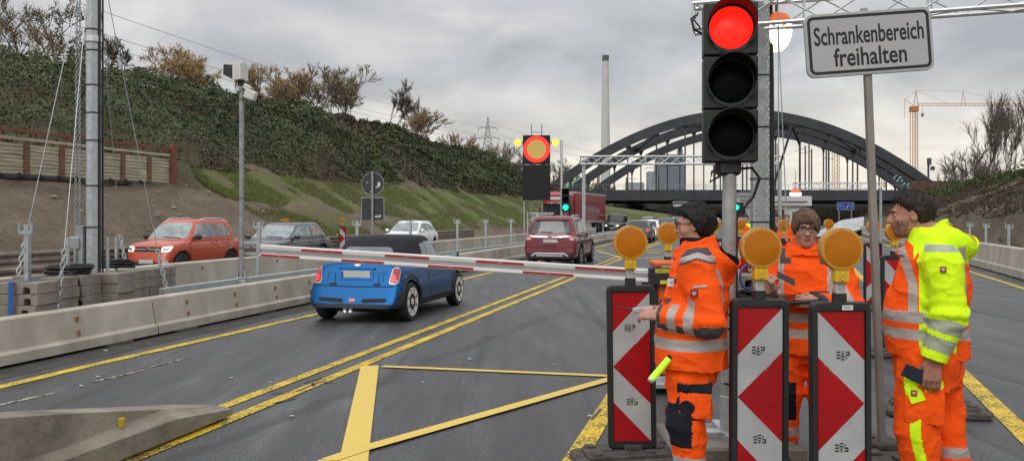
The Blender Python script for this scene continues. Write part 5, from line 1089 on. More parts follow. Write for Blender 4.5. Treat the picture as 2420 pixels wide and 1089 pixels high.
MB().beam((0, 0, 0), (0, 0, 48 * kk), .25, .25).build('mast', M_MASTD, rs); b = MB(); b.rbox((0, -.3, 46 * kk), (.7, .4, 1.2), .1); b.rbox((.6, -.3, 30 * kk), (.8, .3, .7), .2); b.build('signal_head', M_MASTD, rs)
for i, (px, Y) in enumerate(((1372, 205), (1402, 205), (1440, 208))):
    b_ = P(px, 458, Y); make_tree('bush', b_, (3.2, 2.6, 1.8)[i], .8, 7, 120 + i, 'green-brown bush on the railway behind the girder, %s from the left' % ['first', 'second', 'third', 'fourth', 'fifth', 'sixth'][i], 'bush', M_OLIVE if i % 2 else M_TAN, 500, M_BARKR, rmin=.05, group='bushes on the railway behind the girder', depth=2, lsz=.5)
# ================================================================== VEHICLES
from mathutils.geometry import delaunay_2d_cdt
def paint(name, col, metal=.25): return mat('paint_' + name, col, .32, metal, coat=.7, var=.05, vscale=30)
M_GLASS = mat('car_glass', (.028, .033, .036), .04, spec=.7); M_GLASSL = mat('car_glass_pale', (.23, .27, .27), .06, spec=.7, var=.35, vscale=3.5)
M_TYRE = mat('tyre', (.018, .018, .019), .85, bump=.3, bscale=60); M_RIMS = mat('rim_silver', (.42, .43, .44), .35, .6); M_RIMW = mat('rim_white', (.66, .65, .62), .4); M_RIMD = mat('rim_dark', (.035, .035, .038), .4, .3)
M_CLAD = mat('black_cladding', (.026, .027, .029), .65, bump=.1, bscale=200); M_CHROME = mat('chrome', (.70, .70, .71), .14, 1.0); M_TAIL = mat('tail_red', (.42, .018, .018), .15, coat=.8); M_TAILLIT = mat('tail_red_lit', (.5, .03, .03), .2, emit=(1, .07, .06), estr=.55)
M_PLATE = mat('number_plate', (.52, .51, .47), .5); M_HEAD = mat('headlight_clear', (.48, .50, .50), .08, coat=1.0, var=.3, vscale=12); M_HEADON = mat('headlight_on', (.9, .9, .85), .2, emit=(1, .93, .78), estr=3.5); M_DRL = mat('daylight_strip', (.9, .9, .9), .2, emit=(1, .97, .92), estr=1.6)
M_UNDER = mat('underbody', (.008, .008, .008), .9); M_GAP = mat('panel_gap', (.006, .006, .007), .7); M_CLOTH = mat('soft_top_cloth', (.013, .015, .022), .9, bump=.25, bscale=220, var=.2, vscale=6); M_EUBLUE = mat('plate_blue', (.02, .06, .30), .5)
DEP = lambda: bpy.context.evaluated_depsgraph_get()
def eval_mesh(o, name):
    bpy.context.view_layer.update(); me = bpy.data.meshes.new_from_object(o.evaluated_get(DEP())); me.name = name; return me
class Skin:
    """casts flat outlines on to the car's surface"""
    def __init__(s, objs):
        bm = bmesh.new()
        for o in objs: bm.from_mesh(o.data)
        s.t = BVHTree.FromBMesh(bm); bm.free()
    def hit(s, a, b, ax):
        o, d = {'R': ((0, -6, 0), (0, 1, 0)), 'F': ((0, 6, 0), (0, -1, 0)), '+X': ((6, 0, 0), (-1, 0, 0)), '-X': ((-6, 0, 0), (1, 0, 0)), 'T': ((0, 0, 6), (0, 0, -1))}[ax]
        o = Vector(o)
        if ax in 'RF': o.x, o.z = a, b
        elif ax == 'T': o.x, o.y = a, b
        else: o.y, o.z = a, b
        h = s.t.ray_cast(o, Vector(d))
        if h[0] is None: h = s.t.find_nearest(o + Vector(d) * 4.2)
        return h[0], -Vector(d)
    def decal(s, name, poly, ax, m, parent, lift=.004, thick=.012, step=.07, rnd=0, smooth=True):
        pl = [Vector(p) for p in poly]
        if rnd:
            q = []
            for i, p in enumerate(pl):
                a, b = pl[i - 1], pl[(i + 1) % len(pl)]; ra = min(rnd, (a - p).length * .45); rb = min(rnd, (b - p).length * .45); A = p + (a - p).normalized() * ra; B = p + (b - p).normalized() * rb
                for k in range(5): t = k / 4; q.append(A * (1 - t) ** 2 + p * 2 * t * (1 - t) + B * t * t)
            pl = q
        bd = []
        for i, p in enumerate(pl):
            a = pl[(i + 1) % len(pl)]; n = max(1, int((a - p).length / step)); bd += [p.lerp(a, k / n) for k in range(n)]
        n = len(bd); x0, x1 = min(p.x for p in bd), max(p.x for p in bd); y0, y1 = min(p.y for p in bd), max(p.y for p in bd); inn = []
        y = y0 + step * .5
        while y < y1:
            x = x0 + step * .5
            while x < x1:
                c = False; j = n - 1; near = 9
                for i in range(n):
                    if (bd[i].y > y) != (bd[j].y > y) and x < (bd[j].x - bd[i].x) * (y - bd[i].y) / (bd[j].y - bd[i].y) + bd[i].x: c = not c
                    near = min(near, (bd[i].x - x) ** 2 + (bd[i].y - y) ** 2); j = i
                if c and near > (step * .4) ** 2: inn.append(Vector((x, y)))
                x += step
            y += step
        r = delaunay_2d_cdt(bd + inn, [(i, (i + 1) % n) for i in range(n)], [], 1, 1e-5)
        vs = []
        for p in r[0]: h, nn = s.hit(p.x, p.y, ax); vs.append(h + nn * lift)
        fs = [tuple(f) for f in r[2]]; mb = MB(); mb.add(vs, fs)
        # skirt along the outline
        cnt = {}
        for f in fs:
            for k in range(3): e_ = (f[k], f[(k + 1) % 3]); key = tuple(sorted(e_)); cnt.setdefault(key, []).append(e_)
        nv = len(vs); nn = -{'R': Vector((0, 1, 0)), 'F': Vector((0, -1, 0)), '+X': Vector((-1, 0, 0)), '-X': Vector((1, 0, 0)), 'T': Vector((0, 0, -1))}[ax]
        mb.v += [tuple(Vector(v) - nn * thick) for v in vs]
        for k_, e_ in cnt.items():
            if len(e_) == 1: a, b = e_[0]; mb.f.append((b, a, a + nv, b + nv)); mb.m.append(0)
        return mb.build(name, m, parent, smooth=smooth, auto=40)
def loft_body(st, m, parent, wheels, name='body', arch=.055, sub=2, prof=None):
    rings = []
    for (yb, yt, w, zb, zt) in st:
        h = zt - zb; half = prof or [(0, 0), (.70, 0), (.92, .05), (.985, .28), (1.0, .55), (.975, .84), (.915, .965), (.60, 1.0), (0, 1.015)]
        pts = [(x * w, zb + z * h) for x, z in half]; full = pts + [(-x, z) for x, z in reversed(pts[1:-1])]
        rings.append([(x, yb + (yt - yb) * max(0, min(1, (z - zb) / h)), z) for x, z in full])
    o = MB().loft(rings).build(name, m, None, smooth=True)
    md = o.modifiers.new('s', 'SUBSURF'); md.levels = md.render_levels = sub
    me = eval_mesh(o, name); old = o.data; o.modifiers.clear(); o.data = me; bpy.data.meshes.remove(old)
    cut = MB()
    for (y, r) in wheels:
        for sx in (-1, 1): cut.lathe([(0, 0), (r + arch, 0), (r + arch, 1.2), (0, 1.2)][1:3], 40, 'X', (sx * .52 - (1.2 if sx < 0 else 0), y, r + .01))
    c = cut.build('cut', m, None); bmod = o.modifiers.new('b', 'BOOLEAN'); bmod.object = c; bmod.operation = 'DIFFERENCE'; bmod.solver = 'EXACT'
    me = eval_mesh(o, name); old = o.data; o.modifiers.clear(); o.data = me; bpy.data.meshes.remove(old); bpy.data.objects.remove(c)
    me.polygons.foreach_set('use_smooth', [True] * len(me.polygons)); me.set_sharp_from_angle(angle=radians(35)); o.parent = parent
    return o
def greenhouse(g, m, parent, name='cabin'):
    """g: belt rear/front y, roof rear/front y, half widths, heights"""
    rings = []; n = 48
    def ring(t, ins=0.0, dz=0.0, z=None):
        tp = max(t, 0.0)
        yr = g['yb'][0] + (g['yt'][0] - g['yb'][0]) * tp ** g.get('pr', 1) + ins; yf = g['yb'][1] + (g['yt'][1] - g['yb'][1]) * t - ins; w = g['w'][0] + (g['w'][1] - g['w'][0]) * tp ** 1.3 - ins * .9; zz = g['z'][0] + (g['z'][1] - g['z'][0]) * t + dz
        out_ = []
        for k in range(n):
            a = 2 * pi * (k + .5) / n; ca, sa = cos(a), sin(a); p = g.get('sq', .30); x = w * math.copysign(abs(ca) ** p, ca); yy = math.copysign(abs(sa) ** p, sa)
            y = (yr + yf) / 2 + (yf - yr) / 2 * yy
            bow = (1 - (x / w) ** 2) * (g.get('bf', .10) if yy > 0 else -g.get('br', .06)) * abs(yy) ** 3; out_.append((x, y + bow, zz))
        return out_
    for t in (-.12, 0, .3, .6, .82): rings.append(ring(t))
    for t, i in ((.92, .015), (.97, .05), (.995, .13), (1.015, .26), (1.025, .42)): rings.append(ring(t, i))
    return MB().loft(rings).build(name, m, parent, smooth=True, auto=60)
def wheel(parent, x, y, r, w, rimm, spokes=5, frac=.66, white=False):
    s = 1 if x > 0 else -1; b = MB()
    b.lathe([(r * frac, -w / 2), (r * .93, -w / 2), (r, -w / 2 + .03), (r, w / 2 - .03), (r * .93, w / 2), (r * frac, w / 2 - .004)], 32, 'X'); o = b.build('wheel', M_TYRE, parent, smooth=True, loc=(x, y, r))
    b = MB(); ri = r * frac
    b.lathe([(ri * 1.02, s * (w / 2 - .001)), (ri * 1.02, s * (w / 2 + .006)), (ri * .93, s * (w / 2 + .004)), (ri * .93, s * (w / 2 - .03))][::1], 32, 'X'); b.f = [f for f in b.f if len(f) == 4]; b.m = b.m[:len(b.f)]
    for k in range(spokes):
        a = 2 * pi * k / spokes; c_, s_ = cos(a), sin(a); q = lambda rad, off, xx: (xx, rad * c_ - off * s_, rad * s_ + off * c_)
        w0, w1 = ri * .17, ri * (.28 if spokes < 7 else .24)
        b.loft([[q(ri * .12, -w0, s * (w / 2 - .012)), q(ri * .12, w0, s * (w / 2 - .012)), q(ri * .12, w0, s * (w / 2 - .04)), q(ri * .12, -w0, s * (w / 2 - .04))], [q(ri * .96, -w1, s * (w / 2 + .003)), q(ri * .96, w1, s * (w / 2 + .003)), q(ri * .96, w1, s * (w / 2 - .03)), q(ri * .96, -w1, s * (w / 2 - .03))]])
    b.ball((s * (w / 2 - .004), 0, 0), ri * .26, 14, 8, (.22, 1, 1)); b.build('rim', rimm, o)
    MB().lathe([(0, s * (w / 2 - .06)), (ri * .97, s * (w / 2 - .06)), (ri * .97, s * (w / 2 - .07)), (0, s * (w / 2 - .07))][1:3], 28, 'X').build('brake_disc', M_UNDER, o)
    return o
def wheels4(e, S, rimm, spokes=5, frac=.66, w=.20):
    for y, r in S['wh']:
        for sx in (-1, 1): wheel(e, sx * (S['hw'] - w / 2 - .012), y, r, w, rimm, spokes, frac)
def arch_ring(sk, e, S, m, width=.055, gap=.045, lift=.012, low=.0):
    for y, r in S['wh']:
        for ax in ('+X', '-X'):
            R0, R1 = r + gap, r + gap + width; zc = r + .01; a0 = 12
            pts = [(y + R0 * cos(radians(a)), zc + R0 * sin(radians(a))) for a in np.linspace(-a0, 180 + a0, 25)] + [(y + R1 * cos(radians(a)), zc + R1 * sin(radians(a))) for a in np.linspace(180 + a0, -a0, 25)]
            sk.decal('wheel_arch_trim', pts, ax, m, e, lift, .05, .06)
def strip(sk, name, pts, w, ax, m, e, lift=.003):
    up = []; dn = []; P2 = [Vector(p) for p in pts]
    for i, p in enumerate(P2):
        d = (P2[min(i + 1, len(P2) - 1)] - P2[max(i - 1, 0)]).normalized(); n = Vector((-d.y, d.x)) * w / 2; up.append(p + n); dn.append(p - n)
    return sk.decal(name, [tuple(p) for p in up + dn[::-1]], ax, m, e, lift, .008, .08)
def plate(e, y, z, face, m=M_PLATE, w=.52, tilt=0, x=0):
    d = -1 if face == 'R' else 1; o = MB().rbox((x, y, z), (w, .012, .112), .004).build('number_plate', m, e, rot=None); MB().box((x - w / 2 * -d * -1 + .022 * (-d * -1) if False else x + d * (w / 2 - .022) , y + d * .0072, z), (.036, .002, .10)).build('plate_band', M_EUBLUE, o); return o
def mirror(e, x, y, z, m, s=1.0):
    b = MB(); sx = 1 if x > 0 else -1; b.ball((x + sx * .09 * s, y, z), .10 * s, 12, 8, (1.0, .62, .72)); o = b.build('wing_mirror', m, e, smooth=True); MB().beam((x - sx * .06, y, z - .06), (x + sx * .05, y, z - .03), .05, .03).build('mirror_stalk', M_CLAD, o)
    MB().lathe([(0, 0), (.075 * s, 0), (.078 * s, .01)], 16, 'Y', (x + sx * .09 * s, y - .068 * s, z)).build('mirror_glass', M_GLASSL, o)
def heading(fwd): return atan2(-fwd.x, fwd.y)

# ---- blue convertible
S = dict(hw=.845, wh=((1.22, .305), (-1.247, .305)))
rc = G(973, 757); cpos = rc - NV * .77 + DV * 1.247
mini = empty('parked_car', Vector((cpos.x, cpos.y, 0)), 'small blue convertible with dark soft top waiting at the barrier arm', 'car', None, rz=-TH); mini.name = 'convertible_car'; mini.scale = (.945, 1, 1)
PB = mat('paint_blue', (.0, .070, .215), .36, .80, coat=.12, var=.06, vscale=26)
st = [(-1.86, -1.60, .69, .27, .90), (-1.855, -1.595, .77, .235, .925), (-1.78, -1.52, .82, .20, .945), (-1.5, -1.38, .84, .19, .945), (-.8, -.8, .85, .18, .945), (0, 0, .85, .18, .935), (.7, .66, .85, .18, .92), (1.15, 1.05, .845, .19, .90), (1.55, 1.42, .80, .20, .84), (1.76, 1.62, .70, .23, .74), (1.83, 1.70, .5, .28, .66)]
body = loft_body(st, PB, mini, S['wh'], arch=.04, prof=[(0, 0), (.74, 0), (.93, .03), (.99, .16), (1.0, .36), (.985, .50), (.955, .60), (.925, .78), (.865, .945), (.58, 1.0), (0, 1.02)])
top = greenhouse(dict(yb=(-1.22, .72), yt=(-.86, .18), w=(.735, .575), z=(.90, 1.345), bf=.10, br=.16, sq=.38, pr=1.6), M_CLOTH, mini, 'soft_top')
sk = Skin([body, top])
sk.decal('rear_window', [(-.48, .99), (.48, .99), (.43, 1.17), (-.43, 1.17)], 'R', mat('rear_screen', (.17, .18, .185), .12), mini, .006, rnd=.10)
for ax in ('+X', '-X'):
    sk.decal('quarter_glass', [(-.50, .955), (-.24, .955), (-.30, 1.22), (-.48, 1.20)], ax, M_GLASSL, mini, .012, rnd=.05); sk.decal('side_glass', [(-.21, .955), (.60, .955), (.24, 1.24), (-.26, 1.24)], ax, M_GLASSL, mini, .010, rnd=.05)
    strip(sk, 'chrome_waistline', [(-1.55, .945), (-.6, .945), (.8, .93)], .022, ax, M_CHROME, mini, .006)
    strip(sk, 'door_gap', [(-.42, .34), (-.44, .7), (-.38, .92)], .010, ax, M_GAP, mini); strip(sk, 'door_gap', [(.74, .34), (.76, .7), (.72, .9)], .010, ax, M_GAP, mini)
    strip(sk, 'sill_trim', [(-.92, .25), (.9, .25)], .13, ax, M_CLAD, mini, .012)
    sk.decal('door_handle', [(-.30, .80), (-.14, .81), (-.14, .835), (-.30, .825)], ax, M_CHROME, mini, .022, .03)
    strip(sk, 'side_indicator', [(1.0, .80), (1.16, .79)], .06, ax, M_CHROME, mini, .01)
arch_ring(sk, mini, S, M_CLAD, .095, .032, .014)
for ax in ('+X', '-X'): sk.decal('bumper_corner_trim', [(-1.80, .22), (-1.56, .22), (-1.60, .42), (-1.66, .52), (-1.80, .40)], ax, M_CLAD, mini, .012, .04, rnd=.03)
wheels4(mini, S, M_RIMW, 8, .74)
for sx in (-1, 1):
    q = [(sx * .60, .615), (sx * .765, .615), (sx * .745, .82), (sx * .69, .88), (sx * .635, .855)]; c = Vector((sum(p[0] for p in q) / 5, sum(p[1] for p in q) / 5))
    h = sk.decal('tail_light', q, 'R', M_ALU, mini, .010, .05, .05, rnd=.05); sk.decal('red_lens', [tuple(c + (Vector(p) - c) * .90) for p in q], 'R', M_TAIL, h, .018, .03, .05, rnd=.045)
    b_ = sk.decal('light_inset', [tuple(c + Vector((0, -.045)) + Vector((dx, dz))) for dx, dz in ((-.04, -.055), (.04, -.055), (.035, .03), (-.03, .03))], 'R', M_TAILLIT, h, .022, .02, .05, rnd=.02)
    sk.decal('bumper_slot', [(sx * .17, .325), (sx * .60, .345), (sx * .60, .40), (sx * .17, .385)], 'R', M_GAP, mini, .006, .02, rnd=.02)
    strip(sk, 'lid_gap', [(sx * .50, .64), (sx * .49, .78), (sx * .53, .925)], .010, 'R', M_GAP, mini); b = sk.decal('lid_hinge', [(sx * .36, .62), (sx * .42, .62), (sx * .405, .78), (sx * .385, .78)], 'R', PB, mini, .016, .03, rnd=.01); sk.decal('hinge_foot', [(sx * .335, .60), (sx * .445, .60), (sx * .445, .625), (sx * .335, .625)], 'R', M_CLAD, b, .02, .02)
    MB().lathe([(.028, -1.87), (.036, -1.875), (.036, -1.70), (.028, -1.70)], 20, 'Y', (-.05 + sx * .048, 0, .215)).build('exhaust_tip', M_CHROME, mini, smooth=True); MB().lathe([(.0, -1.85), (.030, -1.85)], 16, 'Y', (-.05 + sx * .048, 0, .215)).build('exhaust_bore', M_UNDER, mini)
    mirror(mini, sx * .86, .55, .98, M_CLAD)
strip(sk, 'bumper_gap', [(-.78, .58), (0, .565), (.78, .58)], .016, 'R', M_GAP, mini, .004); strip(sk, 'lower_trim', [(-.80, .255), (.80, .255)], .10, 'R', M_CLAD, mini, .01); sk.decal('fog_lamp', [(-.06, .34), (.06, .34), (.05, .39), (-.05, .39)], 'R', M_TAIL, mini, .012, .03, rnd=.01)
rcx = sk.decal('plate_recess', [(-.31, .675), (.31, .675), (.31, .80), (.29, .845), (-.29, .845), (-.31, .80)], 'R', PB, mini, .012, .03, rnd=.02); py_ = sk.hit(0, .75, 'R')[0].y
plate(mini, py_ - .022, .752, 'R'); strip(sk, 'plate_grip', [(-.33, .855), (.33, .855)], .022, 'R', PB, mini, .03)
sk.decal('wing_badge', [(-.065, .90), (-.02, .888), (0, .884), (.02, .888), (.065, .90), (.02, .905), (0, .912), (-.02, .905)], 'R', M_CHROME, mini, .012, .02)
text('model_script', 'COOPER S', .05, M_CHROME, mini, (.43, py_ - .012, .80), (radians(90), 0, 0), width=.20, height=.030, extrude=.002)
MB().cyl((.3, -1.55, .93), (.34, -1.72, 1.15), .004, 5).build('aerial', M_CLAD, mini)
MB().box((0, 0, .20), (1.2, 3.2, .08)).build('underbody', M_UNDER, mini)

# ---- red SUV seen from behind
def suv_like(e, col, L, hw, H, belt, wb, r, gh, fr=1.0, arch=.06, rearslope=.10, hood=.95, nose=.18):
    h2 = L / 2; ya, yb_ = wb / 2 + gh.get('wx', 0), -wb / 2 + gh.get('wx', 0)
    st = [(-h2, -h2 + rearslope, hw * .86, .31, belt - .02), (-h2 + .02, -h2 + rearslope + .01, hw * .93, .27, belt), (-h2 + .12, -h2 + rearslope + .08, hw * .96, .23, belt + .01), (-h2 + .5, -h2 + .5, hw * .995, .2, belt + .01), (-.3, -.3, hw, .2, belt), (h2 * .30, h2 * .30, hw, .2, belt - .01),
          (h2 * .56, h2 * .52, hw * .99, .2, hood), (h2 - .42, h2 - .50, hw * .96, .21, hood - .04), (h2 - .12, h2 - nose - .06, hw * .86, .24, hood - .12), (h2 - .01, h2 - nose, hw * .70, .3, hood - .18)]
    S = dict(hw=hw, wh=((ya, r), (yb_, r))); b = loft_body(st, col, e, S['wh'], arch=arch); c = greenhouse(gh, col, e); return S, b, c, Skin([b, c])
rr = G(1372, 628); cp_ = rr - NV * .87 + DV * 1.29
suv = empty('sport_utility_car', Vector((cp_.x, cp_.y, 0)), 'dark red sport utility car driving off beyond the barrier arm', 'car', None, rz=-TH)
PR = paint('dark_red', (.135, .007, .014), .35)
S, b_, c_, sk = suv_like(suv, PR, 4.57, .91, 1.68, 1.04, 2.62, .345, dict(yb=(-2.16, 1.05), yt=(-1.80, .10), w=(.84, .66), z=(1.0, 1.67), bf=.12, br=.06, sq=.24, wx=.02), hood=1.06)
sk.decal('rear_window', [(-.66, 1.12), (.66, 1.12), (.555, 1.53), (-.555, 1.53)], 'R', mat('dim_glass', (.075, .085, .085), .07, spec=.7, var=.6, vscale=3), suv, .006, rnd=.10)
sk.decal('rear_spoiler', [(-.58, 1.55), (.58, 1.55), (.56, 1.60), (-.56, 1.60)], 'R', PR, suv, .06, .09, rnd=.02); strip(sk, 'chrome_bar', [(-.70, 1.03), (-.3, .99), (.3, .99), (.70, 1.03)], .05, 'R', M_CHROME, suv, .012)
MB().lathe([(.0, 0), (.06, .0), (.06, .02)], 20, 'Y', (0, sk.hit(0, .99, 'R')[0].y - .03, .985)).build('badge', M_CHROME, suv); b = MB(); b.beam((-.35, sk.hit(0, 1.17, 'R')[0].y - .015, 1.16), (.05, sk.hit(0, 1.13, 'R')[0].y - .02, 1.13), .02, .02); b.build('rear_wiper', M_CLAD, suv)
for sx in (-1, 1):
    t = sk.decal('tail_light', [(sx * .62, .86), (sx * .84, .86), (sx * .85, 1.06), (sx * .66, 1.03)], 'R', M_TAIL, suv, .012, .05, rnd=.02); sk.decal('clear_lens', [(sx * .68, .90), (sx * .80, .90), (sx * .80, .97), (sx * .68, .96)], 'R', M_HEAD, t, .016, .02, rnd=.02); sk.decal('light_column', [(sx * .70, 1.08), (sx * .79, 1.08), (sx * .68, 1.50), (sx * .635, 1.50)], 'R', M_TAIL, suv, .010, .04, rnd=.02)
    sk.decal('reflector', [(sx * .60, .50), (sx * .80, .52), (sx * .80, .56), (sx * .60, .54)], 'R', M_TAIL, suv, .012, .03)
    ax = '+X' if sx > 0 else '-X'
    for nm, q in (('rear_quarter_glass', [(-1.72, 1.17), (-1.28, 1.12), (-1.30, 1.44), (-1.50, 1.43)]), ('rear_side_glass', [(-1.22, 1.11), (-.32, 1.08), (-.34, 1.52), (-1.22, 1.48)]), ('front_side_glass', [(-.24, 1.08), (.78, 1.06), (.16, 1.50), (-.26, 1.53)])): sk.decal(nm, q, ax, M_GLASSL, suv, .006, rnd=.05)
    strip(sk, 'window_chrome', [(-1.75, 1.10), (-.3, 1.045), (.9, 1.02)], .025, ax, M_CHROME, suv, .008)
    for yy in (-.28, .80, -1.24): strip(sk, 'door_gap', [(yy, .35), (yy, 1.0)], .012, ax, M_GAP, suv)
    strip(sk, 'sill_cladding', [(-.9, .30), (.9, .30)], .18, ax, M_CLAD, suv, .012); sk.decal('door_handle', [(-.42, .90), (-.22, .90), (-.22, .93), (-.42, .93)], ax, PR, suv, .03, .03); sk.decal('door_handle', [(-1.4 + .05, .92), (-1.16, .92), (-1.16, .95), (-1.35, .95)], ax, PR, suv, .03, .03)
    mirror(suv, sx * .90, .72, 1.10, M_CLAD, 1.25)
    b = MB(); b.tube([(sx * .60, .0, 1.66), (sx * .61, -.2, 1.71), (sx * .61, -1.3, 1.71), (sx * .60, -1.55, 1.65)], .02, 6); b.build('roof_rail', M_CHROME, suv)
sk.decal('lower_bumper', [(-.84, .30), (.84, .30), (.86, .50), (.62, .47), (.5, .42), (-.5, .42), (-.62, .47), (-.86, .50)], 'R', M_CLAD, suv, .014, .05); strip(sk, 'skid_trim', [(-.62, .36), (-.48, .455), (.48, .455), (.62, .36)], .035, 'R', M_ALU, suv, .03); strip(sk, 'skid_trim', [(-.45, .38), (.45, .38)], .03, 'R', M_ALU, suv, .03)
strip(sk, 'bumper_gap', [(-.86, .66), (0, .64), (.86, .66)], .014, 'R', M_GAP, suv, .004)
py_ = sk.hit(0, .85, 'R')[0].y; plate(suv, py_ - .02, .86, 'R'); strip(sk, 'tailgate_grip', [(-.2, .70), (.2, .70)], .03, 'R', M_GAP, suv, .004)
arch_ring(sk, suv, S, M_CLAD, .06, .05, .014); wheels4(suv, S, M_RIMS, 5, .68, .22); MB().box((0, 0, .25), (1.3, 3.8, .12)).build('underbody', M_UNDER, suv)
MB().loft([[(x, y, 1.66) for x, y in ((-.02, -1.5), (.02, -1.5), (.01, -1.3), (-.01, -1.3))], [(x, y, 1.75) for x, y in ((-.008, -1.52), (.008, -1.52), (.005, -1.48), (-.005, -1.48))]]).build('shark_fin', M_CLAD, suv)
e = None
# ---- cars coming towards the camera
def front_car(name, pos, fwd, label, col, L=4.2, hw=.89, H=1.47, belt=.93, wb=2.6, r=.32, hood=.93, gh=None, lights=True, grille=(.30, .62, .12), clad=False, rails=False, rim=M_RIMS, drl=False, plate_z=.42, group=None, big=True):
    e = empty(name, Vector((pos.x, pos.y, 0)), label, 'car', group, rz=heading(fwd)); g = gh or dict(yb=(-L / 2 + .10, L * .245), yt=(-L / 2 + .72, .0), w=(hw * .93, hw * .70), z=(belt - .05, H), bf=.12, br=.06, sq=.26, wx=.0)
    S, b, c, sk = suv_like(e, col, L, hw, H, belt, wb, r, g, hood=hood)
    yb0, yt0 = g['yb'][1], g['yt'][1]; zt = H - .09; W0 = hw * .93
    sk.decal('windscreen', [(-W0 * .86, belt + .03), (W0 * .86, belt + .03), (W0 * .70, zt), (-W0 * .70, zt)], 'F', M_GLASSL if big else M_GLASS, e, .006, rnd=.08)
    a0 = sk.hit(0, .7, 'F')[0]
    gw, gz, gh_ = grille; sk.decal('grille', [(-gw, gz - gh_ / 2), (gw, gz - gh_ / 2), (gw, gz + gh_ / 2), (-gw, gz + gh_ / 2)], 'F', M_GAP, e, .006, .03, rnd=.02)
    sk.decal('lower_intake', [(-hw * .62, .27), (hw * .62, .27), (hw * .55, .38), (-hw * .55, .38)], 'F', M_CLAD, e, .006, .03, rnd=.03)
    if big: strip(sk, 'grille_bar', [(-gw, gz), (gw, gz)], .014, 'F', M_CHROME, e, .016); MB().lathe([(.0, .01), (.05, .01), (.055, -.01)], 20, 'Y', (0, sk.hit(0, gz, 'F')[0].y + .015, gz)).build('badge', M_CHROME, e)
    for sx in (-1, 1):
        ax = '+X' if sx > 0 else '-X'
        q = [(sx * gw * 1.06, gz - .07), (sx * hw * .82, gz - .06), (sx * hw * .86, gz + .09), (sx * gw * 1.10, gz + .07)]; h = sk.decal('headlight', q, 'F', M_HEAD, e, .010, .05, rnd=.03)
        cq = Vector((sum(p[0] for p in q) / 4, sum(p[1] for p in q) / 4))
        if drl: sk.decal('light_ring', [tuple(cq + (Vector(p) - cq) * 1.0) for p in q], 'F', M_DRL, h, .016, .02, rnd=.04); sk.decal('projector', [tuple(cq + (Vector(p) - cq) * .68) for p in q], 'F', mat('projector_glass', (.30, .31, .32), .1, coat=1, var=.5, vscale=15), h, .022, .02, rnd=.03)
        if lights: MB().lathe([(.0, .012), (.06, .010), (.075, -.01)], 16, 'Y', (cq.x, sk.hit(cq.x, cq.y, 'F')[0].y + .016, cq.y)).build('lit_lamp', M_HEADON, h)
        sb = belt + .06; zt2 = H - .13; yr = g['yb'][0]; ytr = g['yt'][0]
        if big or True:
            ym = (yb0 + yr) / 2 - .1
            sk.decal('front_side_glass', [(ym + .05, sb), (yb0 - .30, sb - .01), (yt0 + .10, zt2), (ym + .02, zt2 + .02)], ax, M_GLASSL if big else M_GLASS, e, .006, rnd=.05)
            sk.decal('rear_side_glass', [(ym - .05, sb), (ym - .06, zt2 + .02), (ytr + .45, zt2 - .01), (yr + .42, sb + .04)], ax, M_GLASSL if big else M_GLASS, e, .006, rnd=.05)
            mirror(e, sx * hw * .93, yb0 - .34, belt + .07, M_CLAD if clad else col, 1.1)
        if big:
            for yy in (ym, yb0 - .08, yr + .62): strip(sk, 'door_gap', [(yy, .34), (yy, belt - .02)], .012, ax, M_GAP, e)
            for yy in (ym + .10, yr + .72): sk.decal('door_handle', [(yy, belt - .13), (yy + .18, belt - .13), (yy + .18, belt - .10), (yy, belt - .10)], ax, col, e, .03, .03)
        if rails: b = MB(); b.tube([(sx * hw * .68, yt0 - .1, H - .03), (sx * hw * .69, yt0 - .35, H + .04), (sx * hw * .68, ytr + .4, H + .04), (sx * hw * .66, ytr + .15, H - .02)], .018, 6); b.build('roof_rail', M_ALU, e)
        sk.decal('tail_light', [(sx * hw * .62, belt - .22), (sx * hw * .88, belt - .22), (sx * hw * .88, belt - .04), (sx * hw * .66, belt - .04)], 'R', M_TAIL, e, .010, .05, rnd=.03)
        if big: sk.decal('fog_lamp', [(sx * hw * .66, .34), (sx * hw * .80, .34), (sx * hw * .80, .44), (sx * hw * .66, .44)], 'F', M_HEAD, e, .012, .03, rnd=.03)
    py = sk.hit(0, plate_z, 'F')[0].y; plate(e, py + .016, plate_z, 'F', w=.50 if big else .46)
    if big: arch_ring(sk, e, S, M_CLAD if clad else col, .05, .05, .012)
    b = MB(); b.beam((-.5, sk.hit(0, belt + .05, 'F')[0].y + .02, belt + .05), (.1, sk.hit(0, belt + .07, 'F')[0].y + .02, belt + .08), .015, .015); b.build('wiper', M_GAP, e)
    wheels4(e, S, rim, 5, .66); MB().box((0, 0, .24), (hw * 1.4, L * .84, .12)).build('underbody', M_UNDER, e)
    return e
BK = -DV
front_car('compact_car', RX(437, -15.75), BK, 'orange-red small high-roofed car with lit square headlights coming towards the camera', paint('orange_red', (.48, .060, .016), .1), L=3.70, hw=.83, H=1.58, belt=1.0, wb=2.43, r=.31, hood=1.0, drl=True, clad=True, rails=True, rim=M_RIMD, grille=(.42, .74, .13), plate_z=.40, lights=False,
          gh=dict(yb=(-1.70, .95), yt=(-1.35, .22), w=(.775, .63), z=(.95, 1.59), bf=.10, br=.05, sq=.25))
front_car('hatchback_car', RX(668, -14.9), BK, 'dark grey hatchback behind the barrier arm tip, nose against the orange-red car', paint('dark_grey', (.060, .064, .074), .5), L=4.26, hw=.895, H=1.46, belt=.92, wb=2.62, r=.32, hood=.90, grille=(.50, .66, .055), plate_z=.46)
front_car('hatchback_car', RX(968, -14.8), BK, 'white hatchback partly hidden by the soft top of the blue convertible', paint('white', (.80, .81, .82), .0), L=4.05, hw=.86, H=1.46, belt=.94, wb=2.53, r=.31, hood=.92, rim=M_RIMD)
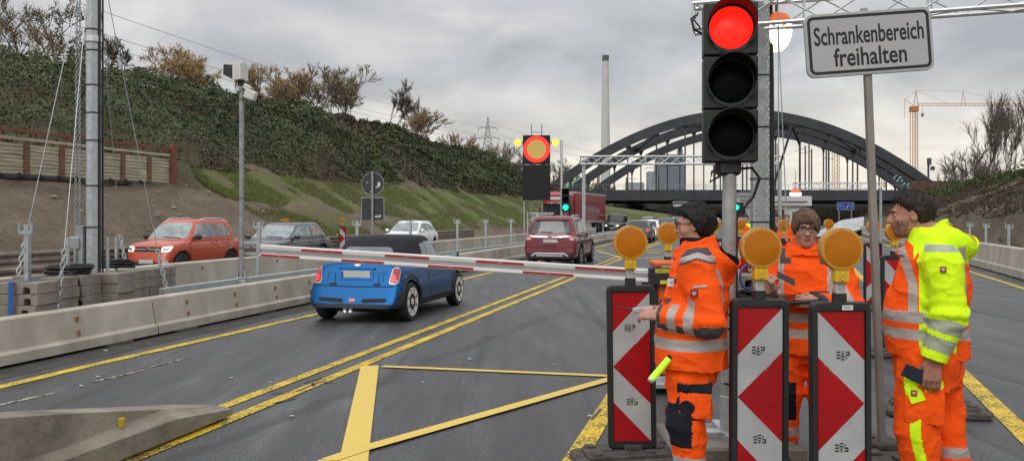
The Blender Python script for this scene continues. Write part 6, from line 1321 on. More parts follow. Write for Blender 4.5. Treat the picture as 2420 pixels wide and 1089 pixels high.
BK2 = -Vector((sin(radians(18.5)), cos(radians(18.5)), 0)); QG = 'cars queuing towards the bridge'
def at_px(px, Y): return Vector(((px - CX) / F * Y, Y, 0))
VG = dict(yb=(-2.3, 1.15), yt=(-2.2, .55), w=(.90, .80), z=(1.05, 1.93), bf=.12, br=.03, sq=.22)
front_car('van', at_px(1456, 92), BK2, 'dark van with lit headlights following the red lorry', paint('black', (.018, .019, .022), .3), L=4.8, hw=.96, H=1.92, belt=1.12, wb=2.9, r=.33, hood=1.12, gh=VG, big=False, group=QG, grille=(.4, .7, .12))
front_car('family_car', at_px(1530, 112), BK2, 'silver car standing behind the dark van in the queue', paint('silver', (.30, .31, .32), .6), L=4.6, hw=.92, H=1.66, belt=1.02, wb=2.65, r=.34, hood=1.0, big=False, group=QG, lights=False)
front_car('family_car', at_px(1563, 128), BK2, 'dark car with lit headlights half behind the olive car in the queue', paint('olive', (.06, .065, .06), .3), big=False, group=QG)
front_car('family_car', at_px(1583, 119), BK2, 'olive grey car with lit headlights beside the face of the bent arm worker', paint('olive', (.06, .065, .06), .3), big=False, group=QG)
front_car('family_car', at_px(1690, 150), BK2, 'white car with lit headlights right of the dark haired head', paint('white', (.80, .81, .82), .0), big=False, group=QG)
front_car('family_car', at_px(1716, 165), BK2, 'silver car far back in the queue left of the stout signal pole', paint('silver', (.30, .31, .32), .6), big=False, group=QG, lights=False)
front_car('family_car', at_px(1752, 120), BK2, 'white car with lit headlights above the yellow vest', paint('white', (.80, .81, .82), .0), big=False, group=QG)
front_car('van', at_px(1700, 190), BK2, 'white van far back in the queue under the bridge', paint('white', (.80, .81, .82), .0), L=5.2, hw=1.0, H=2.3, belt=1.2, wb=3.2, r=.34, hood=1.2, gh=dict(yb=(-2.5, 1.3), yt=(-2.4, .8), w=(.94, .88), z=(1.12, 2.3), bf=.12, br=.03, sq=.22), big=False, group=QG, lights=False)
def away_car(px, Y, v, label, col):
    p = RX(px, v); e = front_car('saloon_car', p, DV, label, col, L=4.5, hw=.90, H=1.44, belt=.92, big=False, group='cars driving off beyond the red one', lights=False)
    sk = Skin([c for c in e.children if c.name.split('.')[0] in ('body', 'cabin')]); sk.decal('rear_window', [(-.62, .98), (.62, .98), (.52, 1.34), (-.52, 1.34)], 'R', M_GLASS, e, .008, rnd=.06); plate(e, sk.hit(0, .7, 'R')[0].y - .02, .7, 'R')
    for sx in (-1, 1): sk.decal('brake_light', [(sx * .56, .72), (sx * .80, .72), (sx * .80, .88), (sx * .60, .88)], 'R', M_TAILLIT, e, .016, .04, rnd=.03)
    return e
away_car(1512, 52, -5.35, 'dark grey saloon with a lit red tail lamp between two warning lamps', paint('graphite', (.045, .047, .05), .4))
away_car(1537, 72, -5.3, 'white saloon just ahead of the dark grey saloon', paint('white', (.80, .81, .82), .0))

# ---- lorry
def lorry(pos, fwd, label, m, trailer=True, txt=True):
    e = empty('lorry', Vector((pos.x, pos.y, 0)), label, 'lorry', None, rz=heading(fwd)); e['front'] = 0; del e['front']
    b = MB(); b.rbox((0, -1.0, 2.35), (2.48, 2.1, 2.9), .16); cab = b.build('cab', m, e, bevel=.05)
    MB().loft([[(x, y, 3.7) for x, y in ((-1.2, .02), (1.2, .02), (1.2, -2.0), (-1.2, -2.0))], [(x, y, 3.95) for x, y in ((-1.05, -.25), (1.05, -.25), (1.15, -2.0), (-1.15, -2.0))]]).build('roof_fairing', m, e, bevel=.04)
    MB().rbox((0, .055, 2.28), (2.2, .03, .92), .08).build('windscreen', M_GLASS, cab); MB().rbox((0, .10, 2.82), (2.3, .22, .10), .03).build('sun_visor', M_GAP, cab); MB().rbox((0, .045, 3.35), (1.9, .03, .26), .1).build('roof_panel', M_WBOX, cab)
    MB().rbox((0, .06, 1.30), (2.2, .05, .80), .05).build('grille', M_ALU, cab); b = MB(); [b.box((0, .09, 1.1 + k * .13), (1.5, .02, .05)) for k in range(5)]; b.build('grille_slots', M_GAP, cab); MB().rbox((0, .05, .62), (2.48, .14, .55), .06).build('bumper', m, e)
    for sx in (-1, 1):
        h = MB().rbox((sx * .98, .11, .75), (.40, .06, .26), .04).build('headlight', M_HEAD, e); MB().lathe([(.0, .05), (.09, .04), (.1, 0)], 14, 'Y', (sx * .98, .11, .75)).build('lit_lamp', M_HEADON, h); MB().rbox((sx * .35, .12, 2.86), (.10, .08, .05), .01).build('marker_lamp', M_DRL, e)
        q = MB().rbox((sx * 1.245, -.62, 2.25), (.03, .95, .75), .05).build('door_window', M_GLASS, cab); mm = MB().rbox((sx * 1.48, -.05, 2.15), (.22, .16, .75), .05).build('wing_mirror', M_CLAD, e)
    for y in (-1.2,) + ((-3.9,) if trailer else ()):
        for sx in (-1, 1): wheel(e, sx * 1.08, y, .50, .30, M_RIMS, 6, .55)
    text('front_lettering', 'KRONENBERG', .25, M_WHT, cab, (0, .06, 2.98) if txt else (0, .06, 2.98), (radians(90), 0, radians(180)), width=1.6, height=.17) if txt else None
    if trailer:
        t = MB().rbox((0, -9.2, 2.55), (2.52, 13.4, 2.75), .03).build('trailer', m, e); b = MB(); b.box((0, -9.2, 3.96), (2.56, 13.5, .12)); b.box((0, -9.2, 1.13), (2.56, 13.5, .12)); b.build('trailer_rails', M_ALU, t)
        b = MB(); [b.box((sx * 1.265, -2.9 - k * .62, 1.26), (.012, .30, .10)) for k in range(21) for sx in (-1, 1)]; b.build('curtain_buckles', M_WHT, t)
        MB().box((0, -9.2, .95), (1.0, 13, .25)).build('chassis', M_UNDER, e); [wheel(e, sx * 1.08, y, .50, .36, M_RIMS, 6, .55) for y in (-11.2, -12.5, -13.8) for sx in (-1, 1)]
        for sx in (-1, 1): MB().box((sx * 1.2, -7.2, .75), (.05, 3.4, .6)).build('side_guard', M_ALU, e)
        if txt:
            for sx in (-1, 1): text('side_lettering', 'SPED. KRONENBERG Bochum', .6, M_WHT, t, (sx * 1.275, -9.0, 2.35), (radians(90), 0, radians(90 * sx)), width=7.6, height=.62)
    return e
lf = at_px(1313, 78); lorry(lf, BK2, 'red articulated lorry with white lettering coming from the bridge', paint('lorry_red', (.33, .022, .032), .0))
lorry(at_px(1606, 128), BK2, 'dark lorry cab showing behind the dark haired head', paint('black', (.018, .019, .022), .3), True, False)
# ================================================================== PEOPLE (distance fields turned into one continuous mesh each)
V3 = lambda *a: np.array(a, np.float64)
def cap(a, b, ra, rb):
    a, b = V3(*a), V3(*b); ab = b - a; L2 = ab @ ab + 1e-12
    def f(p): t = np.clip(((p - a) @ ab) / L2, 0, 1); return np.linalg.norm(p - a - t[:, None] * ab, axis=1) - (ra + (rb - ra) * t)
    return f
def ell(c, r, rot=None):
    c, r = V3(*c), V3(*r); Rm = np.array(Euler(rot).to_matrix()) if rot else None
    def f(p):
        q = p - c
        if Rm is not None: q = q @ Rm
        k0 = np.linalg.norm(q / r, axis=1); k1 = np.linalg.norm(q / (r * r), axis=1) + 1e-9; return np.where(k0 < 1e-6, -r.min(), k0 * (k0 - 1) / k1)
    return f
def rings(R_):
    """stack of ellipses (z, cx, cy, rx, ry)"""
    A = np.array(R_, float)
    def f(p):
        z = p[:, 2]; g = [np.interp(z, A[:, 0], A[:, k]) for k in range(1, 5)]
        q = np.sqrt(((p[:, 0] - g[0]) / g[2]) ** 2 + ((p[:, 1] - g[1]) / g[3]) ** 2); d = (q - 1) * np.minimum(g[2], g[3]) * .95
        return np.maximum(d, np.maximum(A[0, 0] - z, z - A[-1, 0]))
    return f
def smin(a, b, k):
    if k <= 0: return np.minimum(a, b)
    h = np.clip(.5 + .5 * (b - a) / k, 0, 1); return b + (a - b) * h - k * h * (1 - h)
def U_(fs):                                            # [(fn, k)] blended one after the other; a negative k carves
    def f(p):
        d = None
        for fn, k in fs:
            v = fn(p); d = v if d is None else (smin(d, v, k) if k >= 0 else -smin(-d, v, -k))
        return d
    return f
def nets(fn, lo, hi, h):
    lo = V3(*lo); n = np.ceil((V3(*hi) - lo) / h / 8).astype(int) * 8; F_ = np.empty(n, np.float32); B = 8
    bi = np.stack(np.meshgrid(*[np.arange(k // B) for k in n], indexing='ij'), -1).reshape(-1, 3); cen = lo + (bi * B + B / 2 - .5) * h; dc = fn(cen)
    big = np.repeat(np.repeat(np.repeat(dc.reshape(n // B), B, 0), B, 1), B, 2); F_[:] = np.sign(big) * 1.0
    act = bi[np.abs(dc) < B * h * 1.25 + .012]; off = np.stack(np.meshgrid(*[np.arange(B)] * 3, indexing='ij'), -1).reshape(-1, 3)
    for s in range(0, len(act), 250):
        idx = (act[s:s + 250, None, :] * B + off[None]).reshape(-1, 3); F_[idx[:, 0], idx[:, 1], idx[:, 2]] = fn(lo + idx * h)
    S = F_ < 0; c = np.zeros(np.array(F_.shape) - 1, np.int8)
    sl = lambda o, m: tuple(slice(o[k], m[k] - 1 + o[k]) for k in range(3)); sh = F_.shape
    cs = [(a, b, d) for a in (0, 1) for b in (0, 1) for d in (0, 1)]
    for o in cs: c += S[sl(o, sh)]
    I = np.argwhere((c > 0) & (c < 8)); vid = -np.ones(c.shape, np.int32); vid[I[:, 0], I[:, 1], I[:, 2]] = np.arange(len(I)); acc = np.zeros((len(I), 3)); cnt = np.zeros(len(I))
    for a in cs:
        for ax in range(3):
            if a[ax] == 0:
                b = list(a); b[ax] = 1; f0 = F_[I[:, 0] + a[0], I[:, 1] + a[1], I[:, 2] + a[2]]; f1 = F_[I[:, 0] + b[0], I[:, 1] + b[1], I[:, 2] + b[2]]; m = (f0 < 0) != (f1 < 0)
                t = np.where(m, f0 / np.where(m, f0 - f1, 1), 0); e = np.array(a, float)[None].repeat(len(I), 0); e[:, ax] = t; acc += e * m[:, None]; cnt += m
    V = lo + (I + acc / np.maximum(cnt, 1)[:, None]) * h; Q = []
    for ax in range(3):
        s0 = [slice(None)] * 3; s1 = [slice(None)] * 3; s0[ax] = slice(0, -1); s1[ax] = slice(1, None); d = S[tuple(s0)] != S[tuple(s1)]; E = np.argwhere(d); u, v = [(1, 2), (2, 0), (0, 1)][ax]
        E = E[(E[:, u] > 0) & (E[:, v] > 0) & (E[:, u] < sh[u] - 1) & (E[:, v] < sh[v] - 1)]
        def cell(du, dv): q = E.copy(); q[:, u] -= du; q[:, v] -= dv; return vid[q[:, 0], q[:, 1], q[:, 2]]
        q = np.stack([cell(1, 1), cell(0, 1), cell(0, 0), cell(1, 0)], 1); inside = S[E[:, 0], E[:, 1], E[:, 2]]; q[~inside] = q[~inside][:, ::-1]; Q.append(q[(q >= 0).all(1)])
    return V, np.concatenate(Q)
def sdf_obj(name, fn, lo, hi, h, mats, parent, paintfn=None):
    V, Q = nets(fn, lo, hi, h); C = V[Q].mean(1); return mesh_np(name, V, Q, mats, None if paintfn is None else paintfn(C), parent, True)
def fold(p, a, s=(7, 7, 12), o=3):                     # soft billows with sharper crease ridges between them
    x, y, z = p[:, 0], p[:, 1], p[:, 2]; w = vnoise(x * 3 + 2, y * 3, z * 3) * .35
    r1 = 1 - np.abs(vnoise(x * s[0] * .9 + w * 3 + 4, y * s[1] * .9 + w * 2, z * s[2] * .75 + 8)); r2 = 1 - np.abs(vnoise(x * s[0] * 1.9 + 1 + w, y * s[1] * 1.9, z * s[2] * 1.3 + w * 4))
    return a * .8 * fbm(x * s[0] + 11, y * s[1] + 5, z * s[2] + 3, o) - a * 1.25 * (r1 ** 5 - .2) - a * .6 * (r2 ** 6 - .15)

def fabric(name, col, bump=.35):
    return mat(name, col, .85, var=.06, vscale=14, bump=bump, bscale=38, spec=.2)
M_ORF = fabric('hivis_orange', (.98, .098, .006)); M_YEF = fabric('hivis_yellow', (.66, .98, .012)); M_GREYF = fabric('dark_grey_fabric', (.075, .068, .075)); M_NAVY = fabric('navy_fabric', (.012, .014, .022)); M_BLKF = fabric('black_fabric', (.010, .010, .011))
M_TAPE = mat('reflective_tape', (.44, .375, .35), .45, .1, var=.10, vscale=60, bump=.3, bscale=250); M_TAPEY = mat('reflective_tape_green', (.38, .42, .30), .45, .1, var=.10, vscale=60, bump=.3, bscale=250)
def skin_mat(name, c): m = mat(name, c, .55, var=.14, vscale=30, bump=.15, bscale=180, spec=.35); return m
M_SK1 = skin_mat('skin_light', (.46, .235, .165)); M_SK3 = skin_mat('skin_ruddy', (.38, .17, .12)); M_SK2 = skin_mat('skin_fair', (.43, .235, .175)); M_LIP = mat('lip', (.30, .09, .075), .5); M_EYEW = mat('eye_white', (.55, .52, .49), .2); M_IRIS = mat('iris_dark', (.02, .018, .015), .1); M_STUB = mat('beard_grey', (.19, .11, .082), .85, var=.45, vscale=140)
def hair_mat(name, c, c2): return mat(name, c, .55, col2=c2, vscale=26, bump=.8, bscale=70, stretch=(1, 1, .35), spec=.3)
M_HBLK = hair_mat('hair_black', (.006, .005, .005), (.018, .015, .014)); M_HBRN = hair_mat('hair_brown', (.085, .047, .026), (.19, .115, .066)); M_HDRK = hair_mat('hair_dark_brown', (.010, .007, .006), (.042, .028, .022))
M_FRAME = mat('spectacle_frame', (.02, .012, .012), .25); M_LEATH = mat('boot_leather', (.025, .022, .02), .6, bump=.2, bscale=90); M_BADGE = mat('badge_red', (.26, .012, .012), .5); M_PHONE = mat('phone_dark', (.010, .013, .03), .15); M_LIPS = M_LIP

def hand_fs(o, fx, up, side, curl, thumb=.5, s=1.0, fist=False):
    """capsules of a hand: o wrist point, fx along the palm, up = back of the hand, side = towards the thumb"""
    o, fx, up, side = [V3(*q) for q in (o, fx, up, side)]; fx /= np.linalg.norm(fx); side = side - (side @ fx) * fx; side /= np.linalg.norm(side); up = np.cross(side, fx) * np.sign(np.cross(side, fx) @ up + 1e-9)
    fs = []; P_ = lambda x, y, z: tuple(o + (fx * x + side * y + up * z) * s)
    for y in (-.028, -.010, .010, .027): fs.append((cap(P_(.0, y * .75, 0), P_(.085, y, 0), .017 * s, .0135 * s), .012))
    for i, (y, L) in enumerate(((-.031, .062), (-.011, .078), (.010, .084), (.030, .076))):
        p = V3(.088, y, .002); a = 0; c = curl[i] if isinstance(curl, (list, tuple)) else curl
        for seg, (l, r) in enumerate(((.46, .0095), (.30, .0088), (.24, .0078))):
            a += c * (.75, 1.0, .8)[seg]; q = p + V3(cos(a), y * .8 if seg == 0 else 0, -sin(a)) * L * l; fs.append((cap(P_(*p), P_(*q), r * s, r * .93 * s), .004)); p = q
    t0, t1 = V3(.022, .032, -.006), V3(.055, .052, -.018 - .02 * thumb); t2 = t1 + V3(.030, .004 - .02 * thumb, -.016 * thumb)
    fs += [(cap(P_(*t0), P_(*t1), .0145 * s, .0115 * s), .01), (cap(P_(*t1), P_(*t2), .011 * s, .0088 * s), .004)]
    return fs
def head_fs(c, yaw, pitch, s, sx=1.0, jaw=1.0, nose=1.0):
    Rm = np.array(Euler((0, pitch, yaw)).to_matrix()); c = V3(*c); L = lambda x, y, z: tuple(c + Rm @ (V3(x * sx, y, z) * s)); r = lambda *k: tuple(np.array(k) * s * V3(sx, 1, 1)); E = (0, pitch, yaw)
    fs = [(ell(L(-.012, 0, .028), r(.098, .076, .097), E), 0), (ell(L(.022, 0, -.045), r(.072, .060 * jaw, .082), E), .03), (ell(L(.058, 0, -.098), r(.030, .032 * jaw, .026), E), .03),
          (cap(L(.088, 0, .018), L(.112, 0, -.030), .008 * s, .0145 * s * nose), .012), (cap(L(.098, -.013, -.036), L(.098, .013, -.036), .009 * s, .009 * s), .008), (cap(L(.080, -.036, .026), L(.088, 0, .024), .011 * s, .010 * s), .014), (cap(L(.080, .036, .026), L(.088, 0, .024), .011 * s, .010 * s), .014),
          (ell(L(.050, .046, -.030), r(.032, .022, .024), E), .02), (ell(L(.050, -.046, -.030), r(.032, .022, .024), E), .02)]
    for y in (-.031, .031): fs += [(ell(L(.097, y, .006), r(.017, .018, .011), E), -.010), (ell(L(.076, y, .005), r(.0125, .0135, .0115), E), .003)]
    fs += [(cap(L(.090, -.020, -.062), L(.095, .0, -.060), .006 * s, .0075 * s), .006), (cap(L(.095, .0, -.060), L(.090, .020, -.062), .0075 * s, .006 * s), .004), (cap(L(.088, -.017, -.072), L(.093, 0, -.073), .006 * s, .008 * s), .004), (cap(L(.093, 0, -.073), L(.088, .017, -.072), .008 * s, .006 * s), .004)]
    for y in (-1, 1): fs += [(ell(L(-.012, y * .079, -.002), r(.022, .010, .034), (E[0] + y * .25, E[1], E[2])), .008), (ell(L(-.008, y * .090, .0), r(.011, .008, .020), E), -.004)]
    return fs, L, Rm
def make_person(name, pos, rz, label, head, arms, torso_in, legs, skin, hcol, hand_specs, group=None, h=.0055, beard=0, neck_h=None):
    e = empty(name, pos, label, 'person', group, rz=rz); hf, L, Rm = head_fs(*head)
    fs = list(hf); hc = V3(*head[0]); s = head[3]
    fs.append((cap(L(-.022, 0, -.07), tuple(V3(*torso_in[-1][1:3], torso_in[-1][0]) if False else (torso_in[-1][1], torso_in[-1][2], torso_in[-1][0] - .02)), .054 * s, .062), .03)); fs.append((rings(torso_in), .05))
    for sh, el, wr in arms: fs += [(cap(sh, el, .048, .040), .03), (cap(el, wr, .040, .027), .01)]
    for hp, kn, an in legs: fs += [(cap(hp, kn, .075, .055), .04), (cap(kn, an, .052, .038), .01), (cap(an, (an[0] + .14, an[1], .05), .04, .035), .02)]
    for hs in hand_specs: fs += hand_fs(*hs)
    fn = U_(fs); pts = np.array([q for a in arms for q in a] + [q for l in legs for q in l] + [head[0]]); lo = pts.min(0) - .24; hi = pts.max(0) + .24; lo[2] = -.01
    Ri = Rm.T
    def pf(C):
        q = ((C - hc) @ Rm) / s; q[:, 0] /= head[4] if len(head) > 4 else 1; m = np.zeros(len(C), int)
        near = np.linalg.norm(q, axis=1) < .16
        m[near & (np.abs(q[:, 2] + .0665) < .0095) & (np.abs(q[:, 1]) < .023) & (q[:, 0] > .082)] = 1
        for y in (-.031, .031):
            ey = near & (((q[:, 1] - y) / .0125) ** 2 + ((q[:, 2] - .005) / .0072) ** 2 < 1) & (q[:, 0] > .07); m[ey] = 2; m[ey & (np.hypot(q[:, 1] - y, q[:, 2] - .005) < .0062)] = 3
        if beard:
            zc = -.052 + .03 * np.clip(np.abs(q[:, 1]) / .05, 0, 1) * (q[:, 0] < .075); b = near & (q[:, 2] < zc - .004) & (q[:, 0] > .015) & (m == 0)
            b |= near & (q[:, 2] > -.056) & (q[:, 2] < -.044) & (np.abs(q[:, 1]) < .026) & (q[:, 0] > .08) & (m == 0)
            m[b & (vnoise(C[:, 0] * 160, C[:, 1] * 160, C[:, 2] * 90) > -.35 - .3 * (q[:, 0] > .06))] = 4
        return m
    sdf_obj('body', fn, lo, hi, h, [skin, M_LIP, M_EYEW, M_IRIS, M_STUB], e, pf)
    return e, L, Rm
def hair(e, L, Rm, hc, s, sx, m, cut, thick=.016, lo_z=-.06, strands=.008, name='hair', h=.005, extra=None, wild=.3):
    """cap over the skull, kept where cut(q) < 0 in head coordinates"""
    hc = V3(*hc); base0 = ell((0, 0, 0), (.099 * sx, .077, .098))
    def fn(p):
        q = ((p - hc) @ Rm) / s; c = cut(q); d = base0(q - V3(-.012 * sx, 0, .028)) - thick * np.clip(.22 - c / .040, .15, 1)
        if extra: d = smin(d, extra(q), .02)
        st = strands * .7 * fbm(q[:, 0] * 22 + 9, q[:, 1] * 75, q[:, 2] * 16, 3); n = st + strands * .55 * vnoise(q[:, 0] * 24, q[:, 1] * 24, q[:, 2] * 18); return np.maximum(d + n, c + .012 * vnoise(q[:, 0] * 40, q[:, 1] * 70, q[:, 2] * 9)) * s
    o = sdf_obj(name, fn, hc - .2 * s, hc + .2 * s, h, m, e)
    me = o.data; nv = len(me.vertices); co = np.empty(nv * 3, np.float32); me.vertices.foreach_get('co', co); no = np.empty(nv * 3, np.float32); me.vertices.foreach_get('normal', no); co = co.reshape(-1, 3); no = no.reshape(-1, 3)
    k = NPR.randint(0, nv, 2600 if h < .007 else 300); C, N = co[k].astype(float), no[k].astype(float); up_ = np.clip((C[:, 2] - hc[2]) / .12, 0, 1)[:, None]
    D = np.array([-.2, 0, -1.0]) * (1 - up_ * .8) + np.array([1.0 if 'short' not in name else .6, 0, -.1]) * up_ * .6 + NPR.normal(size=(len(k), 3)) * wild; D -= N * (D * N).sum(1, keepdims=True); D = D / (np.linalg.norm(D, axis=1, keepdims=True) + 1e-9) + N * NPR.uniform(.0, .22, len(k))[:, None] * min(1, wild / .3)
    Ln = NPR.uniform(.015, .042, len(k))[:, None] * (1.2 if strands > .0115 else .8); S_ = np.cross(D, N) * NPR.uniform(.0010, .0020, len(k))[:, None]; A = C - N * .003; B = C + D * Ln * .55; T = B + (D - N * .35) * Ln * .45; Vq = np.stack([A - S_, A + S_, B + S_, B - S_, T + S_ * .3, T - S_ * .3], 1).reshape(-1, 3); i6 = np.arange(len(k))[:, None] * 6
    st = mesh_np('hair_strands', Vq, np.concatenate([i6 + np.array([[0, 1, 2, 3]]), i6 + np.array([[3, 2, 4, 5]])]), m, parent=o)
    return o
def glasses(e, L, m, w=.030, hh=.019, z=.004):
    b = MB()
    for y in (-.033, .033): b.tube([L(.108 - .2 * max(0, abs(yy) - .03), yy, z + zz) for yy, zz in [(y + w * .95 * math.copysign(abs(cos(a)) ** .7, cos(a)), hh * math.copysign(abs(sin(a)) ** .7, sin(a))) for a in [2 * pi * k / 20 for k in range(21)]]], .0030, 5)
    b.tube([L(.109, -.006, z + .004), L(.112, 0, z + .006), L(.109, .006, z + .004)], .0026, 5)
    for y in (-1, 1): b.tube([L(.103, y * .063, z + .006), L(.05, y * .079, z + .008), L(-.01, y * .084, z + .008)], .0028, 5)
    return b.build('spectacles', m, e, smooth=True)
def brows(e, L, m):
    b = MB()
    for y in (-1, 1): b.tube([L(.0965, y * .014, .023), L(.0975, y * .028, .0275), L(.087, y * .048, .022)], [.0035, .0042, .0025], 6)
    return b.build('eyebrows', m, e, smooth=True)
def armd(arms, r):
    fs = []
    for sh, el, wr in arms: fs += [(cap(sh, el, r[0], r[1]), .03), (cap(el, wr, r[1], r[2]), .02)]
    return fs
def seg_t(C, a, b): a, b = V3(*a), V3(*b); ab = b - a; t = ((C - a) @ ab) / (ab @ ab); return t, np.linalg.norm(C - a - np.clip(t, 0, 1)[:, None] * ab, axis=1)
def patch(e, objs, px, py, w, hh, m, name='badge', parent=None, up=(0, 0, 1), tilt=0.0):
    bpy.context.view_layer.update(); o0 = Vector((0, 0, CAMH)); d = (P(px, py, 5) - o0).normalized(); best = None
    for o in objs:
        M = o.matrix_world; Mi = M.inverted(); r = o.ray_cast(Mi @ o0, (Mi.to_3x3() @ d).normalized())
        if r[0]:
            loc = M @ r[1]; n = (M.to_3x3() @ r[2]).normalized()
            if best is None or (loc - o0).length < (best[0] - o0).length: best = (loc, n, o)
    if not best: return None
    loc, n, o = best; n = (n * .5 + (o0 - loc).normalized() * .6).normalized(); x = Vector(up).cross(n).normalized(); y = n.cross(x); Mw = Matrix((x, y, n)).transposed().to_4x4(); Mw.translation = loc + n * .004
    Mw = Mw @ Matrix.Rotation(tilt, 4, 'Z'); q = MB().rbox((0, 0, 0), (w, hh, .006), .004).build(name, m, parent or o); q.matrix_parent_inverse = Matrix(); q.matrix_local = (parent or o).matrix_world.inverted() @ Mw; return q
def heart_badge(e, objs, px, py, w):
    q = patch(e, objs, px, py, w, w * 1.05, M_BADGE)
    if q: b = MB(); k = w * .32; b.add([(x * k, y * k, .0042) for x, y in ((0, -.9), (.35, -.45), (.9, .1), (.9, .55), (.55, .8), (.2, .7), (0, .45), (-.2, .7), (-.55, .8), (-.9, .55), (-.9, .1), (-.35, -.45))], [tuple(range(12))]); b.build('emblem', M_WHT, q)
def boots(e, ankles, fwd=(1, 0)):
    for a in ankles:
        c = (a[0], a[1], 0); f = U_([(cap((a[0], a[1], .16), (a[0], a[1], .06), .055, .055), 0), (cap((a[0], a[1], .055), (a[0] + .15, a[1], .045), .050, .045), .03)])
        sdf_obj('boot', lambda p, f=f: np.maximum(f(p), .004 - p[:, 2]), (a[0] - .1, a[1] - .1, -.01), (a[0] + .25, a[1] + .1, .24), .008, [M_LEATH], e)

# ---------------------------------------------------------------- 1: dark haired worker with the radio (profile, facing left)
s1_ = 407.0; RZ = radians(163); A1 = [((-.03, .215, 1.385), (-.105, .275, 1.085), (.175, .205, 1.105)), ((-.02, -.215, 1.385), (-.06, -.28, 1.09), (.20, -.10, 1.10))]
TO1 = [(.80, .02, 0, .212, .262), (.98, .012, 0, .208, .258), (1.2, -.012, 0, .186, .245), (1.36, -.028, 0, .158, .228), (1.435, -.03, 0, .128, .185), (1.485, -.022, 0, .10, .125), (1.51, -.02, 0, .085, .10)]
LG1 = [((.0, .10, .86), (.035, .125, .50), (-.015, .125, .09)), ((.02, -.10, .86), (.06, -.11, .50), (.03, -.11, .09))]
HD1 = ((.0, 0, 1.610), radians(-2), radians(3), .925)
shrink = lambda T, k: [(z, cx, cy, max(.05, rx - k), max(.05, ry - k)) for z, cx, cy, rx, ry in T]
p1 = Vector(((1640 - CX) / s1_, F / s1_, 0))
hsp = [((.170, .205, 1.105), (1, -.25, .05), (0, .55, .85), (.1, -.8, .6), .62, .7), ((.195, -.10, 1.10), (1, .55, .05), (0, -.5, .85), (.1, .8, .6), .72, .7)]
e, L, Rm = make_person('person', p1, RZ, 'dark haired worker in orange jacket seen in profile, holding a white radio', HD1, A1, shrink(TO1, .06), LG1, M_SK1, M_HBLK, hsp, beard=0)
hair(e, L, Rm, HD1[0], HD1[3], 1.05, M_HBLK, lambda q: np.where(q[:, 0] > -.02, np.interp(q[:, 0], [-.02, .0, .022, .045, .07, .10], [-.045, .012, .040, .052, .068, .088]) - q[:, 2], np.interp(q[:, 0], [-.15, -.06, -.035, -.02], [-.125, -.125, -.085, -.045]) - q[:, 2]), .027, strands=.011, extra=None)
glasses(e, L, M_FRAME, .028, .016); brows(e, L, M_HBLK)
nk = U_([(rings([(1.42, -.015, 0, .10, .10), (1.50, -.008, 0, .082, .080), (1.535, .0, 0, .078, .072)]), 0)]); sdf_obj('neck_warmer', lambda p: nk(p) + fold(p, .006, (14, 14, 40)), (-.16, -.16, 1.40), (.16, .16, 1.58), .007, [M_BLKF], e)
tor = rings(TO1); ar1 = U_(armd(A1, (.100, .086, .066)))
hbag = U_([(ell((-.155, 0, 1.425), (.108, .125, .098), (0, -.65, 0)), 0), (cap((-.17, 0, 1.39), (-.20, 0, 1.30), .055, .02), .04)])
hood = lambda p: np.maximum(np.abs(hbag(p)) - .011, (p[:, 0] + .17) * -.55 + (p[:, 2] - 1.455) * .84 + .012 * np.sin(p[:, 1] * 30))
coll = lambda p: np.maximum(np.abs(rings([(1.40, -.02, 0, .135, .15), (1.47, -.012, 0, .112, .108), (1.56, .0, 0, .105, .095)])(p)) - .010, np.maximum(1.42 - p[:, 2], p[:, 2] - (1.508 - .33 * p[:, 0])))
def j1(p):
    d = smin(tor(p), ar1(p), .035); d = smin(d, hood(p), .03); d = smin(d, coll(p), .015)
    d = d + fold(p, .0075, (5, 5, 11)) + .004 * np.sin(p[:, 2] * 70 + 3 * np.sin(p[:, 0] * 14)) * np.clip((ar1(p) < .03) * 1.0, 0, 1) * np.clip(1 - np.abs(p[:, 2] - 1.09) / .09, 0, 1)
    for sh, el, wr in A1:
        t, r = seg_t(p, el, wr); d = np.maximum(d, np.where(r < .12, (t - .98) * .27, -1))
    return d
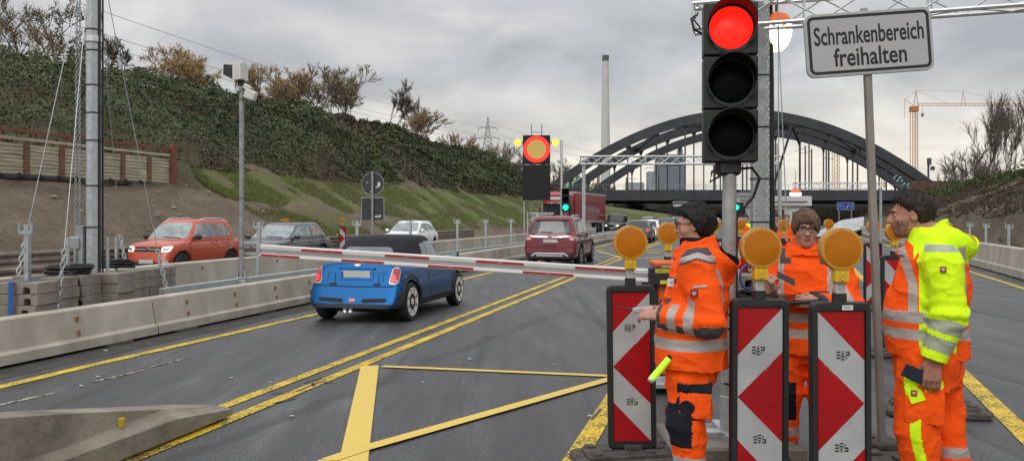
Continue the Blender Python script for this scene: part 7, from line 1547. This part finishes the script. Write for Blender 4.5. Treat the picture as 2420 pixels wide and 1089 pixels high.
def pj1(C):
    m = np.zeros(len(C), int); da = ar1(C); dt = tor(C); dh = hood(C); arm = (da < dt - .004) & (da < .04); z = C[:, 2] + .05 * C[:, 0] * 0
    tb = ~arm; zz = z - .10 * (C[:, 0] - .02) * 0
    m[tb & (((zz > .915) & (zz < .975)) | ((zz > 1.015) & (zz < 1.06)))] = 1
    for sh, el, wr in A1:
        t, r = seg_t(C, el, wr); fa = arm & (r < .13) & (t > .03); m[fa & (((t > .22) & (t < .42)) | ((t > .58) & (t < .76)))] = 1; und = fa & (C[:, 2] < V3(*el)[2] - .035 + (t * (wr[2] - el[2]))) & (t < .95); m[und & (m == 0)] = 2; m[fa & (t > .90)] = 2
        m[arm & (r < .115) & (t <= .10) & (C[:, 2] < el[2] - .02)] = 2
    yk = C[:, 2] + .35 * np.abs(C[:, 0] + .045) ; yoke = (C[:, 2] > 1.365) & (np.abs(C[:, 1]) > .09) & (C[:, 0] > -.15) & (C[:, 0] < .055) & (dh > .012) & (coll(C) > .012) & (yk > 1.425)
    w = C[:, 2] - 1.36 - .25 * (np.abs(C[:, 1]) - .16) * 0; m[yoke] = 2; m[yoke & (yk > 1.437) & (yk < 1.466)] = 1
    m[(~arm) & (np.abs(C[:, 1] - .16) < .018) & (C[:, 0] > .10) & (C[:, 2] > 1.10) & (C[:, 2] < 1.20)] = 2; m[(~arm) & (C[:, 1] > .06) & (C[:, 1] < .20) & (C[:, 0] > .05) & (C[:, 2] > 1.285) & (C[:, 2] < 1.315)] = 2
    m[(~arm) & (C[:, 0] < -.11) & (np.abs(np.abs(C[:, 1]) - .15) < .02) & (C[:, 2] < 1.37) & (C[:, 2] > 1.06) & (dh > .02)] = 1
    m[(dh < .015) & (hbag(C) < -.002) & (C[:, 0] < -.10)] = 3
    return m
jk = sdf_obj('jacket', j1, (-.36, -.42, .76), (.36, .42, 1.62), .0065, [M_ORF, M_TAPE, M_GREYF, M_BLKF], e, pj1)
def trousers_fn(LG, top, seed=0, r=(.122, .098, .082), hips=None):
    fs = [(rings(hips), 0)]
    for hp, kn, an in LG: fs += [(cap(hp, kn, r[0], r[1]), .05), (cap(kn, (an[0], an[1], an[2] + .01), r[1], r[2]), .03)]
    f = U_(fs)
    def g(p):
        kz = .5; d = f(p) + fold(p, .010, (6, 6, 9)) + .005 * np.sin(p[:, 2] * 60 + 4 * vnoise(p[:, 0] * 9 + seed, p[:, 1] * 9, p[:, 2] * 6)) * np.clip(1 - np.abs(p[:, 2] - .16) / .16, 0, 1)
        return np.maximum(d, np.maximum(p[:, 2] - top, .055 - p[:, 2]))
    return g
HIP1 = [(.72, .015, 0, .135, .205), (.86, .01, 0, .150, .21), (.96, .01, 0, .145, .205)]
def pt1(C):
    m = np.zeros(len(C), int)
    for hp, kn, an in LG1:
        near = np.abs(C[:, 1] - kn[1]) < .13; m[near & (C[:, 0] > kn[0] - .045) & (C[:, 2] < .615) & (C[:, 2] > .37)] = 2
    m[(((C[:, 2] > .13) & (C[:, 2] < .20)) | ((C[:, 2] > .245) & (C[:, 2] < .315)))] = 1
    m[(C[:, 1] > .19) & (C[:, 0] > -.12) & (C[:, 0] < .075) & (C[:, 2] > .68) & (C[:, 2] < .735)] = 2; m[(C[:, 1] > .19) & (np.hypot((C[:, 0] - .03) / .05, (C[:, 2] - .625) / .045) < 1)] = 2; m[(C[:, 1] > .19) & (C[:, 2] < .565) & (C[:, 2] > .53) & (C[:, 0] < .06)] = 2
    return m
tr = sdf_obj('trousers', trousers_fn(LG1, .92, 0, hips=HIP1), (-.28, -.36, .03), (.28, .36, .95), .0075, [M_ORF, M_TAPE, M_NAVY], e, pt1); boots(e, [l[2] for l in LG1])
pk_ = lambda p: np.maximum.reduce([np.abs(p[:, 0] + .025) - .085, np.abs(p[:, 2] - .635) - .095, ell((-.025, .165, .635), (.16, .068, .20))(p)]); sdf_obj('cargo_pocket', lambda p: pk_(p) + fold(p, .005, (14, 14, 14)), (-.16, .10, .5), (.12, .30, .78), .006, [M_ORF, M_NAVY], e, lambda C: np.where((C[:, 2] > .685) | (np.hypot((C[:, 0] - .02) / .045, (C[:, 2] - .60) / .04) < 1), 1, 0))
heart_badge(e, [jk], 1641, 693, .042); q = patch(e, [jk], 1590, 668, .062, .045, M_STICK, 'name_badge')
if q: text('badge_lettering', 'VSV', .03, M_STRIP, q, (.006, 0, .0045), (0, 0, 0), width=.042, height=.024, extrude=.0005)
q = patch(e, [jk], 1655, 677, .075, .014, M_TAPE, 'sleeve_print', tilt=.1)
heart_badge(e, [tr], 1647, 930, .03)
# radio and glow wand
hw = Matrix.Translation(p1) @ Matrix.Rotation(RZ, 4, 'Z'); rp_ = hw @ Vector((.285, .07, 1.120))
rd = empty('radio', rp_, 'small white radio with thin black aerial held by the dark haired worker', 'radio', rz=RZ + .1)
MB().rbox((0, 0, 0), (.12, .055, .030), .008, Euler((0, .10, 0))).build('case', M_WHT, rd, bevel=.003); b = MB(); b.tube([(.05, 0, -.002), (.10, 0, .006)], .006, 6); b.tube([(.10, 0, .006), (.175, 0, .018)], [.003, .002], 5); b.build('aerial', M_CABLE, rd)
wp = hw @ Vector((.19, .17, .80)); a_, b__ = P(1580, 848, 4.72), P(1536, 900, 4.66)
wn_ = empty('signal_wand', a_, 'fluorescent yellow-green signal wand sticking out below the orange jacket hem', 'signal wand'); M_WAND = mat('wand_green', (.50, .95, .02), .25, emit=(.55, 1, .02), estr=.22)
MB().tube([Vector((0, 0, 0)), (b__ - a_) * .93], .019, 14).build('tube', M_WAND, wn_, smooth=True); MB().tube([(b__ - a_) * .92, (b__ - a_)], [.021, .017], 14).build('end_cap', M_HEAD, wn_, smooth=True); MB().tube([Vector((0, 0, 0)), (a_ - b__) * .35], .016, 12).build('grip', M_BLKF, wn_, smooth=True)

# ---------------------------------------------------------------- 2: worker with the tablet, facing the camera
s2_ = 350.0; RZ2 = radians(-111); A2 = [((-.02, -.205, 1.365), (.03, -.265, 1.075), (.20, -.235, 1.165)), ((-.02, .205, 1.365), (.07, .280, 1.085), (.305, .075, 1.105))]
TO2 = [(.745, .0, 0, .175, .235), (.95, .0, 0, .168, .232), (1.15, -.005, 0, .158, .225), (1.32, -.012, 0, .140, .215), (1.405, -.015, 0, .112, .17), (1.455, -.012, 0, .092, .115), (1.475, -.01, 0, .085, .10)]
LG2 = [((.0, .095, .84), (.04, .11, .48), (.0, .125, .09)), ((.0, -.095, .84), (.05, -.12, .48), (.02, -.135, .09))]
HD2 = ((.035, .0, 1.578), radians(8), radians(4), .97); p2 = Vector(((1905 - CX) / s2_, F / s2_, 0))
hsp = [((.205, -.235, 1.170), (.5, .15, .75), (.55, -.75, -.2), (.4, .6, -.3), 1.25, 1.0), ((.305, .070, 1.110), (.12, -1, .10), (.9, .1, .35), (-.2, .2, 1), [.75, .8, .85, .8], .6)]
e2, L, Rm = make_person('person', p2, RZ2, 'young worker in orange with brown hair and glasses holding a dark tablet, facing us', HD2, A2, shrink(TO2, .05), LG2, M_SK2, M_HBRN, hsp)
def cut2(q):
    fr = np.interp(q[:, 1], [-.09, -.066, -.05, -.02, .01, .04, .06, .09], [-.045, -.020, .036, .044, .036, .030, -.01, -.045]) + .008 * np.sin(q[:, 1] * 210 + 2 * np.sin(q[:, 1] * 70))
    return np.where(q[:, 0] > .030, fr - q[:, 2], np.interp(q[:, 0], [-.15, -.04, .0, .030], [-.11, -.070, -.045, -.035]) - q[:, 2])
hair(e2, L, Rm, HD2[0], HD2[3], 1.06, M_HBRN, cut2, .020, strands=.007, wild=.14); glasses(e2, L, M_FRAME, .030, .020); brows(e2, L, M_HBRN)
tor2 = rings(TO2); ar2 = U_(armd(A2, (.092, .078, .062)))
coll2 = lambda p: np.maximum(np.abs(rings([(1.36, -.01, 0, .135, .15), (1.43, .0, 0, .112, .112), (1.53, .012, .01, .104, .106)])(p)) - .010, np.maximum(1.40 - p[:, 2], p[:, 2] - (1.478 - .30 * (p[:, 0] - .0) + .08 * p[:, 1])))
def j2(p):
    d = smin(tor2(p), ar2(p), .03); d = smin(d, coll2(p), .018); d = smin(d, ell((-.13, 0, 1.40), (.09, .15, .08))(p), .03)
    d = d + fold(p, .0075, (6, 6, 9)) + .004 * np.sin(p[:, 2] * 55 + 4 * vnoise(p[:, 0] * 8, p[:, 1] * 8, p[:, 2] * 8)) * np.clip((ar2(p) < .03) * 1.0, 0, 1)
    for sh, el, wr in A2: t, r = seg_t(p, el, wr); d = np.maximum(d, np.where(r < .11, (t - .97) * .27, -1))
    return d
def pj2(C):
    m = np.zeros(len(C), int); da, dt = ar2(C), tor2(C); arm = (da < dt - .004) & (da < .04); z = C[:, 2]; tb = ~arm
    m[tb & (((z > .86) & (z < .92)) | ((z > .965) & (z < 1.02)))] = 1; ay = np.abs(C[:, 1])
    m[tb & (ay > .135) & (ay < .175) & (z > 1.02) & (z < 1.42) & (C[:, 0] > 0)] = 1; m[(z > 1.345) & (ay > .09) & (ay < .165) & (C[:, 0] > -.05) & (coll2(C) > .012) & (z < 1.45)] = 2
    f = tb & (C[:, 0] > .05); cz = 1.255 - .45 * (C[:, 1] + .14); m[f & (np.abs(C[:, 1] + .125) < .06) & (np.abs(z - cz) < .022)] = 2; m[f & (C[:, 1] > .02) & (C[:, 1] < .15) & (np.abs(z - 1.155 - .05 * (C[:, 1] - .08)) < .016)] = 2; m[f & (np.abs(C[:, 1] - .015 - .12 * (1.15 - z)) < .012) & (z < 1.16) & (z > 1.06)] = 2
    m[f & (np.abs(C[:, 1] - .02) < .004) & (z < 1.40)] = 0
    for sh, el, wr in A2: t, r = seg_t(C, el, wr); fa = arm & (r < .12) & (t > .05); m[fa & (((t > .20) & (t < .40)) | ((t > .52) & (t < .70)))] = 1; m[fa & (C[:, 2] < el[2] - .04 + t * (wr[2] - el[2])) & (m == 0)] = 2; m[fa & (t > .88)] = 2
    return m
jk2 = sdf_obj('jacket', j2, (-.28, -.42, .70), (.34, .42, 1.58), .0065, [M_ORF, M_TAPE, M_GREYF], e2, pj2)
HIP2 = [(.68, .0, 0, .12, .185), (.82, .0, 0, .135, .19), (.92, .0, 0, .13, .185)]
def pt2(C):
    m = np.zeros(len(C), int)
    for hp, kn, an in LG2: m[(np.abs(C[:, 1] - kn[1]) < .062) & (C[:, 0] > kn[0] - .02) & (C[:, 2] < .56) & (C[:, 2] > .30)] = 2
    m[(((C[:, 2] > .10) & (C[:, 2] < .155)) | ((C[:, 2] > .195) & (C[:, 2] < .255)))] = 1; return m
tr2 = sdf_obj('trousers', trousers_fn(LG2, .88, 7, (.112, .090, .078), HIP2), (-.24, -.36, .03), (.28, .36, .92), .0075, [M_ORF, M_TAPE, M_NAVY], e2, pt2); boots(e2, [l[2] for l in LG2])
heart_badge(e2, [jk2], 1972, 690, .035); hw2 = Matrix.Translation(p2) @ Matrix.Rotation(RZ2, 4, 'Z')
tp = empty('tablet', hw2 @ Vector((.255, -.045, 1.128)), 'dark tablet in a case held flat by the worker with glasses', 'tablet', rz=RZ2); tp.rotation_euler = (radians(5), radians(10), RZ2)
MB().rbox((0, 0, 0), (.20, .34, .014), .02).build('case', M_BLACK, tp, bevel=.003); MB().rbox((0, 0, .0078), (.17, .29, .002), .01).build('screen', mat('tablet_screen', (.012, .010, .012), .06), tp); MB().rbox((.02, .11, -.045), (.03, .10, .012), .006, Euler((.5, 0, 0))).build('hand_strap', M_BLKF, tp)
pn = empty('pen', hw2 @ Vector((.255, -.22, 1.215)), 'thin dark pen in the raised fist of the tablet worker', 'pen', rz=RZ2); MB().tube([(.0, -.02, .03), (.03, .05, -.05)], .0045, 6).build('barrel', M_BLACK, pn)
pn['label'] = 'thin dark pen in the raised fist of the tablet worker'

# ---------------------------------------------------------------- 3: bearded man in the yellow hooded jacket, profile, facing left
s3_ = 425.0; RZ3 = radians(156); A3 = [((-.060, .225, 1.43), (-.095, .275, 1.14), (-.020, .285, .905)), ((-.05, -.245, 1.45), (-.06, -.32, 1.13), (.05, -.30, .90))]
TO3 = [(.895, .0, 0, .215, .235), (1.12, .004, 0, .220, .24), (1.3, -.02, 0, .200, .235), (1.45, -.030, 0, .165, .21), (1.535, -.035, 0, .128, .165), (1.585, -.015, 0, .105, .125), (1.60, .0, 0, .09, .10)]
LG3 = [((.0, .105, .93), (.055, .12, .53), (.01, .12, .09)), ((-.03, -.10, .93), (-.09, -.10, .52), (-.16, -.10, .09))]
HD3 = ((.082, 0, 1.668), radians(4), radians(2), .965, 1.04, 1.1, 1.1); p3 = Vector(((2190 - CX) / s3_, F / s3_, 0))
hsp = [((-.020, .285, .905), (.06, .02, -1), (.1, 1, .05), (1, .05, 0), [.42, .46, .5, .55], .9, 1.12), ((.05, -.30, .90), (.1, 0, -1), (0, -1, 0), (1, 0, 0), .3, .5, 1.1)]
e3, L, Rm = make_person('person', p3, RZ3, 'bearded man in yellow and orange hooded jacket at the right, phone in hand', HD3, A3, shrink(TO3, .06), LG3, M_SK3, M_HDRK, hsp, beard=1)
hair(e3, L, Rm, HD3[0], HD3[3], 1.04, M_HDRK, lambda q: np.where(q[:, 0] > -.03, np.interp(q[:, 0], [-.03, -.012, .0, .02, .034, .05, .075, .10], [-.020, .026, .034, .030, .045, .062, .074, .086]) - q[:, 2], np.interp(q[:, 0], [-.15, -.07, -.045, -.03], [-.115, -.110, -.075, -.020]) - q[:, 2]), .018, strands=.009); brows(e3, L, M_HDRK)
br_ = lambda p: (lambda q: np.maximum(ell((.052, 0, -.092), (.048, .047, .040))(q), q[:, 2] + .066 - .018 * (np.abs(q[:, 1]) > .02)) * HD3[3] + .006 * fbm(q[:, 0] * 60, q[:, 1] * 60, q[:, 2] * 40, 2))(((p - V3(*HD3[0])) @ Rm) / HD3[3] / V3(1.08, 1, 1)); 0 and sdf_obj('beard', br_, V3(*HD3[0]) + V3(-.05, -.1, -.2), V3(*HD3[0]) + V3(.16, .1, .0), .0045, [M_STUB], e3)
tor3 = rings(TO3); ar3 = U_(armd(A3, (.098, .086, .066)))
hbag3 = ell((-.135, 0, 1.525), (.118, .150, .105), (0, -.55, 0))
hd3 = lambda p: np.maximum(np.abs(hbag3(p)) - .011, (p[:, 0] + .18) * -.50 + (p[:, 2] - 1.568) * .87 + .012 * np.sin(p[:, 1] * 30))
col3 = lambda p: np.maximum(np.abs(rings([(1.44, .0, 0, .160, .17), (1.53, .015, 0, .120, .118), (1.66, .03, 0, .112, .102)])(p)) - .010, np.maximum(1.45 - p[:, 2], p[:, 2] - (1.575 - .68 * (p[:, 0] - .00))))
def j3(p):
    d = smin(tor3(p), ar3(p), .035); d = smin(d, hd3(p), .025); d = smin(d, col3(p), .014)
    d = d + fold(p, .0075, (5, 5, 10)) + .007 * np.sin(p[:, 2] * 75 + 5 * vnoise(p[:, 0] * 8, p[:, 1] * 8, p[:, 2] * 6)) * np.clip((ar3(p) < .03) * 1.0, 0, 1) * np.clip(1 - np.abs(p[:, 2] - 1.14) / .13, 0, 1)
    for sh, el, wr in A3: t, r = seg_t(p, el, wr); d = np.maximum(d, np.where(r < .12, (t - .97) * .23, -1))
    return d
def pj3(C):
    m = np.zeros(len(C), int); da, dt = ar3(C), tor3(C); arm = (da < dt - .002) & (da < .045); z = C[:, 2]; x = C[:, 0]; yl = (x < .045) & (x > -.135) & (np.abs(C[:, 1]) > .10)
    m[:] = 0; m[arm] = 1; m[~arm & yl] = 1; m[(z > 1.46) & (x < .035 + (z - 1.46) * .9)] = 1; m[(hd3(C) < .02) | ((col3(C) < .015) & (x < .07))] = 1
    m[(hd3(C) < .015) & (hbag3(C) < -.002) & (x < -.10)] = 4
    bd = ~arm & (((z > 1.093) & (z < 1.152)) | ((z > .997) & (z < 1.055))); vs = ~arm & (np.abs(x - .075 - .06 * np.clip((z - 1.3) / .2, 0, 1)) < .022) & (np.abs(C[:, 1]) > .05) & (z > 1.09) & (z < 1.50); m[vs & ~arm] = 2; m[~arm & (np.abs(x + .165) < .020) & (z > 1.09) & (z < 1.5)] = 2
    m[bd] = 2; m[bd & (m == 2) & yl] = 3
    ysh = (z > 1.475) & (z < 1.515) & (x < .02) & (x > -.14) & (np.abs(C[:, 1]) > .12) & (hd3(C) > .012); m[ysh] = 3
    sh, el, wr = A3[0]
    for sh, el, wr in A3: t, r = seg_t(C, el, wr); fa = arm & (r < .13); m[fa & (((t > .06) & (t < .36)) | ((t > .47) & (t < .77))) & (z < 1.13)] = 3
    return m
jk3 = sdf_obj('jacket', j3, (-.40, -.46, .84), (.34, .46, 1.76), .0065, [M_ORF, M_YEF, M_TAPE, M_TAPEY, mat('hood_lining', (.80, .50, .01), .8, bump=.3)], e3, pj3)
HIP3 = [(.74, .0, 0, .155, .21), (.90, .0, 0, .172, .215), (1.0, .0, 0, .17, .21)]
def pt3(C):
    m = np.zeros(len(C), int); sd = C[:, 1] > .13; xx = C[:, 0]
    m[sd & (np.abs(xx - .015 - .05 * np.sin((C[:, 2] - .3) * 6)) < .026) & (C[:, 2] < .60)] = 3; m[(C[:, 1] < .05) & (C[:, 2] > .33) & (C[:, 2] < .39)] = 1; m[(C[:, 2] > .12) & (C[:, 2] < .20)] = 1; return m
tr3 = sdf_obj('trousers', trousers_fn(LG3, .97, 13, (.135, .105, .088), HIP3), (-.38, -.36, .03), (.30, .36, 1.0), .0075, [M_ORF, M_TAPE, M_NAVY, M_YEF], e3, pt3); boots(e3, [l[2] for l in LG3])
def pkt(C): return np.where(C[:, 2] > .735 - .25 * C[:, 0], 1, 0)
pk3 = lambda p: np.maximum.reduce([np.abs(p[:, 0] - .02) - .095, np.abs(p[:, 2] - .675) - .120, ell((.02, .165, .675), (.20, .078, .26))(p)]); cp3 = sdf_obj('cargo_pocket', lambda p: np.maximum(pk3(p) + fold(p, .005, (14, 14, 14)), p[:, 2] - .80), (-.16, .1, .5), (.17, .31, .86), .006, [M_ORF, M_YEF], e3, pkt)
heart_badge(e3, [jk3], 2229, 637, .030); q = patch(e3, [cp3, tr3], 2162, 928, .075, .10, M_YEF, 'pocket_patch', tilt=.4); heart_badge(e3, [cp3, tr3] + ([q] if q else []), 2160, 928, .03)
hw3 = Matrix.Translation(p3) @ Matrix.Rotation(RZ3, 4, 'Z'); ph = empty('mobile_phone', hw3 @ Vector((.060, .272, .822)), 'dark blue mobile phone in the lowered hand of the bearded man', 'phone', rz=RZ3); ph.rotation_euler = (0, radians(-24), RZ3)
MB().rbox((0, 0, 0), (.135, .012, .070), .004).build('case', M_PHONE, ph, bevel=.004); b = MB(); b.rbox((.045, .0075, .018), (.022, .004, .022), .004); b.build('lens_bump', M_GAP, ph)

# ---------------------------------------------------------------- workers further off
def far_worker(px, Y, rz, label, vest, hairm, face=True, arms_up=False, h=.012):
    k = 1.0; pos = P(px, HZ, Y); pos.z = 0; T = [(.80, 0, 0, .16, .24), (1.1, 0, 0, .155, .235), (1.34, -.01, 0, .13, .21), (1.43, -.01, 0, .10, .15), (1.48, 0, 0, .07, .08)]
    A = [((-.02, .21, 1.37), (.04, .28, 1.08), (.20, .10, 1.08) if arms_up else (.12, .25, .86)), ((-.02, -.21, 1.37), (.06, -.27, 1.12), (.14, -.06, 1.42) if arms_up else (.10, -.25, .86))]; LG = [((0, .1, .85), (.03, .11, .48), (0, .12, .09)), ((0, -.1, .85), (.03, -.11, .48), (0, -.12, .09))]
    H = ((.03, 0, 1.60), 0, 0, .97); hs = [(A[0][2], (.9, -.6, .1), (0, 0, 1), (.2, 0, 1), .7, .6), (A[1][2], (.3, .5, .8) if arms_up else (.1, 0, -1), (1, -.3, 0), (0, .5, .8), .7, .6)]
    e, L, Rm = make_person('person', pos, rz, label, H, A, shrink(T, .05), LG, M_SK2, hairm, hs, 'workers in the distance', h=h * .75)
    hair(e, L, Rm, H[0], H[3], 1.0, hairm, lambda q: np.where(q[:, 0] > .0, .05 - q[:, 2], -.04 - q[:, 2]), .016, h=h * .7)
    tor_, ar_ = rings(T), U_(armd(A, (.09, .078, .062)))
    def pj(C): m = np.zeros(len(C), int); a = ar_(C) < tor_(C); z = C[:, 2]; m[~a & (((z > .92) & (z < .98)) | ((z > 1.05) & (z < 1.11)))] = 1; t, r = seg_t(C, A[1][1], A[1][2]); m[a & (r < .12) & (((t > .2) & (t < .4)) | (t > .8))] = 2; t, r = seg_t(C, A[0][1], A[0][2]); m[a & (r < .12) & (((t > .2) & (t < .4)) | (t > .8))] = 2; return m
    sdf_obj('jacket', lambda p: smin(tor_(p), ar_(p), .03) + fold(p, .006), (-.26, -.42, .76), (.34, .42, 1.56), h * .8, [vest, M_TAPE, M_GREYF], e, pj)
    sdf_obj('trousers', trousers_fn(LG, .88, 3, (.112, .09, .078), HIP2), (-.24, -.36, .03), (.28, .36, .92), h, [M_NAVY if vest is M_YEF else M_ORF, M_TAPE, M_NAVY], e, lambda C: np.where((C[:, 2] > .18) & (C[:, 2] < .26), 1, 0)); boots(e, [l[2] for l in LG])
    return e, L
ef, L = far_worker(1834, 18.6, radians(-92), 'distant worker in orange with one hand at his mouth before the cabin window', M_ORF, M_HDRK, arms_up=True); glasses(ef, L, M_FRAME)
far_worker(1748, 19.5, radians(-60), 'distant worker in orange at the right edge of the stout signal pole', M_ORF, M_HBLK); far_worker(1762, 23, radians(-120), 'distant worker in yellow vest behind the perforated mast', M_YEF, M_HDRK); far_worker(1858, 24, radians(-70), 'distant worker in orange under the cabin window, right of the one touching his mouth', M_ORF, M_HBRN)
